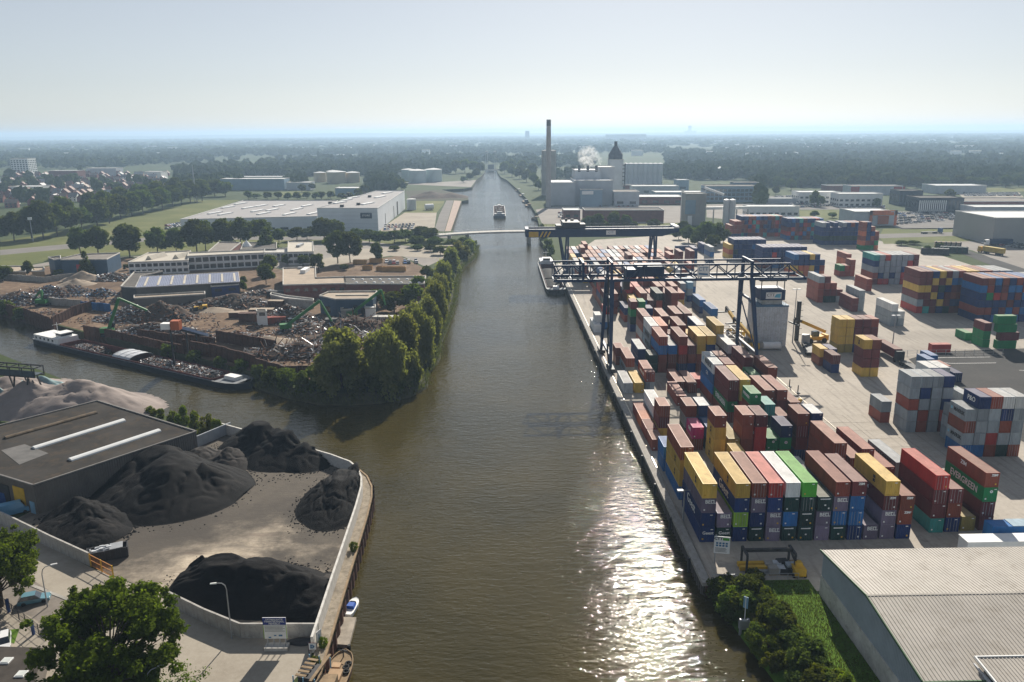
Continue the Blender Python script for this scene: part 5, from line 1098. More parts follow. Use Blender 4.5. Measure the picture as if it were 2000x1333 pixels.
# ------------------------------------------------------------------ generic flat roofed building
WIN = {}
def bld(name, label, roofpx, h, mw, mr, cat='building', win=None, edge=None, par=.35, doors=(), group=None, pts=None):
    """building whose roof outline (pixels, or world points) lies at height h; win = list of (side, z0, z1, n, frac)"""
    P_ = pts if pts is not None else [G(x, y, h) for x, y in roofpx]
    P_ = [Vector((p.x, p.y, 0)) for p in P_]
    ar = sum(P_[k].x * P_[(k + 1) % len(P_)].y - P_[(k + 1) % len(P_)].x * P_[k].y for k in range(len(P_)))
    if ar < 0: P_ = P_[::-1]
    c = sum(P_, Vector()) / len(P_); t_ = thing(name, label, cat, c, 0, group); Q_ = [p - c for p in P_]; n = len(Q_)
    b = MB()
    for k in range(n): a, e = Q_[k], Q_[(k + 1) % n]; b.face([a, e, e + Vector((0, 0, h - .05)), a + Vector((0, 0, h - .05))])
    b.build('wall', mw, t_); bm = MB(); bm.face([p + Vector((0, 0, h - par)) for p in Q_]); bm.build('roof', mr, t_)
    b = MB()
    for k in range(n): b.beam(Q_[k] + Vector((0, 0, h)), Q_[(k + 1) % n] + Vector((0, 0, h)), .35, .5)
    b.build('roof_edge', edge or M_conc_pale, t_)
    for k in range(n):
        a, e = Q_[k], Q_[(k + 1) % n]; d = e - a; L = d.length
        if L < .5: continue
        d.normalize(); nn = Vector((d.y, -d.x, 0))
        if (nn + (a + c)).length > (a + c).length: continue        # only faces turned to the camera side get openings
        for (z0, z1, m, fr) in (win or ()):
            cnt = max(1, int(L / m)); s = L / cnt
            for j in range(cnt):
                x0 = a + d * (s * (j + .5 - fr / 2)); x1 = a + d * (s * (j + .5 + fr / 2)); q = MB()
                q.hexa([x0 + nn * .08 + Vector((0, 0, z0)), x1 + nn * .08 + Vector((0, 0, z0)), x1 - nn * .02 + Vector((0, 0, z0)), x0 - nn * .02 + Vector((0, 0, z0))], [x0 + nn * .08 + Vector((0, 0, z1)), x1 + nn * .08 + Vector((0, 0, z1)), x1 - nn * .02 + Vector((0, 0, z1)), x0 - nn * .02 + Vector((0, 0, z1))]); q.build('window', M_glass, t_)
    t_['_c'] = 0; del t_['_c']; return t_, Q_, c
def roof_bits(t_, c, items, h):
    for (x, y, sx, sy, sz, m, nm) in items:
        g = G(x, y, h) - c; b = MB(); b.box(g.x - sx, g.x + sx, g.y - sy, g.y + sy, h - .34, h - .34 + sz); b.build(nm, m, t_)
M_brick = mat('red_brick', (.17, .062, .05), .9, .2, .5, .1, 6); M_flat = mat('gravel_roof', (.2, .175, .15), .95, .25, .2); M_flatd = mat('dark_gravel_roof', (.09, .08, .07), .95, .3, .2); M_tanroof = mat('tan_roof', (.35, .28, .21), .9, .2, .2)
M_bluew = mat('blue_cladding', (.035, .075, .13), .6, .15, .3); M_greyw = mat('grey_cladding', (.42, .45, .48), .6, .12, .2); M_whitew = mat('white_render', (.72, .72, .7), .8, .1, .3); M_cream = mat('cream_roof', (.45, .41, .34), .85, .15, .2)
# scrap yard sheds
t_, Q, c = bld('scrap_shed', 'long shed with ribbed violet blue roof and cream skylight strips', [(275, 541), (465, 532), (468, 551), (265, 562)], 6.5, M_bwall, M_flat)
def roof_slope_panels(t_, c, px, h0, h1, m, ns, msky):
    """ribbed sloping roof laid over a quad (far-left, far-right, near-right, near-left)"""
    A, B, C2, D = G(*px[0], h1) - c, G(*px[1], h1) - c, G(*px[2], h0) - c, G(*px[3], h0) - c; n = 60; b = MB(); P = []; R2 = []
    for k in range(n + 1):
        for f, dz in ((0, 0), (.5, 0), (.6, .12), (.9, .12)):
            s = (k + f) / n
            if s > 1: break
            P.append(A.lerp(B, s) + Vector((0, 0, dz))); R2.append(D.lerp(C2, s) + Vector((0, 0, dz)))
    b.strip(R2, P); b.build('roof_slope', m, t_)
    for k in range(ns):
        s0 = (k + .55) / ns; s1 = s0 + .022; b = MB(); up = Vector((0, 0, .2)); b.face([D.lerp(C2, s0).lerp(A.lerp(B, s0), .08) + up, D.lerp(C2, s1).lerp(A.lerp(B, s1), .08) + up, A.lerp(B, s1).lerp(D.lerp(C2, s1), .12) + up, A.lerp(B, s0).lerp(D.lerp(C2, s0), .12) + up]); b.build('skylight', msky, t_)
roof_slope_panels(t_, c, [(275, 541), (465, 532), (468, 551), (265, 562)], 6.7, 7.2, mat('violet_blue_roof', (.17, .19, .27), .5, .12, .2), 8, M_cream)
bld('scrap_shed', 'dark flat shed joined to the violet roofed shed', [(236, 560), (262, 532), (318, 530), (275, 540), (264, 562)], 6.0, M_steel_d, M_flatd)
t_, Q, c = bld('scrap_office', 'small navy block under the violet roof end', [(413, 553), (466, 550), (466, 556), (412, 560)], 5.6, mat('navy_wall', (.02, .04, .14), .6), M_tanroof, win=[(3.2, 4.4, 4, .5)])
bld('lean_to_canopy', 'low brown roofed canopy before the violet roofed shed', [(262, 577), (400, 570), (400, 575), (262, 583)], 4.0, M_bwall, M_tanroof)
t_, Q, c = bld('brick_works', 'flat red brick works with pale parapet next to the domed roof', [(553, 557), (676, 554), (673, 541), (617, 543), (616, 522), (553, 524)], 6.0, M_brick, M_tanroof, win=[(3.0, 4.2, 3.4, .5)])
roof_bits(t_, c, [(596, 530, 1.2, 4.5, 1.6, M_whitew, 'roof_lantern'), (586, 524, 1.0, .8, .9, M_steel, 'vent')], 6.0)
t_, Q, c = bld('brick_works', 'flat works with dark roof dotted by pale dome lights', [(676, 555), (828, 555), (831, 540), (673, 541)], 6.0, M_brick, M_flatd)
for k in range(16): g = G(690 + (k % 8) * 17.5 + (k // 8) * 6, 545 + (k // 8) * 6, 6) - c; b = MB(); b.lathe([(0.0, .5), (.45, .42), (.8, .12), (.8, 0)], 8, (g.x, g.y)); b.build('dome_light', M_white, t_, (0, 0, 5.65))
t_, Q, c = bld('yard_workshop', 'dark workshop with tan flat roof among the scrap heaps', [(624, 578), (655, 585), (728, 584), (736, 569), (642, 570)], 7.0, M_bluew, M_tanroof, win=[(1.0, 3.5, 7, .3)])
roof_bits(t_, c, [(688, 576, 6.5, .5, .4, M_cream, 'roof_strip')], 7.0)
t_, Q, c = bld('weigh_cabin', 'small white weighbridge cabin on stilts in the scrap yard', [(500, 605), (519, 605), (521, 609), (502, 609)], 5.2, M_whitew, M_tanroof, win=[(3.6, 4.8, 2, .6)])
bld('curved_wall', 'low curved pale block wall beside the brick works', [(530, 572), (560, 578), (612, 584), (612, 588), (556, 583), (528, 576)], 3.2, M_conc, M_conc_pale)
bld('white_store', 'small white block store beside the workshop', [(713, 596), (733, 596), (733, 602), (713, 602)], 4.5, M_whitew, M_whitew); bld('block_pen', 'grey block pen holding brown spoil beside the workshop', [(666, 602), (690, 600), (690, 604), (666, 606)], 3.6, M_conc, M_wood)
# offices and sheds behind
t_, Q, c = bld('office_block', 'two storey office with pale flat roof and long window bands', [(250, 513), (367, 509), (372, 490), (290, 494)], 6.5, M_whitew, M_cream, win=[(1.0, 2.6, 2.6, .7), (4.0, 5.6, 2.6, .75)])
for (x, y) in ((300, 503), (352, 501)): g = G(x, y, 6.5) - c; b = MB(); b.hexa([(g.x - 1.6, g.y - 6, 6.2), (g.x + 1.6, g.y - 6, 6.2), (g.x + 4.0, g.y + 8, 6.2), (g.x + .8, g.y + 8, 6.2)], [(g.x - .2, g.y - 6, 8.2), (g.x + .2, g.y - 6, 8.2), (g.x + 2.6, g.y + 8, 8.2), (g.x + 2.2, g.y + 8, 8.2)]); b.build('roof_lantern', M_cream, t_)
t_, Q, c = bld('office_block', 'two storey office with coloured panels under a cream roof edge', [(366, 501), (516, 494), (517, 488), (368, 494)], 7.5, M_whitew, M_cream, win=[(.8, 3.0, 3.2, .8), (4.3, 6.6, 3.2, .8)])
t_, Q, c = bld('flat_block', 'brown flat roofed block behind the panelled office', [(404, 494), (445, 494), (470, 474), (428, 473)], 6.0, M_brick, M_flat); t_, Q, c = bld('flat_block', 'low dark block with pointed white vent beside the panelled office', [(470, 488), (540, 486), (540, 474), (476, 474)], 5.0, M_bwall, M_flatd)
g = G(482, 480, 5) - c; b = MB(); b.lathe([(0, 9.5), (.25, 8), (2.4, 5.5), (3, 4.6)], 10, (g.x, g.y)); b.build('pointed_vent', M_whitew, t_)
t_, Q, c = bld('flat_block', 'white two storey block with sandy flat roof and rooflight', [(562, 493), (612, 492), (611, 472), (563, 472)], 7.0, M_whitew, M_cream, win=[(1, 2.6, 2.6, .8), (4.2, 6, 2.6, .8)]); roof_bits(t_, c, [(586, 480, 1, 5, 1.2, M_steel, 'rooflight')], 7.0)
bld('flat_block', 'low link block with glazed front beside the white block', [(517, 494), (562, 494), (562, 486), (517, 486)], 4.5, M_greyw, M_conc_pale, win=[(.6, 3.8, 2, .8)])
t_, Q, c = bld('blue_shed', 'blue clad shed with red door at the scrap yard entrance', [(106, 508), (208, 507), (234, 494), (155, 497)], 8.0, M_bluew, M_flat); g = G(147, 533) - c; b = MB(); e0 = min(Q, key=lambda p: (p + c).length); b.box(-2.5, 2.5, -.15, .1, 0, 5.5); o = b.build('red_door', CM['R'], t_, ((Q[0] + Q[1]) / 2)); 
bld('blue_shed', 'small dark blue lean-to beside the blue clad shed', [(94, 503), (118, 500), (118, 506), (106, 508)], 8.5, M_bluew, M_flatd)
for k, (x0, x1, y0, y1, lab) in enumerate(((0, 50, 520, 531, 'low brown roofed shed by the verge'), (62, 86, 522, 530, 'small brown hut beside the thin tree'))): bld('hut', lab, [(x0, y1), (x1, y1), (x1, y0), (x0 + 4, y0)], 3.5, M_wood, M_tanroof)
# ------------------------------------------------------------------ scrap
SCR = [mat('scrap_silver', (.30, .31, .33), .45, .3, 2, metal=.5), mat('scrap_grey', (.16, .16, .17), .6, .3, 2, metal=.3), mat('scrap_rust', (.16, .075, .04), .8, .4, 1.5), mat('scrap_dark', (.035, .033, .034), .7, .3, 2), mat('scrap_white', (.45, .44, .42), .6, .2, 1), mat('scrap_blue', (.08, .16, .28), .6, .3, 1)]
M_spoil = mat('brown_spoil', (.075, .052, .038), .95, .35, .25, .3, 2)
def scrap_heap(px, py, rx, ry, h, label, wts, n=420, size=(.3, 1.25), long=0.0, seed=0, base=None):
    a = G(px, py); o = mound('scrap_heap', label, a.x, a.y, rx, ry, h, 0, base or M_spoil, 'scrap heap', [(0, 0, 1, 1), (.4, .1, .6, .75), (-.45, .1, .6, .7)], seed, .25, n=22, group='scrap heaps in the yard')
    r = random.Random(seed); b = MB(); pool = [i for i, k in enumerate(wts) for _ in range(k)]; pool += [2] * (len(pool) // 2) + [3] * (len(pool) // 5)
    for _ in range(int(n * 1.7)):
        t = r.uniform(0, 6.283); q = math.sqrt(r.random()) * 1.02; x, y = rx * q * math.cos(t), ry * q * math.sin(t); z = h * max(.02, 1 - q) * .95
        s = r.uniform(*size); L = s * (r.uniform(2, 9) if r.random() < long else r.uniform(.6, 1.8)); u1 = Vector((r.gauss(0, 1), r.gauss(0, 1), r.gauss(0, .4))).normalized()
        p = Vector((x, y, z)); wd = s * (.25 if L > 2.5 * s else .7); b.beam(p - u1 * L / 2, p + u1 * L / 2, wd, wd * r.uniform(.15, .6), r.choice(pool))
    b.build('scrap_pieces', SCR, o, kind='stuff')
scrap_heap(40, 590, 16, 9, 5, 'grey white scrap heap by the far left quay', (6, 5, 0, 1, 5, 1), 600, seed=41)
scrap_heap(100, 578, 13, 8, 5, 'bluish scrap heap in the open concrete pen', (6, 3, 0, 2, 3, 6), 500, seed=42); scrap_heap(140, 574, 10, 8, 4.5, 'second bluish scrap heap beside the blue wall', (6, 3, 0, 2, 4, 6), 400, seed=43)
scrap_heap(225, 546, 16, 7, 3.5, 'white metal scrap heap by the dark flat shed', (7, 3, 0, 1, 8, 1), 420, seed=44); scrap_heap(200, 577, 7, 6, 3.5, 'blue grey scrap heap against the shed wall', (4, 3, 0, 2, 3, 5), 260, seed=45)
scrap_heap(262, 622, 15, 9, 5.5, 'mixed silver scrap heap beside the green crane', (7, 5, 1, 3, 5, 1), 650, seed=46); scrap_heap(318, 624, 13, 9, 7.5, 'brown dusty scrap heap at the conveyor foot', (1, 2, 7, 5, 1, 0), 420, seed=47); scrap_heap(300, 648, 16, 6, 3.6, 'grey scrap heap along the rusty quay wall', (6, 5, 1, 4, 4, 1), 480, seed=48)
scrap_heap(455, 597, 22, 9, 5, 'long dark scrap heap behind the weighbridge cabin', (1, 4, 3, 9, 1, 0), 600, seed=49); scrap_heap(566, 625, 12, 8, 6, 'dark grey scrap heap beside the second green crane', (3, 6, 1, 6, 3, 0), 480, seed=50)
scrap_heap(600, 645, 12, 7, 3, 'pale scrap heap of small pieces beside the sandy patch', (6, 5, 1, 2, 4, 0), 330, seed=51); scrap_heap(585, 692, 19, 8, 4, 'tangled heap of beams and planks at the quay corner', (5, 5, 5, 5, 2, 0), 420, (.4, 1.2), .8, 52)
scrap_heap(690, 640, 18, 7, 4, 'brown heap of long timbers and girders', (1, 1, 9, 3, 1, 0), 260, (.4, 1.2), .9, 53); scrap_heap(680, 665, 20, 8, 3, 'dark heap of long steel sections behind the willows', (4, 6, 1, 8, 1, 1), 300, (.4, 1.2), .8, 54)
scrap_heap(745, 567, 14, 6, 4, 'dark tyre like heap beside the domed works', (2, 3, 0, 9, 2, 1), 420, seed=55); scrap_heap(460, 660, 12, 4, 2.2, 'low bright scrap heap behind the rusty wall', (6, 3, 2, 2, 5, 0), 300, seed=56); scrap_heap(520, 575, 12, 5, 2.0, 'low dark scrap row beside the curved wall', (2, 4, 1, 8, 1, 0), 260, seed=57)
for k, (x, y, rx, ry, h) in enumerate(((165, 547, 12, 7, 4.5), (150, 556, 9, 6, 3), (520, 668, 14, 5, 2), (420, 607, 9, 5, 1.5))): a = G(x, y); mound('spoil_heap', ['tall sandy spoil heap by the entrance wall', 'lower sandy spoil heap by the entrance wall', 'low tan spoil heap behind the rusty quay wall', 'flat tan spoil heap near the loader'][k], a.x, a.y, rx, ry, h, 0, mat('sandy_spoil', (.3, .24, .18), .95, .2, .3), 'spoil heap', None, 60 + k, .1, n=22)
def rust_wall(px, h, label, m=M_rust, step=3.0):
    t_ = thing('rusty_wall', label, 'wall'); P_ = GP(px); cache = {}
    for a, e in zip(P_, P_[1:]):
        L = (e - a).length; n = max(1, round(L / step)); s = L / n; d = (e - a) / n; k0 = round(s, 2)
        if k0 not in cache:
            q = MB(); corr_wall(q, (0.02, 0, 0), (s - .02, 0, 0), -3.6, h, .75, .18); q.box(0, s, .2, .3, -3.6, h - .1); q.box(0, .22, -.3, .3, -3.6, h + .05); q.box(.22, s, -.1, .2, h - .25, h); cache[k0] = q.mesh('panel', [m])
        for k in range(n): put('wall_panel', cache[k0], t_, a + d * k + Vector((0, 0, RND.uniform(-.1, .25))), math.atan2(d.y, d.x))
rust_wall([(-30, 598), (55, 620), (104, 640)], 3.2, 'rusty sheet wall along the water at the far left'); rust_wall([(104, 640), (140, 620), (188, 603)], 3.8, 'rusty wall stepping back from the barge stern'); rust_wall([(165, 650), (240, 665), (302, 680), (360, 692)], 2.8, 'rusty sheet wall behind the barge hold')
rust_wall([(360, 688), (425, 700), (500, 722)], 4.2, 'tall rusty bund wall behind the barge bow'); rust_wall([(500, 722), (560, 738), (604, 738)], 3.4, 'rusty corner wall beside the first willow'); rust_wall([(424, 668), (474, 676), (540, 690)], 4.0, 'inner rusty bund wall around the bright scrap')
rust_wall([(60, 590), (110, 597), (160, 600)], 3.0, 'grey concrete pen wall around the bluish scrap', M_conc); rust_wall([(160, 604), (216, 610)], 3.2, 'blue painted wall panel behind the barge wheelhouse', CM['b']); rust_wall([(0, 545), (90, 552), (165, 541)], 2.6, 'pale concrete wall behind the scrap pens', M_conc); rust_wall([(270, 660), (330, 668), (420, 676)], 3.0, 'low rusty wall in front of the conveyor')
# material cranes
M_cg = mat('crane_green', (.03, .16, .04), .5, .1, 1)
def scrap_crane(px, py, pts, label, rz=0):
    t_ = thing('scrap_crane', label, 'crane', G(px, py)); o = G(px, py); b = MB()
    for s in (-1.3, 1.3): b.box(-2.4, 2.4, s - .35, s + .35, 0, .9)
    b.build('track', M_black, t_, rz=rad(rz)); b = MB(); b.box(-2.6, 1.6, -1.4, 1.4, 1.3, 2.9); b.box(-.8, .8, -.8, .8, .9, 1.3); b.build('turntable', M_cg, t_, rz=rad(rz)); b = MB(); b.box(.4, 1.9, .4, 1.6, 2.9, 4.6); b.build('cab', M_glass, t_, rz=rad(rz))
    V_ = [G(x, y2, 0) for x, y2 in ()]; P_ = [Vector(p) for p in pts]; b = MB(); b.beam((0, 0, 2.4), P_[0], .75, 1.0); b.build('boom', M_cg, t_); b = MB(); b.beam(P_[0], P_[1], .55, .7); b.build('stick', M_cg, t_)
    b = MB(); g = P_[1]
    for k in range(5): t = k * 1.257; b.beam(g, g + Vector((.9 * math.cos(t), .9 * math.sin(t), -.9)), .25); b.beam(g + Vector((.9 * math.cos(t), .9 * math.sin(t), -.9)), g + Vector((.25 * math.cos(t), .25 * math.sin(t), -1.9)), .2)
    b.build('grab', M_steel_d, t_)
scrap_crane(214, 656, [(4.5, 1, 13.2), (13.5, 2, 8.5)], 'green scrap crane reaching over the silver heap', 10); scrap_crane(562, 648, [(11.5, 3, 10.5), (15.5, 2, 3.2)], 'green scrap crane with its grab lowered on the sand', 15); scrap_crane(690, 622, [(11, 2, 10.5), (12, 3, 4.5)], 'green scrap crane in front of the workshop', 20); scrap_crane(85, 598, [(-.5, 1, 6.5), (-3, 1, 4)], 'small green crane standing in the concrete pen', 5)
cvy = thing('stacking_conveyor', 'blue sloping conveyor with orange head feeding the brown heap', 'conveyor'); A = G(400, 655, 1.0); B_ = G(345, 640, 12); b = MB(); b.beam(A, B_, 2.2, .9); b.build('frame', mat('conveyor_blue', (.03, .06, .13), .6), cvy); b = MB(); b.beam(A + Vector((0, 0, .5)), B_ + Vector((0, 0, .5)), 1.6, .12); b.build('belt', M_black, cvy)
for s in (.35, .7): p = A.lerp(B_, s); b = MB(); b.beam(p, Vector((p.x, p.y, 0)), .4); b.build('leg', M_steel_d, cvy)
b = MB(); b.box(-1.4, 1.2, -1.2, 1.2, -.6, 2.2); b.build('head_drum', CM['O'], cvy, B_); b = MB(); b.box(-4.4, -1.6, -1.2, 1.2, -.4, 1.4); b.build('hopper', M_white, cvy, B_); b = MB(); b.beam(B_ + Vector((-2, 0, 0)), Vector((B_.x - 2, B_.y, 0)), .5); b.build('leg', M_steel_d, cvy)
wl_ = thing('wheel_loader', 'yellow wheel loader on the dirt beside the conveyor', 'loader', G(391, 607), rad(200)); b = MB(); b.box(-2.8, 0, -1.1, 1.1, .8, 2.2); b.box(.2, 2.2, -.9, .9, .8, 1.7); b.build('body', M_yellow, wl_); b = MB(); b.box(-1.0, .5, -.8, .8, 2.2, 3.5); b.build('cab', M_glass, wl_); b = MB(); b.beam((1.2, 0, 1.6), (3.2, 0, .9), .8, .4); b.box(3, 3.8, -1.4, 1.4, .3, 1.5); b.build('bucket', M_steel_d, wl_)
for x in (-1.9, 1.4):
    for s in (-1.2, 1.2): b = MB(); b.tube((x, s - .3, .85), (x, s + .3, .85), .85, n=12); b.build('wheel', M_black, wl_)
for k, (x, y, w_, d_, h, m, lab) in enumerate(((512, 618, 9, 3, 2.8, M_tanroof, 'flat tan topped bin in front of the weighbridge cabin'), (540, 600, 6, 2.6, 2.6, M_tanroof, 'tan topped bin behind the weighbridge cabin'), (490, 628, 8, 3, 3.2, M_rust, 'rusty open bin left of the dark heap'), (540, 632, 7, 2.6, 2.4, CM['c'], 'rust red bin beside the second green crane'), (648, 640, 4, 3, 3.2, M_steel_d, 'dark bin with pale load beside the timbers'), (545, 580, 10, 2.6, 2.4, M_steel_d, 'long dark trailer parked by the curved wall'), (470, 620, 8, 3, 2.0, M_tanroof, 'low tan plate bin among the dark scrap'), (760, 632, 12, 3, 2.6, M_conc_pale, 'pale block bin half hidden by the willows'))):
    t_ = thing('scrap_bin', lab, 'bin', G(x, y), rad(RND.uniform(-12, 12))); b = MB(); b.box(-w_ / 2, w_ / 2, -d_ / 2, d_ / 2, .15, h); b.build('shell', M_rust if m is M_tanroof else m, t_); b = MB(); b.box(-w_ / 2 - .15, w_ / 2 + .15, -d_ / 2 - .15, d_ / 2 + .15, h, h + .2); b.build('rim_plate', m, t_); b = MB()
    for j in range(5): b.box(-w_ / 2 + j * w_ / 4.4, -w_ / 2 + j * w_ / 4.4 + .2, -d_ / 2 - .12, -d_ / 2, .15, h); 
    b.build('stiffener', M_rust, t_, kind='stuff')
# yard behind the works: orange containers, cars
for k, (x, y, L_, lab) in enumerate(((770, 530, 12, 'orange open container behind the domed works roof'), (745, 529, 5, 'short orange container beside the long orange one'), (718, 527, 5, 'orange skip by the works fence'), (735, 513, 7, 'orange container by the gravel path'), (703, 516, 7, 'orange container beside the trees'))):
    t_ = thing('open_container', lab, 'container', G(x, y), rad(-3)); b = MB(); b.box(-L_ / 2, L_ / 2, -1.2, -1.08, 0, 2.3); b.box(-L_ / 2, L_ / 2, 1.08, 1.2, 0, 2.3); b.box(-L_ / 2, -L_ / 2 + .12, -1.08, 1.08, 0, 2.3); b.box(L_ / 2 - .12, L_ / 2, -1.08, 1.08, 0, 2.3); b.box(-L_ / 2, L_ / 2, -1.08, 1.08, 0, .2); b.build('shell', mat('yellow_orange', (.42, .25, .08), .7), t_); b = MB(); [b.box(-L_ / 2 + j * L_ / 6, -L_ / 2 + j * L_ / 6 + .12, -1.3, -1.2, 0, 2.3) for j in range(7)]; b.build('rib', mat('yellow_orange', (.42, .25, .08)), t_, kind='stuff')
# ------------------------------------------------------------------ barges
def barge(name, label, A, B_, W, aft=.17, hullm=None, loads=(), z=WZ, hatch=None, house=None):
    d = Vector((B_.x - A.x, B_.y - A.y, 0)); L = d.length; c = (A + B_) / 2; t_ = thing(name, label, 'barge', (c.x, c.y, z), math.atan2(d.y, d.x) - math.pi / 2)
    R_ = hull_rings(L, W, 40, -.8, 1.7, .09, .08); b = MB(); hull(b, R_, -.8, 0, None); b.build('hull', hullm or M_steel_d, t_)
    b = MB(); y0, y1 = -L / 2 + L * aft, L / 2 - L * .11
    for s in (-1, 1):
        P = [(s * r[1], r[0], r[2] - .02) for r in R_]; Q2 = [(s * max(0, r[1] - .7), r[0], r[2] - .02) for r in R_]; b.strip(P if s < 0 else Q2, Q2 if s < 0 else P)
    for (e0, e1) in ((-L / 2 + .1, y0), (y1, L / 2 - .1)):
        rr_ = [r for r in R_ if e0 - .01 <= r[0] <= e1 + .01]; b.strip([(-r[1] + .05, r[0], r[2] - .04) for r in rr_], [(r[1] - .05, r[0], r[2] - .04) for r in rr_])
    b.build('deck', mat('deck_grey', (.16, .17, .18), .7), t_); b = MB(); x = W / 2 - .75
    b.box(-x - .12, -x, y0, y1, -.6, 2.2); b.box(x, x + .12, y0, y1, -.6, 2.2); b.box(-x, x, y0 - .12, y0, -.6, 2.2); b.box(-x, x, y1, y1 + .12, -.6, 2.2); b.build('coaming', mat('coaming_maroon', (.12, .035, .03), .7), t_)
    b = MB(); b.box(-x, x, y0, y1, -.7, -.55); b.build('hold_floor', M_rust, t_)
    b = MB(); ys0 = -L / 2 + 1.8; b.box(-W / 2 + 1.0, W / 2 - 1.0, ys0, y0 - 1.6, 1.66, 3.6); ac = b.build('deckhouse', house or M_white, t_)
    for s in (-1, 1):
        for k in range(5): q = MB(); yy = ys0 + 1 + k * (y0 - ys0 - 4) / 5; q.box(s * (W / 2 - 1.0) - .03, s * (W / 2 - 1.0) + .03, yy, yy + 1.0, 2.2, 3.0); q.build('window', M_glass, ac)
    b = MB(); b.box(-1.9, 1.9, y0 - 5.6, y0 - 2.2, 3.6, 5.0); wh_ = b.build('wheelhouse', M_white, t_); q = MB(); q.box(-1.93, 1.93, y0 - 5.63, y0 - 2.17, 4.1, 4.75); q.build('window_band', M_glass, wh_); b = MB(); b.box(-2.3, 2.3, y0 - 6, y0 - 1.8, 5.0, 5.18); b.build('wheelhouse_roof', house or M_white, t_)
    b = MB(); b.beam((0, y0 - 7.5, 3.6), (0, y0 - 7.5, 8.2), .14); b.beam((-1.6, y0 - 7.5, 7.4), (1.6, y0 - 7.5, 7.4), .1); b.build('mast', M_white, t_)
    b = MB(); b.box(-1.3, 1.3, L / 2 - L * .09, L / 2 - L * .045, 1.8, 2.9); b.build('fore_cabin', M_white, t_); b = MB(); b.beam((0, L / 2 - L * .1, 1.7), (0, L / 2 - L * .085, 6.4), .16); b.build('fore_mast', M_steel_d, t_)
    for k, (s0, s1, hh, wts, nm) in enumerate(loads):
        b = MB(); r = random.Random(70 + k); ya, yb = y0 + (y1 - y0) * s0, y0 + (y1 - y0) * s1
        if wts is None:
            n = 24; P = []
            for e in range(n + 1): yy = ya + (yb - ya) * e / n; P.append([(-x + .1, yy, .3), (-x * .4, yy, .3 + hh * math.sin(math.pi * e / n) ** .6), (x * .4, yy, .3 + hh * math.sin(math.pi * e / n) ** .6 * r.uniform(.9, 1.1)), (x - .1, yy, .3)])
            for p, q_ in zip(P, P[1:]): b.strip(p, q_)
            b.build(nm, M_coal, t_, smooth=True)
        else:
            pool = [i for i, e in enumerate(wts) for _ in range(e)]
            for _ in range(1500):
                p = Vector((r.uniform(-x + .3, x - .3), r.uniform(ya, yb), 0)); f = min(1, (p.y - ya) / 3, (yb - p.y) / 3); p.z = -.3 + hh * max(.05, f) * (1 - .35 * (p.x / x) ** 2) + r.uniform(-.3, .2); u1 = Vector((r.gauss(0, 1), r.gauss(0, 1), r.gauss(0, .5))).normalized(); s = r.uniform(.12, .5)
                b.beam(p - u1 * s, p + u1 * s, s * .9, s * .5, r.choice(pool))
            b.box(-x + .1, x - .1, ya + .5, yb - .5, -.55, hh * .55 - .3, 3); b.build(nm, SCR, t_, kind='stuff')
    if hatch:
        for (s0, s1) in hatch:
            ya, yb = y0 + (y1 - y0) * s0, y0 + (y1 - y0) * s1; b = MB(); n = 6
            for k in range(n): t0, t1 = math.pi * k / n, math.pi * (k + 1) / n; f = lambda t: (-(x + .3) * math.cos(t), 2.2 + 1.1 * math.sin(t)); (xa, za), (xb, zb) = f(t0), f(t1); b.face([(xa, ya, za), (xb, ya, zb), (xb, yb, zb), (xa, yb, za)])
            for e in range(4): yy = ya + (yb - ya) * e / 3; [b.beam((-(x + .3) * math.cos(math.pi * k / n), yy, 2.25 + 1.1 * math.sin(math.pi * k / n)), (-(x + .3) * math.cos(math.pi * (k + 1) / n), yy, 2.25 + 1.1 * math.sin(math.pi * (k + 1) / n)), .15) for k in range(n)]
            b.build('hatch_cover', M_wcor, t_)
    return t_
barge('cargo_barge', 'long dark barge loaded with scrap metal moored below the scrap yard', G(82, 660, WZ + 1.2), G(490, 752, WZ + 1.2), 9.2, hullm=mat('hull_blue_black', (.02, .03, .045), .6), loads=((.02, .22, 1.9, (4, 4, 6, 5, 2, 0), 'scrap_load'), (.5, .98, 2.6, (4, 5, 6, 5, 3, 0), 'scrap_load')), hatch=[(.385, .5)])
barge('cargo_barge', 'black coal barge moored at the container quay', Y(316, -7.4), Y(228, -7.4), 9.0, loads=((.05, .5, 1.4, None, 'coal_load'), (.56, .97, 1.4, None, 'coal_load')))
A = G(976, 427, WZ); barge('cargo_barge', 'loaded cargo barge sailing up the middle of the canal', A, A + Vector((-2.0, 105, 0)), 11.0, aft=.1, house=mat('barge_house_grey', (.2, .22, .25), .7), hullm=mat('hull_blue_black', (.02, .03, .045)), loads=((.02, .98, 2.6, (0, 1, 8, 3, 0, 0), 'cargo_load'),))

# scattered debris over the scrap yard floor
r = random.Random(99); b = MB(); area = GP([(10, 602), (160, 640), (380, 690), (560, 735), (760, 690), (800, 620), (830, 560), (700, 570), (480, 580), (250, 590), (60, 560)])
xs = [q.x for q in area]; ys = [q.y for q in area]
n_ = 0
while n_ < 5200:
    q = Vector((r.uniform(min(xs), max(xs)), r.uniform(min(ys), max(ys)), 0))
    if not inside(q, area) or mnoise.noise(q * .06) + .35 * mnoise.noise(q * .2) < r.uniform(-.25, .45): continue
    n_ += 1; s = r.uniform(.15, .7); u1 = Vector((r.gauss(0, 1), r.gauss(0, 1), r.gauss(0, .15))).normalized(); L_ = s * r.choice((.7, 1, 1.5, 4)); q.z = s * .3; b.beam(q - u1 * L_ / 2, q + u1 * L_ / 2, s * .6, s * r.uniform(.2, .6), r.choice((0, 1, 2, 2, 2, 2, 2, 3, 3, 3, 3)))
b.build('scattered_scrap', SCR, None, (0, 0, .03), kind='stuff', label='loose scrap pieces strewn over the yard floor', category='scrap')
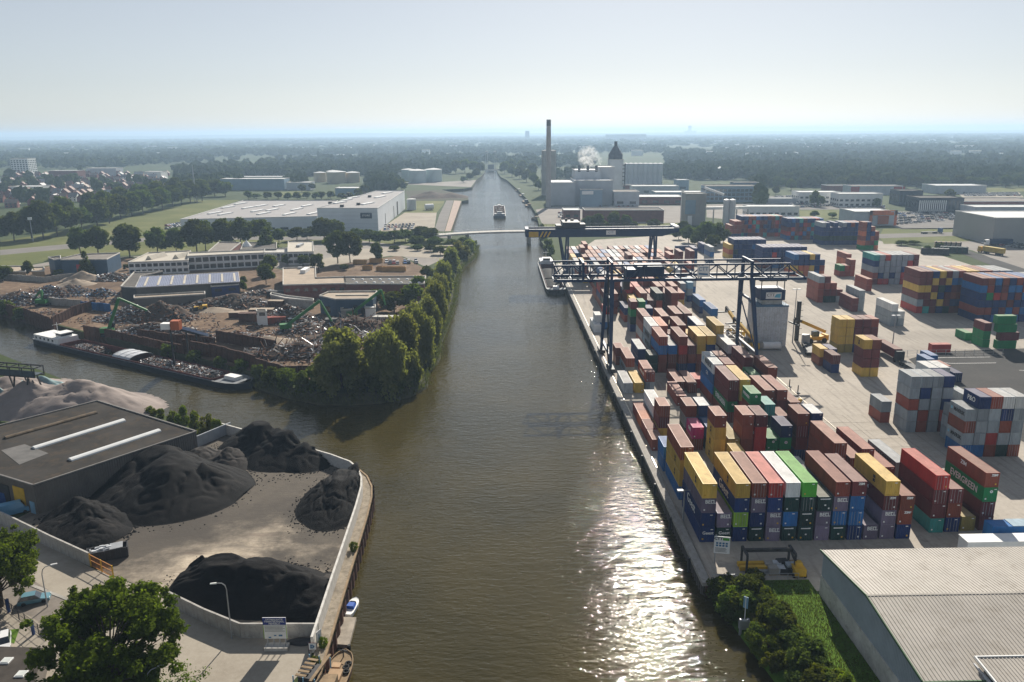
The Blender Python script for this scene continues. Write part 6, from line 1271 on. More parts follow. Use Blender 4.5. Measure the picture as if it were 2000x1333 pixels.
# ------------------------------------------------------------------ blocks placed by foot line and roof line
def blk(name, label, x0, x1, yb, yt, depth, mw, mr=None, win=None, edge=None, cat='building', hmin=None, group=None, skew=0.0):
    a, b_ = G(x0, yb), G(x1, yb); h = HT((x0 + x1) / 2, yb, yt); d = Vector((skew, depth, 0))
    return bld(name, label, None, h, mw, mr or M_flat, cat, win, edge, pts=[a, b_, b_ + d, a + d], group=group) + (h,)
M_fac = mat('factory_grey', (.36, .39, .42), .7, .12, .1); M_fac2 = mat('factory_pale', (.5, .52, .54), .7, .12, .1); M_facb = mat('factory_blue', (.2, .29, .37), .6, .1, .1); M_concg = mat('silo_concrete', (.3, .3, .29), .9, .15, .1); M_wr = mat('white_roof', (.6, .6, .58), .8, .1, .1)
# --- hall with the lettered front
M_hall = mat('hall_panel', (.68, .71, .74), .5, .06, .1); M_hroof = mat('hall_roof', (.30, .285, .28), .9, .12, .1)
HL = HT(560, 449, 423); HH = HT(737, 452, 407)
t_, Q, c = bld('long_hall', 'long low pale hall with many rooflights joined to the tall hall', [(352, 429), (619, 423), (640, 410), (660, 392), (475, 392)], HL, M_hall, M_hroof, edge=M_wr, win=[(.6, 2.4, 9, .6)])
for (x, y) in ((510, 402), (545, 402), (600, 402), (503, 412), (532, 410), (580, 409), (445, 405), (470, 398), (420, 416), (565, 418), (612, 417), (515, 417), (440, 418), (485, 406)): g = G(x, y, HL) - c; b = MB(); d = Vector((.22, 1, 0)).normalized(); n = Vector((1, -.22, 0)) * 1.3; p0, p1 = g - d * 9, g + d * 9; b.hexa([p0 - n + Vector((0, 0, -.3)), p0 + n + Vector((0, 0, -.3)), p1 + n + Vector((0, 0, -.3)), p1 - n + Vector((0, 0, -.3))], [p0 - n + Vector((0, 0, .5)), p0 + n + Vector((0, 0, .5)), p1 + n + Vector((0, 0, .5)), p1 - n + Vector((0, 0, .5))]); b.build('rooflight', M_white, t_)
t_, Q, c = bld('tall_hall', 'tall pale panelled hall with dark name board on its front', [(619, 407), (737, 407), (790, 373), (735, 373)], HH, M_hall, M_hroof, edge=M_wr)
for (x, y) in ((664, 396), (718, 398), (690, 386), (742, 385), (676, 391), (756, 377)): g = G(x, y, HH) - c; b = MB(); d = Vector((.3, 1, 0)).normalized(); n = Vector((1, -.3, 0)) * 1.3; p0, p1 = g - d * 9, g + d * 9; b.hexa([p0 - n + Vector((0, 0, -.3)), p0 + n + Vector((0, 0, -.3)), p1 + n + Vector((0, 0, -.3)), p1 - n + Vector((0, 0, -.3))], [p0 - n + Vector((0, 0, .5)), p0 + n + Vector((0, 0, .5)), p1 + n + Vector((0, 0, .5)), p1 - n + Vector((0, 0, .5))]); b.build('rooflight', M_white, t_)
for (x, y) in ((645, 398), (668, 404), (700, 400), (675, 385), (722, 385), (680, 380), (712, 379)): g = G(x, y, HH) - c; b = MB(); b.box(g.x - 1.3, g.x + 1.3, g.y - 1.3, g.y + 1.3, HH - .3, HH + 1.4); b.build('roof_vent', M_steel_d, t_)
fl, fr_ = Vector((*G(619, 407, HH).xy, 0)) - c, Vector((*G(737, 407, HH).xy, 0)) - c; dd = (fr_ - fl); ang = math.atan2(dd.y, dd.x); dn = Vector((dd.y, -dd.x, 0)).normalized()
b = MB(); p = fl.lerp(fr_, .81); W_ = dd.length * .19; b.box(-W_ / 2, W_ / 2, -.25, 0, HH * .56, HH * .8); o = b.build('name_board', mat('board_navy', (.015, .03, .06), .5), t_, p + dn * .1, ang); letter('STORK', W_ * .2, M_lw, o, (0, -.28, HH * .68), 0, 1.1, .03)
for k in range(5): z = HH * (.15 + .17 * k); b = MB(); b.beam(fl + dn * .06 + Vector((0, 0, z)), fr_ + dn * .06 + Vector((0, 0, z)), .05, .12); b.build('panel_joint', M_greyw, t_)
br = Vector((*G(790, 373, HH).xy, 0)) - c; d2 = br - fr_; n2 = Vector((d2.y, -d2.x, 0)).normalized(); 
for s, hw, hh in ((.22, 1.2, .55), (.52, 1.5, .6), (.66, 4, .7)): p = fr_ + d2 * s + n2 * .12; u_ = d2.normalized() * hw; b = MB(); b.face([p - u_, p + u_, p + u_ + Vector((0, 0, HH * hh)), p - u_ + Vector((0, 0, HH * hh))]); b.build('door', M_steel_d, t_)
def tank(x, yb, yt, rpx, m, label, cone=.08, ribs_=False):
    g = G(x, yb); r = rpx * (G(x + 10, yb) - g).length / 10; g = g + Vector((0, r, 0)); h = HT(x, yb, yt); t_ = thing('storage_tank', label, 'tank', g); b = MB(); b.lathe([(r, 0), (r, h)], 24); b.build('shell', m, t_, smooth=True); b = MB(); b.lathe([(r * 1.01, h - .3), (r * 1.01, h + .1), (0.01, h + r * cone * 2)], 24); b.build('roof', M_wr, t_)
    b = MB()
    for k in range(8): t0 = -2.2 + k * .12; b.beam((r * 1.03 * math.cos(t0), r * 1.03 * math.sin(t0), h * k / 8), (r * 1.03 * math.cos(t0 + .12), r * 1.03 * math.sin(t0 + .12), h * (k + 1) / 8), .5, .15)
    b.build('stair', M_steel, t_)
M_tb = mat('tank_beige', (.5, .41, .27), .7, .06, .1); M_tw = mat('tank_pale_teal', (.42, .5, .5), .6, .06, .1)
tank(801 - 5, 354, 332, 13, M_tw, 'pale teal storage tank, first of the waterside trio'); tank(814, 358, 334, 17, M_tw, 'pale teal storage tank in front of the waterside trio'); tank(845, 356, 332, 17, M_tw, 'pale teal storage tank nearest the canal')
tank(623, 356, 338, 11.5, M_tb, 'beige storage tank standing apart from the others'); tank(648, 353, 335, 12, M_tb, 'beige storage tank half hidden behind the largest'); tank(654, 359, 337, 18, M_tb, 'largest beige storage tank in the middle'); tank(686, 357, 338, 14, M_tb, 'beige storage tank closest to the teal tanks'); tank(803, 411, 390, 9, M_fac2, 'grey silver tank beside the tall hall')
wt_ = thing('horizontal_tank', 'small white horizontal tank on the quay grass', 'tank', G(837, 411)); b = MB(); b.tube((-3, 0, 3), (4, 3, 3), 2.6, n=14); b.build('shell', M_white, wt_); b = MB(); b.box(-2, -1, -1.5, 1.5, 0, 1.5); b.box(2, 3, 0, 3, 0, 1.5); b.build('saddle', M_conc, wt_, kind='stuff')
# --- bridge
bg_ = thing('road_bridge', 'slim concrete road bridge crossing the canal', 'bridge'); A = G(846, 459, 5.2); B_ = G(1062, 451, 5.2); d = (B_ - A).normalized(); n = Vector((-d.y, d.x, 0)); b = MB(); L = (B_ - A).length
segs = 10
for k in range(segs): p, q_ = A + d * L * k / segs, A + d * L * (k + 1) / segs; z = lambda s: .9 * math.sin(math.pi * s); a0, a1 = Vector((0, 0, z(k / segs))), Vector((0, 0, z((k + 1) / segs))); b.hexa([p - n * 4 + a0 + Vector((0, 0, -1.1)), q_ - n * 4 + a1 + Vector((0, 0, -1.1)), q_ + n * 4 + a1 + Vector((0, 0, -1.1)), p + n * 4 + a0 + Vector((0, 0, -1.1))], [p - n * 4 + a0, q_ - n * 4 + a1, q_ + n * 4 + a1, p + n * 4 + a0])
b.build('deck', M_conc_pale, bg_)
for s in (-3.9, 3.9):
    b = MB()
    for k in range(segs): p, q_ = A + d * L * k / segs + n * s, A + d * L * (k + 1) / segs + n * s; b.beam(p + Vector((0, 0, 1.1 + .9 * math.sin(math.pi * k / segs))), q_ + Vector((0, 0, 1.1 + .9 * math.sin(math.pi * (k + 1) / segs))), .1); b.beam(p + Vector((0, 0, .9 * math.sin(math.pi * k / segs))), p + Vector((0, 0, 1.1 + .9 * math.sin(math.pi * k / segs))), .1)
    b.build('parapet', M_conc_pale, bg_)
for s in (.14, .3, .86): p = A + d * L * s; b = MB(); b.hexa([p - n * 3.5 + d * -.6 + Vector((0, 0, -9)), p + n * 3.5 + d * -.6 + Vector((0, 0, -9)), p + n * 3.5 + d * .6 + Vector((0, 0, -9)), p - n * 3.5 + d * .6 + Vector((0, 0, -9))], [p - n * 3.5 + d * -.6 + Vector((0, 0, -.6)), p + n * 3.5 + d * -.6 + Vector((0, 0, -.6)), p + n * 3.5 + d * .6 + Vector((0, 0, -.6)), p - n * 3.5 + d * .6 + Vector((0, 0, -.6))]); b.build('pier', M_conc, bg_)
fill('bridge_ramp', [A + n * 4 + Vector((0, 0, -.05)), A - n * 4 + Vector((0, 0, -.05)), G(800, 463, 0) - n * 4, G(800, 463, 0) + n * 4], [M_asphalt2], kind='structure')
# --- factory
ch = thing('chimney', 'tall slender concrete chimney with dark top at the factory', 'chimney', G(1071, 405)); H_ = HT(1071, 405, 234); k_ = (G(1081, 405) - G(1071, 405)).length / 10; b = MB(); b.lathe([(5.2 * k_, 0), (4.3 * k_, H_ * .93)], 20); b.build('shaft', mat('chimney_concrete', (.36, .35, .34), .9, .1, .2), ch, smooth=True); b = MB(); b.lathe([(4.35 * k_, H_ * .93), (4.2 * k_, H_), (3.2 * k_, H_)], 20); b.build('cap', mat('soot_band', (.13, .13, .13), .9), ch)
def silos(xs, yb, yt, rpx, m, label, nm='silo_row'):
    t_ = thing(nm, label, 'silos'); 
    for x in xs: g = G(x, yb); r = rpx * (G(x + 10, yb) - g).length / 10; b = MB(); h = HT(x, yb, yt); b.lathe([(r, 0), (r, h), (r * .2, h + r * .25), (.01, h + r * .25)], 16); b.build('silo', m, t_, g + Vector((0, r, 0)), smooth=False)
    return t_
silos((1065, 1079), 382, 295, 7.2, M_concg, 'pair of tall concrete silos behind the chimney'); silos([1222 + 9.6 * k for k in range(8)], 360, 320, 5.4, M_fac2, 'row of pale factory silos beside the tower'); silos((1418, 1430), 440, 391, 6.0, mat('silo_white', (.55, .56, .57), .5, .08, .1), 'two tall white silos beside the concrete tower')
t_, Q, c, h = blk('factory_hall', 'grey factory block at the chimney foot', 1075, 1123, 402, 357, 45, M_fac, M_fac); 
blk('factory_hall', 'tall middle factory block with stepped roof', 1121, 1196, 401, 353, 50, M_fac, M_fac2); g0 = G(1121, 401)
t_, Q, c, h = blk('factory_hall', 'upper factory block emitting white steam', 1122, 1172, 396, 333, 40, M_fac2, M_fac2, win=[(30, 36, 8, .3)]); blk('factory_hall', 'pale tall factory block beside the steam vents', 1168, 1199, 395, 327, 36, M_fac2, M_wr)
t_, Q, c, h = blk('factory_hall', 'blue fronted factory entrance block with sign', 1134, 1176, 404, 371, 12, M_facb, M_fac2); f_ = Q[0].lerp(Q[1], .4); b = MB(); b.box(-7, 7, -.3, -.1, h * .72, h * .92); o = b.build('sign_board', M_white, t_, f_); letter('SALT', 4.0, M_lb, o, (0, -.35, h * .82), 0) if False else None
tw, Q, c, h = blk('factory_tower', 'pale factory tower with dark conical top and stack', 1191, 1216, 385, 312, 26, M_fac2, M_fac); m_ = G(1203, 385) - c + Vector((0, 12, 0)); k_ = (G(1213, 385) - G(1203, 385)).length / 10; b = MB(); b.lathe([(14 * k_, h), (14 * k_, h + 9 * k_), (8 * k_, h + 18 * k_), (4 * k_, h + 25 * k_)], 10, (m_.x, m_.y)); b.build('cone_top', mat('dark_cladding', (.06, .07, .09), .7), tw); b = MB(); b.lathe([(3 * k_, h + 24 * k_), (3 * k_, h + 34 * k_)], 12, (m_.x, m_.y)); b.build('stack', M_steel_d, tw)
b = MB()
for k in range(6): z = h * (.35 + .1 * k); b.beam((m_.x + 11 * k_, m_.y - 13.5, z), (m_.x + 16 * k_, m_.y - 13.5, z), .8)
b.beam((m_.x + 16 * k_, m_.y - 13.5, h * .3), (m_.x + 16 * k_, m_.y - 13.5, h * .9), 1.2); b.build('side_gantry', M_steel_d, tw)
hl = [('low grey hall in front of the pale tower', 1199, 1248, 402, 375, 30, M_greyw, M_flat), ('long low hall with white roof beside the tower', 1248, 1335, 400, 385, 30, M_brick, M_wr), ('flat hall with blue front behind the brick hall', 1280, 1375, 392, 376, 24, M_facb, M_wr), ('wide low hall with white roof behind the factory pipes', 1235, 1325, 380, 364, 22, M_greyw, M_wr), ('brown pipework house beside the silo row', 1190, 1260, 372, 362, 14, M_brick, M_flat), ('small pale hall behind the concrete tower', 1322, 1345, 372, 352, 20, M_facb, M_wr)]
for lab, x0, x1, yb, yt, dp, mw, mr in hl: blk('low_hall', lab, x0, x1, yb, yt, dp, mw, mr, edge=M_wr, win=[(1.5, 4, 9, .5)])
blk('brick_hall', 'long dark red brick hall with white roof edge by the crane', 1142, 1296, 434, 411, 22, M_brick, M_flatd, edge=M_wr); blk('brick_hall', 'shorter red brick hall joined to the long brick hall', 1101, 1133, 432, 411, 20, M_brick, M_wr, edge=M_wr, win=[(3, 5, 5, .5)])
t_, Q, c, h = blk('concrete_tower', 'square grey concrete tower with dark panel at the plant', 1338, 1377, 440, 379, 16, M_concg, M_concg); b = MB(); b.box(-5, 5, -.2, -.05, h * .35, h * .8); b.build('dark_panel', M_facb, t_, Q[0].lerp(Q[1], .3)); b = MB(); b.box(-1.6, 1.6, -.4, -.1, 0, h * .3); b.build('white_door', M_white, t_, Q[0].lerp(Q[1], .22))
for x in (.5, .7, .9): b = MB(); b.beam(Q[0].lerp(Q[1], x) + Vector((0, -.2, 0)), Q[0].lerp(Q[1], x) + Vector((0, -.2, h)), .5); b.build('rib', M_concg, t_)
st_ = thing('stack', 'thin white plant stack beside the concrete tower', 'chimney', G(1331, 432)); b = MB(); b.lathe([(1.3, 0), (1.1, HT(1331, 432, 371))], 10); b.build('shaft', M_white, st_)
pb_ = thing('pipe_bridge', 'white conveyor gallery linking the tower and white silos', 'conveyor'); b = MB(); A, B_ = G(1377, 440, 0), G(1413, 440, 0); b.beam(A + Vector((0, 8, 27)), B_ + Vector((0, 4, 22)), 1.6); b.build('gallery', M_white, pb_); b = MB(); b.beam(A + Vector((0, 4, 12)), G(1465, 438) + Vector((0, 4, 12)), 2.0); b.build('gallery', M_white, pb_); b = MB()
for x in (1395, 1440, 1462): b.beam(G(x, 438) + Vector((0, 4, 0)), G(x, 438) + Vector((0, 4, 11)), .8)
b.build('trestle', M_steel, pb_, kind='stuff')
blk('glass_office', 'long glazed office building behind the white silos', 1378, 1478, 395, 364, 22, M_facb, M_flat, win=[(2, 4.5, 4, .8), (6, 8.5, 4, .8), (10, 12.5, 4, .8)]); blk('glass_office', 'darker upper wing of the glazed office', 1432, 1480, 390, 357, 16, mat('slate_blue', (.08, .12, .17), .6), M_flat, win=[(4, 7, 4, .8), (10, 13, 4, .8)])
gh = thing('gable_shed', 'wide pale gabled shed beyond the factory', 'building', G(1405, 349)); b = MB(); k_ = (G(1415, 349) - G(1405, 349)).length / 10; w_ = 29 * k_; hw = HT(1405, 349, 341); hr = HT(1405, 349, 327); b.face([(-w_, 0, 0), (w_, 0, 0), (w_, 0, hw), (w_ * .1, 0, hr), (-w_, 0, hw)]); b.face([(w_, 0, 0), (w_, 40, 0), (w_, 40, hw), (w_, 0, hw)]); b.build('wall', M_fac2, gh); b = MB(); b.face([(-w_ - 1, -1, hw), (w_ * .1, -1, hr), (w_ * .1 + 10, 60, hr), (-w_ + 9, 60, hw)]); b.face([(w_ * .1, -1, hr), (w_ + 1, -1, hw), (w_ + 10, 60, hw), (w_ * .1 + 10, 60, hr)]); b.build('roof', M_wr, gh)
# steam plumes
def steam(x, yb, yt, wd, dens, label, seed):
    g = G(x, 396); g.y += 30; z0 = HT(x, 396, yb) ; z1 = HT(x, 396, yt); m, t, p = new_mat('steam'); t.nodes.remove(p); v = t.nodes.new('ShaderNodeVolumePrincipled'); v.inputs['Color'].default_value = (1, 1, 1, 1); v.inputs['Anisotropy'].default_value = .5
    tc = t.nodes.new('ShaderNodeTexCoord'); gr = t.nodes.new('ShaderNodeTexGradient'); gr.gradient_type = 'SPHERICAL'; mp = t.nodes.new('ShaderNodeMapping'); mp.inputs['Location'].default_value = (-1, -1, -1); mp.inputs['Scale'].default_value = (2, 2, 2); t.links.new(tc.outputs['Generated'], mp.inputs[0]); t.links.new(mp.outputs[0], gr.inputs[0])
    n_ = noise(t, .16, 5, .65, vec=tc.outputs['Object'], dist=1.2); f = math_n(t, 'MULTIPLY', ramp(t, n_, [(.5, (0, 0, 0)), (.68, (1, 1, 1))]), math_n(t, 'POWER', gr.outputs['Fac'], .6)); t.links.new(math_n(t, 'MULTIPLY', f, dens), v.inputs['Density']); t.links.new(v.outputs[0], t.nodes['Material Output'].inputs['Volume'])
    b = MB(); rings = 9; H2 = (z1 - z0) / 2; prof = [(max(.01, wd * math.sin(math.pi * k / rings)) * (.55 + .7 * k / rings), z0 + 2 * H2 * (1 - math.cos(math.pi * k / rings)) / 2) for k in range(rings + 1)]; b.lathe([(r, z - z0) for r, z in prof], 14); b.build('steam_plume', m, None, (g.x, g.y, z0), kind='stuff', label=label, category='steam')
steam(1153, 337, 284, 13, .34, 'broad white steam plume rising from the factory roof', 1); steam(1145, 337, 302, 6, .5, 'thin white steam jet beside the broad plume', 2); steam(1174, 329, 304, 5, .6, 'small white steam puff over the pale block', 3)
# --- right hand business park
rb = [('white_office', 'white two storey office by the dense car park', 1560, 1640, 399, 376, 22, M_whitew, M_wr, 2), ('white_office', 'white office with dark window rows next to the trees', 1637, 1722, 405, 379, 20, M_whitew, M_wr, 2), ('low_hall', 'grey hall with red end panels behind the white offices', 1664, 1762, 381, 364, 26, M_greyw, M_flat, 0), ('low_hall', 'small dark hall behind the white offices', 1616, 1664, 374, 363, 20, M_brick, M_flat, 0), ('navy_office', 'dark navy glass cube office', 1755, 1800, 402, 373, 20, mat('navy_glass', (.03, .05, .08), .3), M_flatd, 3), ('slat_office', 'dark office with white vertical slats', 1794, 1880, 416, 387, 24, mat('slat_dark', (.04, .05, .07), .5), M_flatd, 3), ('low_hall', 'blue grey hall behind the rows of white vans', 1826, 1925, 379, 363, 30, M_greyw, M_wr, 0), ('low_hall', 'very long flat dark hall beside the slatted office', 1880, 2040, 416, 394, 40, M_brick, M_flat, 0), ('low_hall', 'low pale flat shop with many roof boxes', 1903, 2030, 424, 405, 22, M_greyw, M_wr, 0), ('low_hall', 'low white office with square windows behind the dark containers', 1462, 1560, 423, 404, 18, M_whitew, M_wr, 1), ('low_hall', 'small white workshop by the sports field', 1500, 1560, 398, 388, 14, M_greyw, M_wr, 0), ('dealer_hall', 'grey dealership hall with orange frame and banner', 1667, 1745, 441, 414, 28, M_greyw, M_wr, 0), ('grey_hall', 'big plain grey hall at the road junction', 1937, 2120, 478, 426, 45, mat('plain_grey', (.33, .33, .32), .7, .06, .1), M_wr, 0), ('low_hall', 'dark hall with flat roof beside the grey hall', 1962, 2100, 424, 412, 20, mat('slate_blue', (.08, .12, .17)), M_flat, 0)]
for nm, lab, x0, x1, yb, yt, dp, mw, mr, fl_ in rb:
    t_, Q, c, h = blk(nm, lab, x0, x1, yb, yt, dp, mw, mr, edge=M_wr if fl_ < 3 else M_steel_d, win=[(h0, h0 + 1.8, 4.5, .6) for h0 in (1.2, 5.2)[:fl_]] if fl_ in (1, 2) else ([(3, 10, 3.2, .5)] if fl_ == 3 else None))
    if nm == 'dealer_hall':
        f_ = Q[0].lerp(Q[1], .72); b = MB(); [b.box(x - 1, x + 1, -.5, -.1, 0, h + 1) for x in (-9, 9)]; b.box(-10, 10, -.5, -.1, h * .75, h + 1); b.build('orange_frame', CM['O'], t_, f_); b = MB(); b.box(-4, 4, -.7, -.5, 1, h * .72); b.build('banner', CM['O'], t_, f_)
    if nm == 'slat_office':
        for k in range(14): p = Q[0].lerp(Q[1], k / 22); b = MB(); b.box(-.4, .4, -.6, -.1, 1, h - 2); b.build('slat', M_white, t_, p)
    if 'red end' in lab: 
        for s in (.08, .93): p = Q[0].lerp(Q[1], s); b = MB(); b.box(-6, 6, -.3, -.1, 0, h - .5); b.build('red_panel', CM['R'], t_, p)
# roads and lots on the right
sheet('lot_paving', [(1500, 384), (1570, 380), (1640, 402), (1730, 404), (1728, 409), (1560, 410), (1500, 395)], M_asphalt2, .03); sheet('dealer_lot', [(1740, 414), (1880, 412), (1960, 428), (1935, 448), (1760, 448), (1735, 440)], M_asphalt2, .03); sheet('van_lot', [(1870, 377), (1990, 376), (2000, 386), (1880, 386)], M_sand, .03)
sheet('lawn_field', [(1560, 412), (1730, 407), (1740, 412), (1670, 420), (1660, 430), (1565, 428)], M_grass, .03); sheet('meadow', [(1725, 447), (1935, 445), (1935, 452), (1800, 456), (1720, 458)], M_grass, .03); sheet('meadow', [(1720, 466), (1935, 459), (1935, 470), (1830, 474), (1726, 477)], M_grass, .03); sheet('meadow', [(1925, 368), (2020, 366), (2020, 374), (1930, 376)], M_grass, .03); sheet('meadow', [(1780, 386), (2020, 388), (2020, 393), (1880, 392)], M_grass, .03) 
sheet('through_road', [(1700, 458), (1935, 452), (2050, 450), (2050, 458), (1935, 459), (1720, 466)], M_asphalt2, .05); sheet('service_road', [(1830, 474), (1935, 470), (2100, 500), (2300, 600), (2200, 600), (2000, 530), (1900, 490)], M_park, .04); sheet('rail_strip', [(1838, 480), (1862, 480), (2060, 545), (2040, 560)], M_asphalt, .06)
sheet('factory_yard', [(1080, 404), (1200, 402), (1340, 402), (1340, 440), (1100, 452), (1060, 440), (1046, 410)], M_park, .03); sheet('canal_lawn', [(1060, 438), (1330, 436), (1330, 452), (1062, 455)], M_grass, .05); sheet('plant_yard', [(1380, 400), (1560, 396), (1560, 420), (1430, 430), (1380, 425)], M_park, .03)
sheet('left_lawn', [(540, 376), (600, 372), (600, 381), (540, 386)], M_grass, .03); sheet('pier', [(800, 393), (915, 391), (914, 384), (862, 371), (792, 373)], M_earth, .05); sheet('tank_yard', [(780, 360), (920, 366), (930, 352), (860, 356), (780, 357)], M_park, .03)
# pier spoil ridge
a = G(858, 386); mound('spoil_heap', 'long dark spoil ridge on the pier beyond the quay grass', a.x, a.y, 32, 22, 7, 0, M_spoil, 'spoil heap', [(-.3, 0, .9, 1), (.4, 0, .7, .8)], 80, .2, n=24)
# --- canal lock
lk = thing('canal_lock', 'two lifting gate towers of the canal lock far away', 'lock'); 
for x in (951, 967):
    g = G(x, 331); b = MB(); k_ = (G(x + 10, 331) - g).length / 10; H_ = HT(x, 331, 301); b.box(-2.2 * k_, -1.2 * k_, -4, 4, -3, H_); b.box(1.2 * k_, 2.2 * k_, -4, 4, -3, H_); b.box(-2.4 * k_, 2.4 * k_, -5, 5, H_, H_ + 5); b.build('gate_tower', M_fac, lk, g)
g0, g1 = G(953, 331), G(965, 331); b = MB(); b.beam(g0 + Vector((0, 0, 4)), g1 + Vector((0, 0, 4)), 2, 9); b.build('gate_leaf', M_steel_d, lk); b = MB(); b.beam(G(935, 333) + Vector((0, -6, 1)), G(985, 333) + Vector((0, -6, 1)), 6, 2.5); b.build('sill', M_conc, lk)
# --- skyline
for nm, lab, x0, x1, yb, yt, m in (('stadium', 'long pale stadium block on the far horizon', 1186, 1262, 276, 263, M_fac2), ('tower_block', 'lone tower block on the horizon', 1344, 1350, 264, 246, M_fac2), ('tower_block', 'low block beside the horizon tower', 1336, 1360, 264, 256, M_fac2), ('water_tower', 'dark water tower far beyond the canal', 1026, 1034, 276, 256, M_facb), ('apartment_block', 'pale eight storey apartment block at the town edge', 24, 58, 343, 310, M_whitew), ('long_block', 'long low brown school block in the town', 97, 152, 352, 334, M_brick), ('long_block', 'long pale roofed hall in the town', 170, 228, 345, 329, M_greyw), ('long_block', 'white terrace block among the town trees', 283, 315, 350, 336, M_whitew), ('long_block', 'flat hall by the long tree belt', 252, 300, 367, 356, M_greyw), ('long_block', 'long low hall with white roof behind the field', 432, 556, 372, 350, M_facb), ('long_block', 'second low white roofed hall behind the field', 436, 555, 363, 346, M_greyw), ('long_block', 'low hall between field and beige tanks', 560, 606, 372, 357, M_greyw), ('long_block', 'small white hall far behind the field', 420, 470, 343, 330, M_whitew), ('barn', 'long cream roofed barn in the town', 20, 80, 378, 365, M_whitew), ('long_block', 'dark shed behind the beige tanks', 655, 700, 382, 368, M_facb), ('long_block', 'white sheds behind the teal tanks', 770, 792, 346, 338, M_whitew)):
    t_, Q, c, h = blk(nm, lab, x0, x1, yb, yt, 26 if nm != 'stadium' else 120, m, M_wr if nm in ('long_block', 'barn') else M_flat, win=[(2 + 3.2 * k, 3.6 + 3.2 * k, 5, .6) for k in range(8)] if nm == 'apartment_block' else None)
mst = thing('lattice_mast', 'thin lattice radio mast at the end of the field', 'mast', G(383, 396)); b = MB(); H_ = HT(383, 396, 322)
for s in (-1, 1): b.beam((s * 1.6, 0, 0), (0, 0, H_), .35)
b.beam((0, 1.8, 0), (0, 0, H_), .35)
for k in range(9): w_ = 1.6 * (1 - k / 9.5); z = H_ * k / 9.5; b.beam((-w_, 0, z), (w_ * .9, 0, z + H_ / 9.5), .25)
b.build('lattice', M_steel, mst); lm = thing('light_mast', 'tall field light mast beside the road', 'light mast', G(65, 472)); b = MB(); b.tube((0, 0, 0), (0, 0, HT(65, 472, 428)), .35, .2, 8); b.build('pole', M_steel, lm); b = MB(); b.box(-1.2, 1.2, -.5, .5, HT(65, 472, 430), HT(65, 472, 425)); b.build('lamp_head', M_white, lm)
# --- town houses
def house_protos():
    res = []
    for W, D, H, Rf, mw, mr in ((7, 9, 5.2, 4.2, M_brick, mat('roof_tile_red', (.2, .11, .085), .7, .2, .5)), (8, 9, 5, 4, M_whitew, mat('roof_tile_dark', (.16, .155, .155), .6, .2, .5)), (11, 8, 4.8, 3.6, M_brick, mat('roof_tile_brown', (.22, .16, .13), .7, .2, .5)), (14, 9, 5.4, 4, mat('buff_brick', (.3, .22, .15), .9), mat('roof_tile_grey', (.32, .31, .31), .6, .2, .5))):
        b = MB(); w, d = W / 2, D / 2
        b.face([(-w, -d, 0), (w, -d, 0), (w, -d, H), (-w, -d, H)]); b.face([(w, d, 0), (-w, d, 0), (-w, d, H), (w, d, H)]); b.face([(w, -d, 0), (w, d, 0), (w, d, H), (w, 0, H + Rf), (w, -d, H)]); b.face([(-w, d, 0), (-w, -d, 0), (-w, -d, H), (-w, 0, H + Rf), (-w, d, H)])
        r = MB(); r.face([(-w - .4, -d - .5, H - .3), (w + .4, -d - .5, H - .3), (w + .4, 0, H + Rf), (-w - .4, 0, H + Rf)]); r.face([(w + .4, d + .5, H - .3), (-w - .4, d + .5, H - .3), (-w - .4, 0, H + Rf), (w + .4, 0, H + Rf)])
        ch_ = MB(); ch_.box(w * .5 - .4, w * .5 + .4, -.4, .4, H + Rf - 1, H + Rf + 1); wn = MB()
        for k in range(max(2, int(W / 3))): x = -w + (k + .5) * W / max(2, int(W / 3)); wn.box(x - .6, x + .6, -d - .06, -d, .9, 2.3); wn.box(x - .6, x + .6, -d - .06, -d, 3.3, 4.5)
        res.append((b.mesh('wall', [mw]), r.mesh('roof', [mr]), ch_.mesh('chimney', [M_brick]), wn.mesh('window_row', [M_glass])))
    return res
HPR = house_protos(); rh = random.Random(21); kinds = ['rusty tiled brick house', 'dark roofed white house', 'brown roofed brick house', 'long grey roofed buff house']; cnt = 0
spots = []
for _ in range(3000):
    x, y = rh.uniform(-20, 330), rh.uniform(343, 408)
    if y > 405 - max(0, x - 60) * .10 and x > 60 - 0: continue
    if x > 230 and y > 372: continue
    g = G(x, y)
    if all((g - s).length > 17 for s in spots): spots.append(g)
    if len(spots) >= 165: break
for g in spots:
    k = rh.choice((0, 0, 1, 2, 2, 3)); w_, r_, c_, n_ = HPR[k]; t_ = thing('house', kinds[k] + ' in the town beyond the tree belt', 'house', g, rad(rh.choice((12, 102)) + rh.uniform(-8, 8)), 'houses in the town'); put('wall', w_, t_); ro = put('roof', r_, t_); put('chimney', c_, ro); o = put('window_row', n_, t_); o['kind'] = 'stuff'
for k in range(64):
    x, y = rh.uniform(20, 1980), rh.uniform(268, 312)
    if 900 < x < 1010: continue
    g = G(x, y); t_ = thing('far_building', 'small pale building far off among the woods', 'building', g, rad(rh.uniform(-30, 30)), 'far buildings among the woods'); b = MB(); w_ = rh.uniform(10, 30); h_ = rh.uniform(9, 17); b.box(-w_, w_, -8, 8, 0, h_); b.build('wall', M_whitew, t_); b = MB(); b.box(-w_ - .5, w_ + .5, -8.5, 8.5, h_, h_ + .6); b.build('roof', M_wr, t_)
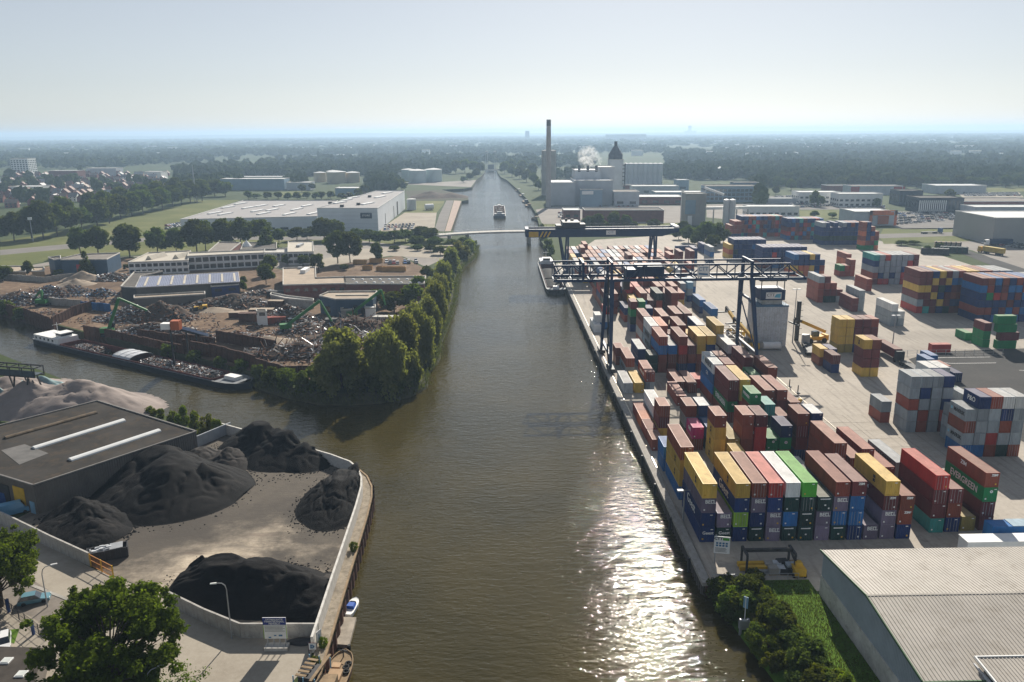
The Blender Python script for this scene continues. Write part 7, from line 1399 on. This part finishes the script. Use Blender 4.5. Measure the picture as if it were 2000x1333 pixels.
# --- parked cars
CPR = {}
for nm, c in (('white', (.7, .7, .7)), ('black', (.02, .02, .022)), ('silver', (.35, .36, .38)), ('grey', (.11, .115, .12)), ('red', (.3, .02, .02)), ('blue', (.03, .06, .18))): CPR[nm] = car_mesh(full=False).mesh('car', [car_paint(nm, c), M_glass, M_black])
rc = random.Random(31); ncar = 0
def car_field(px, rows, cols, where, wh=0.0, skip=.12, ang=0.0):
    """rows of parked cars bilinearly spread over a quad of pixels (fl, fr, nr, nl)"""
    global ncar
    A, B, C2, D = GP(px); dirx = (B - A).normalized(); base = math.atan2(dirx.y, dirx.x) + rad(90 + ang)
    for i in range(rows):
        for j in range(cols):
            if rc.random() < skip: continue
            s, t = (j + .5) / cols, (i + .5) / rows; p = A.lerp(B, s).lerp(D.lerp(C2, s), t); nm = 'white' if rc.random() < wh else rc.choice(('white', 'black', 'silver', 'grey', 'grey', 'black', 'red', 'blue', 'silver'))
            o = put('parked_car', CPR[nm], None, (p.x, p.y, .06), base + (math.pi if rc.random() < .5 else 0), label=f'{nm} car parked in the {where}', category='car', group=f'cars parked in the {where}'); ncar += 1
car_field([(1500, 384), (1560, 382), (1640, 405), (1560, 409)], 5, 16, 'lot before the white offices'); car_field([(1640, 403), (1727, 403), (1728, 408), (1640, 408)], 2, 18, 'lot along the white office front'); car_field([(1745, 417), (1865, 415), (1880, 430), (1745, 442)], 5, 15, 'dealer lot', .1); car_field([(1880, 378), (1985, 377), (1995, 384), (1885, 385)], 3, 22, 'field of vans by the blue grey hall', .85, .05); car_field([(750, 440), (812, 438), (806, 450), (748, 452)], 3, 9, 'yard of the tall hall', .3); car_field([(752, 512), (815, 510), (818, 516), (750, 518)], 2, 9, 'yard behind the domed works', .2); car_field([(1920, 470), (2000, 478), (2000, 490), (1915, 476)], 2, 7, 'lot of the big grey hall', .3); car_field([(1090, 415), (1100, 415), (1100, 430), (1090, 432)], 4, 3, 'factory side lane'); car_field([(1150, 402), (1240, 402), (1240, 407), (1150, 407)], 1, 10, 'factory yard'); car_field([(325, 440), (350, 436), (352, 444), (325, 452)], 2, 6, 'lane beside the long hall'); car_field([(1150 + 350, 430), (1555, 428), (1555, 432), (1500, 434)], 1, 1, 'lane', 0, 1.1)
truck(0, 0, 0, 'yellow box lorry parked beside the rail strip', M_yellow, mat('yellow_box', (.5, .36, .08), .6), rad(200), G(1918, 494)); truck(0, 0, 0, 'blue lorry driving along the through road', mat('lorry_blue', (.05, .12, .25), .5), None, rad(100), G(1833, 456)); truck(0, 0, 0, 'dark long trailer parked by the big grey hall', M_white, M_crane, rad(265), G(1930, 480))
for k, (x, y, lab) in enumerate(((1825, 497, 'dark flat wagon stack beside the rail strip'), (1862, 494, 'grey green open container by the rail strip'), (1850, 484, 'tan crates stacked by the rail strip'))): t_ = thing('wagon_load', lab, 'load', G(x, y), rad(-20)); b = MB(); b.box(-7, 7, -1.5, 1.5, .2, 3.4); b.build('load_body', [M_steel_d, CM['d'], M_tanroof][k], t_); b = MB(); [b.box(-6.5 + j * 2.6, -6 + j * 2.6, -1.8, 1.8, 0, 3.6) for j in range(6)]; b.build('stake', M_steel_d, t_, kind='stuff')
# far hills
hl_ = MB(); P = []; Q_ = []
for k in range(81):
    x = -9300 + k * 232; z = 22 + 26 * (mnoise.noise(Vector((k * .12, 3.3, 0))) + .5) + (28 if x < 0 else 6) * (1 - abs(x + 3500) / 9000); P.append((x, 13500, -1)); Q_.append((x, 14600, max(6, z)))
hl_.strip(P, Q_); hl_.build('hills', M_land, kind='structure')
# ------------------------------------------------------------------ foliage
def leaf_mat(name, c1, c2, trans=.35):
    m, t, p = new_mat(name); oi = t.nodes.new('ShaderNodeObjectInfo'); n = noise(t, .35, 3, .6); n2 = noise(t, 2.5, 2, .6)
    c = ramp(t, mixc(t, .45, n, n2), [(.32, c1), (.68, c2)]); hv = t.nodes.new('ShaderNodeHueSaturation'); v = math_n(t, 'MULTIPLY_ADD', oi.outputs['Random'], .6); v.node.inputs[2].default_value = .7; h = math_n(t, 'MULTIPLY_ADD', oi.outputs['Random'], .05); h.node.inputs[2].default_value = .475
    t.links.new(v, hv.inputs['Value']); t.links.new(h, hv.inputs['Hue']); t.links.new(c, hv.inputs['Color'])
    d = t.nodes.new('ShaderNodeBsdfDiffuse'); tr = t.nodes.new('ShaderNodeBsdfTranslucent'); mx = t.nodes.new('ShaderNodeMixShader'); mx.inputs[0].default_value = trans
    t.links.new(hv.outputs[0], d.inputs[0]); t.links.new(mixc(t, 1.0, hv.outputs[0], (1.25, 1.3, .55), 'MULTIPLY'), tr.inputs[0]); t.links.new(d.outputs[0], mx.inputs[1]); t.links.new(tr.outputs[0], mx.inputs[2]); t.nodes.remove(p); t.links.new(mx.outputs[0], t.nodes['Material Output'].inputs[0]); return m
M_leaf = leaf_mat('leaf_green', (.06, .085, .02), (.12, .14, .035), .5); M_leafd = leaf_mat('leaf_dark', (.05, .075, .022), (.11, .13, .038), .5); M_willow = leaf_mat('leaf_willow', (.13, .15, .055), (.24, .25, .09), .55); M_bright = leaf_mat('leaf_bright', (.09, .125, .015), (.18, .2, .03), .5); M_far = leaf_mat('leaf_far', (.04, .06, .022), (.09, .105, .04), .3); M_reed = leaf_mat('leaf_reed', (.05, .06, .02), (.10, .105, .035), .35)
M_bark = mat('bark', (.075, .055, .04), .95, .3, 2, .3, 6)
def leaves(rng, lobes, n, size, shell=.55, up=.2):
    """n small quads scattered through ellipsoid lobes [(cx,cy,cz,rx,ry,rz)], denser towards the outside"""
    lobes = np.array(lobes, float); w_ = lobes[:, 3] * lobes[:, 4] + lobes[:, 3] * lobes[:, 5]; L = lobes[rng.choice(len(lobes), n, p=w_ / w_.sum())]
    d = rng.normal(size=(n, 3)); d /= np.linalg.norm(d, axis=1)[:, None]; r = shell + (1 - shell) * rng.random(n) ** .7; r *= 1 + .12 * rng.normal(size=n); P = L[:, :3] + d * r[:, None] * L[:, 3:6]
    nv = d + rng.normal(size=(n, 3)) * .7 + np.array([0, 0, up]); nv /= np.linalg.norm(nv, axis=1)[:, None]; a = np.cross(nv, rng.normal(size=(n, 3))); a /= np.linalg.norm(a, axis=1)[:, None] + 1e-9; b = np.cross(nv, a); s = size * rng.uniform(.55, 1.35, n)[:, None]
    asp = rng.uniform(.45, .8, n)[:, None]; return np.stack([P - a * s, P + b * s * asp, P + a * s, P - b * s * asp], 1).reshape(-1, 3)
def lobes_for(rng, R_, H0, H1, k, kind):
    res = []
    if kind == 'round':
        for _ in range(k): t = rng.uniform(0, 6.283); z = rng.uniform(.12, .95); rr_ = R_ * .62 * math.sqrt(max(.06, 1 - (2 * z - .9) ** 2)) * rng.uniform(.6, 1.1); s = R_ * rng.uniform(.24, .44); res.append((rr_ * math.cos(t), rr_ * math.sin(t), H0 + (H1 - H0) * z, s, s, s * .8))
    elif kind == 'cone':
        for _ in range(k): z = rng.random() ** 1.4; t = rng.uniform(0, 6.283); rr_ = R_ * (1 - z) * .7; s = R_ * (.2 + .3 * (1 - z)); res.append((rr_ * math.cos(t), rr_ * math.sin(t), H0 + (H1 - H0) * z, s, s, s * 1.3))
    elif kind == 'willow':
        for _ in range(k): t = rng.uniform(0, 6.283); z = rng.uniform(0, .95); rr_ = R_ * .7 * math.sqrt(max(.1, 1 - z * z * .9)) * rng.uniform(.5, 1.1); s = R_ * rng.uniform(.2, .36); res.append((rr_ * math.cos(t), rr_ * math.sin(t), H0 + (H1 - H0) * z, s, s, s * 1.35))
    return res
def trunk_mesh(rng, H, R_, r0, nb=7):
    b = MB(); top = Vector((rng.normal() * .3, rng.normal() * .3, H * .62)); b.tube((0, 0, -.2), top * .5, r0, r0 * .75, 8, caps=False); b.tube(top * .5, top, r0 * .75, r0 * .4, 8, caps=False)
    for k in range(nb): z = rng.uniform(.3, .95); t = rng.uniform(0, 6.283); p = top * z; q = p + Vector((math.cos(t) * R_ * .6, math.sin(t) * R_ * .6, H * rng.uniform(.12, .3))); b.tube(p, p.lerp(q, .5) + Vector((0, 0, .3)), r0 * .4, r0 * .25, 6, caps=False); b.tube(p.lerp(q, .5) + Vector((0, 0, .3)), q, r0 * .25, r0 * .08, 5, caps=False)
    return b.mesh('trunk', [M_bark])
def proto(seed, kind, H, R_, n, size, m, h0=.25, k=22):
    rng = np.random.default_rng(seed); return (arr_mesh('crown', leaves(rng, lobes_for(rng, R_, H * h0, H * .93, k, kind), n, size), 4, [m]), trunk_mesh(rng, H, R_, max(.15, H * .02)), H, R_)
PR = {'oak': [proto(s, 'round', 16, 7, 5200, .62, M_leafd, .2, 26) for s in (1, 2, 3, 4)], 'mid': [proto(s, 'round', 12, 5.2, 3600, .52, M_leaf, .16, 20) for s in (5, 6, 7)], 'willow': [proto(s, 'willow', 12, 7, 8500, .46, M_willow, .02, 34) for s in (8, 9, 10)], 'cone': [proto(11, 'cone', 14, 3.4, 3200, .45, M_leaf, .03, 26)], 'bush': [proto(s, 'willow', 4, 3.2, 1700, .32, M_leaf, .0, 14) for s in (12, 13)], 'bright': [proto(s, 'willow', 4, 2.6, 1800, .25, M_bright, .0, 16) for s in (14, 15)], 'poplar': [proto(16, 'cone', 20, 4.5, 3200, .7, M_leafd, .05, 24)]}
rt = random.Random(17)
def tree(kind, px, yb, yt, wpx=None, label=None, group=None, z=0.0, name='tree', cat='tree'):
    g = G(px, yb, z); h = max(1.5, HT(px, yb, yt, z)); cr, tr, H, R_ = rt.choice(PR[kind]); t_ = thing(name, label, cat, g, rt.uniform(0, 6.28), group); s = h / H; kx = (G(px + 10, yb, z) - g).length / 10; sx = s if wpx is None else wpx * kx / 2 / R_ / .97
    t_.scale = (sx, sx, s); put('crown', cr, t_); put('trunk', tr, t_); return t_
TG = 'dark trees of the long belt beside the field'
for x, yb, yt, w_ in ((0, 474, 430, 40), (28, 472, 413, 48), (62, 466, 402, 50), (85, 466, 392, 58), (112, 462, 396, 54), (140, 456, 402, 46), (160, 450, 404, 44), (128, 446, 384, 50), (190, 443, 388, 52), (214, 437, 384, 44), (236, 428, 380, 42), (205, 428, 374, 46), (258, 422, 376, 42), (280, 418, 370, 44), (298, 413, 368, 40), (318, 410, 365, 42), (338, 405, 362, 40), (355, 400, 358, 38), (372, 396, 352, 40), (395, 393, 350, 40), (240, 412, 366, 42), (275, 404, 358, 40), (310, 398, 352, 40), (345, 392, 346, 40), (180, 420, 376, 40), (420, 384, 350, 36), (440, 384, 354, 34)): tree('oak', x, yb, yt, w_, 'large dark broadleaf tree in the long belt beside the field', TG)
RB = 'trees in the row before the long hall'
for x, yb, yt, w_ in ((158, 498, 443, 46), (192, 498, 440, 48), (254, 502, 438, 58), (308, 499, 443, 48), (345, 494, 446, 40), (385, 494, 427, 58), (402, 490, 430, 44), (438, 486, 428, 48), (470, 482, 424, 54), (508, 474, 428, 56), (545, 474, 446, 34), (580, 470, 444, 40), (600, 468, 446, 32), (634, 470, 426, 50), (656, 470, 430, 46), (697, 470, 446, 38), (722, 474, 448, 40), (742, 476, 452, 38), (770, 476, 450, 44), (792, 472, 448, 40), (824, 470, 442, 48), (842, 474, 446, 44), (815, 482, 460, 36), (850, 484, 462, 34)): tree('oak', x, yb, yt, w_, 'dark round tree in the row before the long hall', RB)
tree('oak', 660, 515, 449, 52, 'big twin crowned lime tree beside the white block, first of two', None); tree('oak', 684, 514, 452, 50, 'big twin crowned lime tree beside the gravel path, second of two', None); tree('mid', 736, 512, 474, 30, 'pale green slender tree on the gravel path'); tree('cone', 170, 540, 488, 30, 'tall conical conifer before the blue shed'); tree('cone', 522, 492, 442, 42, 'conical dark tree behind the panelled office')
for x, yb, yt, w_, lab in ((528, 538, 498, 40, 'round tree beside the panelled office end'), (520, 556, 516, 40, 'round tree by the driveway of the brick works'), (560, 518, 498, 22, 'small round tree before the link block'), (592, 520, 498, 28, 'round tree before the white block'), (622, 530, 494, 32, 'narrow tree behind the brick works'), (8, 548, 518, 44, 'broad tree at the edge of the scrap yard wall'), (55, 540, 510, 26, 'thin tree by the small brown hut'), (115, 540, 526, 24, 'yellow green bush before the blue shed'), (248, 528, 516, 18, 'clipped bush at the office corner'), (327, 528, 514, 20, 'clipped bush before the office'), (405, 526, 512, 14, 'small bush before the panelled office'), (475, 570, 548, 20, 'small tree by the navy office block'), (476, 556, 540, 16, 'small tree at the violet roof corner'), (448, 524, 512, 14, 'shrub before the coloured panels'), (672, 528, 516, 22, 'dark bush behind the brick works')): tree('mid', x, yb, yt, w_, lab)
WG = 'willows along the canal bank'
for x, yb, yt, w_ in ((668, 762, 652, 128), (752, 764, 650, 96), (796, 750, 686, 66), (786, 728, 618, 84), (826, 706, 604, 62), (838, 664, 584, 60), (850, 640, 556, 56), (858, 602, 540, 52), (866, 572, 514, 46), (880, 530, 486, 44), (900, 506, 474, 44), (918, 492, 470, 30), (640, 758, 694, 70), (712, 752, 690, 70), (772, 690, 640, 60), (806, 660, 596, 60)): tree('willow', x, yb, yt, w_, 'grey green willow leaning over the canal bank', WG, z=-.6, name='willow_tree')
SG = 'shrubs behind the willows'
for x, yb, yt, w_ in ((770, 610, 572, 70), (735, 600, 566, 50), (805, 605, 556, 56), (820, 575, 540, 40), (700, 562, 552, 26), (835, 545, 520, 34), (860, 498, 480, 34), (885, 482, 468, 40), (840, 492, 478, 30), (815, 490, 478, 26), (770, 490, 480, 26), (905, 476, 464, 30), (615, 750, 715, 50), (560, 745, 720, 50)): tree('mid', x, yb, yt, w_, 'dense dark shrub tree behind the willows', SG)
BG_ = 'bushes along the water edge'
for x, yb, yt, w_ in ((505, 738, 716, 34), (530, 748, 722, 40), (560, 757, 728, 44), (592, 764, 732, 44), (620, 768, 736, 40), (700, 772, 742, 44), (735, 770, 742, 44), (775, 762, 735, 42), (805, 752, 720, 40), (838, 696, 660, 34), (862, 632, 600, 30), (880, 560, 536, 24), (10, 612, 590, 40), (40, 622, 604, 30), (470, 726, 706, 40), (330, 694, 676, 40), (380, 704, 688, 36), (430, 716, 700, 34), (925, 484, 472, 20), (912, 500, 484, 22), (1062, 468, 452, 22), (1070, 486, 470, 24), (1076, 498, 482, 18), (1058, 455, 440, 18)): tree('bush', x, yb, yt, w_, 'low bush on the canal water edge', BG_, z=-.8, name='bush', cat='bush')
for x, yb, yt, w_ in ((275, 802, 786, 24), (292, 808, 794, 24), (315, 816, 800, 22), (338, 822, 804, 24), (360, 828, 796, 26), (382, 836, 808, 30), (405, 844, 812, 36), (425, 850, 822, 30), (300, 812, 800, 20), (348, 828, 812, 20)): tree('bright', x, yb, yt, w_, 'bright green willow shrub behind the warehouse', 'bright shrubs behind the warehouse', name='shrub', cat='shrub')
rgr = random.Random(77)
for k in range(80):
    f_ = k / 80; u = -13.5 - f_ * 30 + rgr.uniform(-1, 1); v = 1.0 + f_ * 4.2 + rgr.uniform(-1.6, 4.4); cr, tr, H, R_ = rgr.choice(PR['bush'] + PR['bright'][:1]); t_ = thing('bush', 'grey green bush on the slope below the lawn', 'bush', Y(u, v, -1.6 if v < 2.6 + f_ * 3.4 else -.4), rgr.uniform(0, 6), 'bushes on the slope below the lawn'); s = rgr.uniform(.45, .85); t_.scale = (s, s, s * rgr.uniform(.6, .95)); put('crown', cr, t_); put('trunk', tr, t_)
for x, yb, yt, w_ in ((1150, 453, 422, 30), (1166, 453, 418, 32), (1200, 452, 412, 34), (1222, 452, 420, 30), (1275, 452, 428, 30), (1335, 455, 432, 28), (1345, 474, 440, 36), (1378, 480, 432, 44), (1398, 478, 434, 40), (1412, 476, 446, 34), (1362, 482, 452, 34), (1392, 488, 458, 36), (1325, 468, 448, 26), (1238, 452, 432, 20), (1186, 452, 434, 22)): tree('oak', x, yb, yt, w_, 'broad tree between the brick hall and the container yard', 'trees between brick hall and yard')
for x, yb, yt, w_ in ((1590, 403, 373, 26), (1602, 405, 382, 20), (1712, 406, 388, 20), (1855, 388, 370, 26), (1545, 372, 350, 24), (1590, 424, 412, 22), (1625, 426, 415, 22), (1672, 440, 428, 24), (1900, 465, 440, 10), (1515, 380, 364, 18), (1810, 496, 480, 20), (1835, 488, 474, 20), (1760, 480, 470, 30), (1785, 478, 470, 30)): tree('mid', x, yb, yt, w_, 'small roundish tree in the business park', 'trees in the business park')
for k in range(15): x = 488 + k * 18; tree('mid', x + rt.uniform(-5, 5), 391 - rt.uniform(0, 3), 376 + rt.uniform(-3, 3), 20, 'small tree in the hedge line behind the long hall', 'hedge trees behind the long hall')
for x, yb, yt, w_ in ((735, 376, 356, 24), (752, 374, 350, 28), (768, 374, 347, 30), (784, 372, 350, 26), (712, 380, 362, 22), (700, 384, 368, 20), (590, 376, 360, 20), (572, 366, 350, 20), (610, 372, 358, 18)): tree('oak', x, yb, yt, w_, 'dark tree between the beige and the teal tanks', 'trees between the tank groups')
for x, yb, yt, w_ in ((918, 352, 338, 18), (930, 347, 330, 20), (906, 357, 344, 16), (938, 340, 318, 22), (925, 338, 314, 24), (908, 338, 312, 26), (890, 340, 314, 26), (985, 340, 316, 24), (1000, 346, 322, 24), (1014, 350, 326, 24), (1028, 356, 332, 24), (1042, 362, 338, 24), (1052, 372, 350, 20), (1000, 336, 312, 24), (1020, 340, 314, 26), (1040, 346, 320, 26)): tree('mid', x, yb, yt, w_, 'leafy tree on the bank of the upper canal', 'trees along the upper canal')
for k in range(27): x = 1478 + k * 20.5; tree('oak', x + rt.uniform(-7, 7), 367 + rt.uniform(-4, 2), 343 + rt.uniform(-6, 5), 26, 'tall dark tree in the belt behind the business park', 'trees of the belt behind the business park')
for k, (x, y) in enumerate(((1030, 396), (1036, 404), (1024, 384), (1050, 430), (1016, 374))):
    t_ = thing('moored_boat', ['small blue workboat moored below the factory', 'low brown pontoon boat moored below the factory', 'grey barge lighter moored below the factory', 'flat brown pontoon moored beside the bridge', 'dark lighter moored on the upper canal'][k], 'boat', Vector((*G(x - 4, y, WZ).xy, WZ)), rad(12)); b = MB(); hull(b, hull_rings(18, 5, 12, -.5, 1.2, .3), -.5); b.build('hull', [M_steel_d, M_wood], t_); b = MB(); b.box(-1.5, 1.5, -6, -2, 1.1, 3.4); b.build('cabin', [M_bluew, M_wood, M_greyw, M_wood, M_whitew][k], t_)
# big near trees: own meshes, leaf by leaf
def big_tree(loc, H, R_, seed, label, n=26000, k=44, size=.24):
    rng = np.random.default_rng(seed); t_ = thing('tree', label, 'tree', loc); tips = []; b = MB(); b.tube((0, 0, -.2), (0.2, .1, H * .3), .42, .34, 10, caps=False); b.tube((.2, .1, H * .3), (.1, .3, H * .62), .34, .2, 10, caps=False)
    lob = []
    for i in range(k):
        t = rng.uniform(0, 6.283); z = rng.uniform(.2, 1.0); rr_ = R_ * math.sqrt(max(.04, 1 - ((z - .52) / .56) ** 2)) * rng.uniform(.45, .95); p = Vector((rr_ * math.cos(t), rr_ * math.sin(t), H * z)); s = rng.uniform(.9, 1.9); lob.append((*p, s * 1.25, s * 1.25, s * .8)); o = Vector((.15, .15, H * min(.6, max(.2, z * .55)))); m_ = o.lerp(p, .55) + Vector((0, 0, .4)); b.tube(o, m_, .13, .08, 6, caps=False); b.tube(m_, p, .08, .025, 5, caps=False)
        for _ in range(3): e = p + Vector(rng.normal(size=3)) * s * .9; lob.append((*e, s * .55, s * .55, s * .42)); b.tube(m_.lerp(p, .7), e, .04, .012, 4, caps=False)
    b.build('trunk', M_bark, t_); put('crown', arr_mesh('crown', leaves(rng, lob, n, size, .25, .5), 4, [M_bright2]), t_)
M_bright2 = leaf_mat('leaf_fresh', (.05, .08, .010), (.13, .16, .022), .5)
big_tree(G(228, 1390), 15.5, 8.2, 91, 'big leafy green tree over the street by the concrete wall', 62000, 66, .24); big_tree(G(2, 1185), 11.5, 6.0, 92, 'leafy green tree beside the street lamp and fence', 30000, 40, .23)
big_tree(G(340, 1385), 4.2, 2.6, 93, 'yellowish thin shrub under the big tree', 3500, 12, .14)
for (x, y, s, lab) in ((692, 1075, .9, 'small green shrub growing on the stained quay ledge'), (632, 1262, .8, 'weedy shrub beside the waterway sign'), (618, 1300, .8, 'weedy shrub on the bank below the timber rack')): cr, tr, H, R_ = PR['bright'][0]; t_ = thing('shrub', lab, 'shrub', G(x, y)); t_.scale = (s * .4, s * .4, s * .45); put('crown', cr, t_); put('trunk', tr, t_)
# reeds and rough grass tufts on the banks and lawn (one mass)
rng = np.random.default_rng(5); V_ = []
def tufts(P, h, w_):
    n = len(P); t = rng.uniform(0, 3.14, n); a = np.stack([np.cos(t), np.sin(t), 0 * t], 1) * w_; lean = rng.normal(size=(n, 3)) * h * .3; lean[:, 2] = h * rng.uniform(.5, 1.2, n); V_.append(np.stack([P - a, P + a, P + lean], 1).reshape(-1, 3))
sh_ = NL_SHORE[0:17]; pts = []
for a, b in zip(offs(sh_, 1.2, -1.6), offs(sh_, 1.2, -1.6)[1:]):
    n = int((b - a).length * 26); s = rng.random(n)[:, None]; pts.append(np.array(a)[None] * (1 - s) + np.array(b)[None] * s + rng.normal(size=(n, 3)) * [.9, .9, .5])
tufts(np.concatenate(pts), 1.0, .10)
tufts(np.array([Y(-12.5 - 60 * rng.random(), 7 + 7.1 * rng.random(), .03) for _ in range(16000)]), .28, .05)
put('bank_grass', arr_mesh('bank_grass', np.concatenate(V_), 3, [M_reed]), kind='stuff', label='rough grass and reeds on the canal banks', category='grass')
# woods: thousands of crowns that read as one mass
rng = np.random.default_rng(9); out_ = []
def in_canal(x, y):
    g = Vector((x, y, 0)); return -60 < x + (y - 900) * .02 - (-30) * 0 < 60 and y < 2300
def project(x, y): v = Vector((x, y, -CAM_H)); dd = v.dot(_F); return 1000 + FPX * v.dot(_R) / dd, 666.5 - FPX * v.dot(_U) / dd
TOWN = (-30, 330, 345, 420)
AVOID = [(-200, 408, 2200, 800), (330, 384, 800, 410), (780, 340, 1000, 470), (100, 392, 480, 520), (330, 470, 376, 460), (425, 370, 610, 392), (600, 345, 720, 386), (770, 345, 940, 395), (1040, 352, 1480, 480), (1490, 366, 1800, 470), (1800, 362, 2030, 480), (1160, 300, 1300, 372), (940, 322, 990, 345), (470, 345, 560, 372), (878, 328, 1062, 470)]
def ico(sub):
    bm = bmesh.new(); bmesh.ops.create_icosphere(bm, subdivisions=sub, radius=1.0); bm.verts.ensure_lookup_table(); v = np.array([q.co[:] for q in bm.verts]); f = np.array([[q.index for q in e.verts] for e in bm.faces]); bm.free(); return v, f
IC1, IC2 = ico(1), ico(2)
def crown_blob(x, y, z, rx, rz, hi):
    v, f = IC2 if hi else IC1; d = 1 + .2 * rng.normal(size=len(v)); q = v * d[:, None] * [rx, rx, rz] + [x, y, z]; out_.append(q[f].reshape(-1, 3))
def woods(n, d0, d1, hh, rr_, lobes_n, hi, keep):
    got = 0
    while got < n:
        t = rng.uniform(-.72, .72); d = math.sqrt(rng.uniform(d0 * d0, d1 * d1)); x, y = d * math.sin(t), d * math.cos(t); px, py = project(x, y)
        if not (-120 < px < 2120): continue
        nz = mnoise.noise(Vector((x * .0022, y * .0022, 1.7))) + .5 * mnoise.noise(Vector((x * .007, y * .007, 5)))
        if nz < keep: got += .15; continue
        if abs(px - 962) < 26 and py > 322: continue
        if any(r[0] < px < r[2] and r[1] < py < r[3] for r in AVOID): got += .1; continue
        if TOWN[0] < px < TOWN[2] and TOWN[1] < py < TOWN[3] and rng.random() < .94: got += .3; continue
        h = hh * rng.uniform(.65, 1.35); r = rr_ * rng.uniform(.65, 1.35)
        for k in range(lobes_n): u = rng.uniform(0, 6.283); e = r * .55 * math.sqrt(rng.random()) * (k > 0); s = r * (.8 if k == 0 else rng.uniform(.35, .6)); crown_blob(x + e * math.cos(u), y + e * math.sin(u), h * (.52 if k == 0 else rng.uniform(.45, .85)), s, h * (.42 if k == 0 else .2), hi and k == 0)
        got += 1
woods(3600, 640, 1500, 15, 7, 5, True, -.32); woods(6500, 1500, 3400, 16, 10, 3, False, -.3); woods(9000, 3400, 11500, 17, 26, 2, False, -.42)
put('woods', arr_mesh('woods', np.concatenate(out_), 3, [M_far]), kind='stuff', label='hazy blue green woods stretching to the horizon', category='woods')
# ------------------------------------------------------------------ haze
hz, t, p = new_mat('haze_air')
t.nodes.remove(p); pv = t.nodes.new('ShaderNodeVolumePrincipled')
pv.inputs['Color'].default_value = (0.54, 0.755, 1.0, 1); pv.inputs['Density'].default_value = 0.00016; pv.inputs['Anisotropy'].default_value = 0.3
t.links.new(pv.outputs[0], t.nodes['Material Output'].inputs['Volume'])
q = MB(); q.box(-9500, 9500, -420, 16500, -5.5, 112); q.build('haze', hz, kind='stuff', label='pale blue haze lying over the whole plain', category='haze')
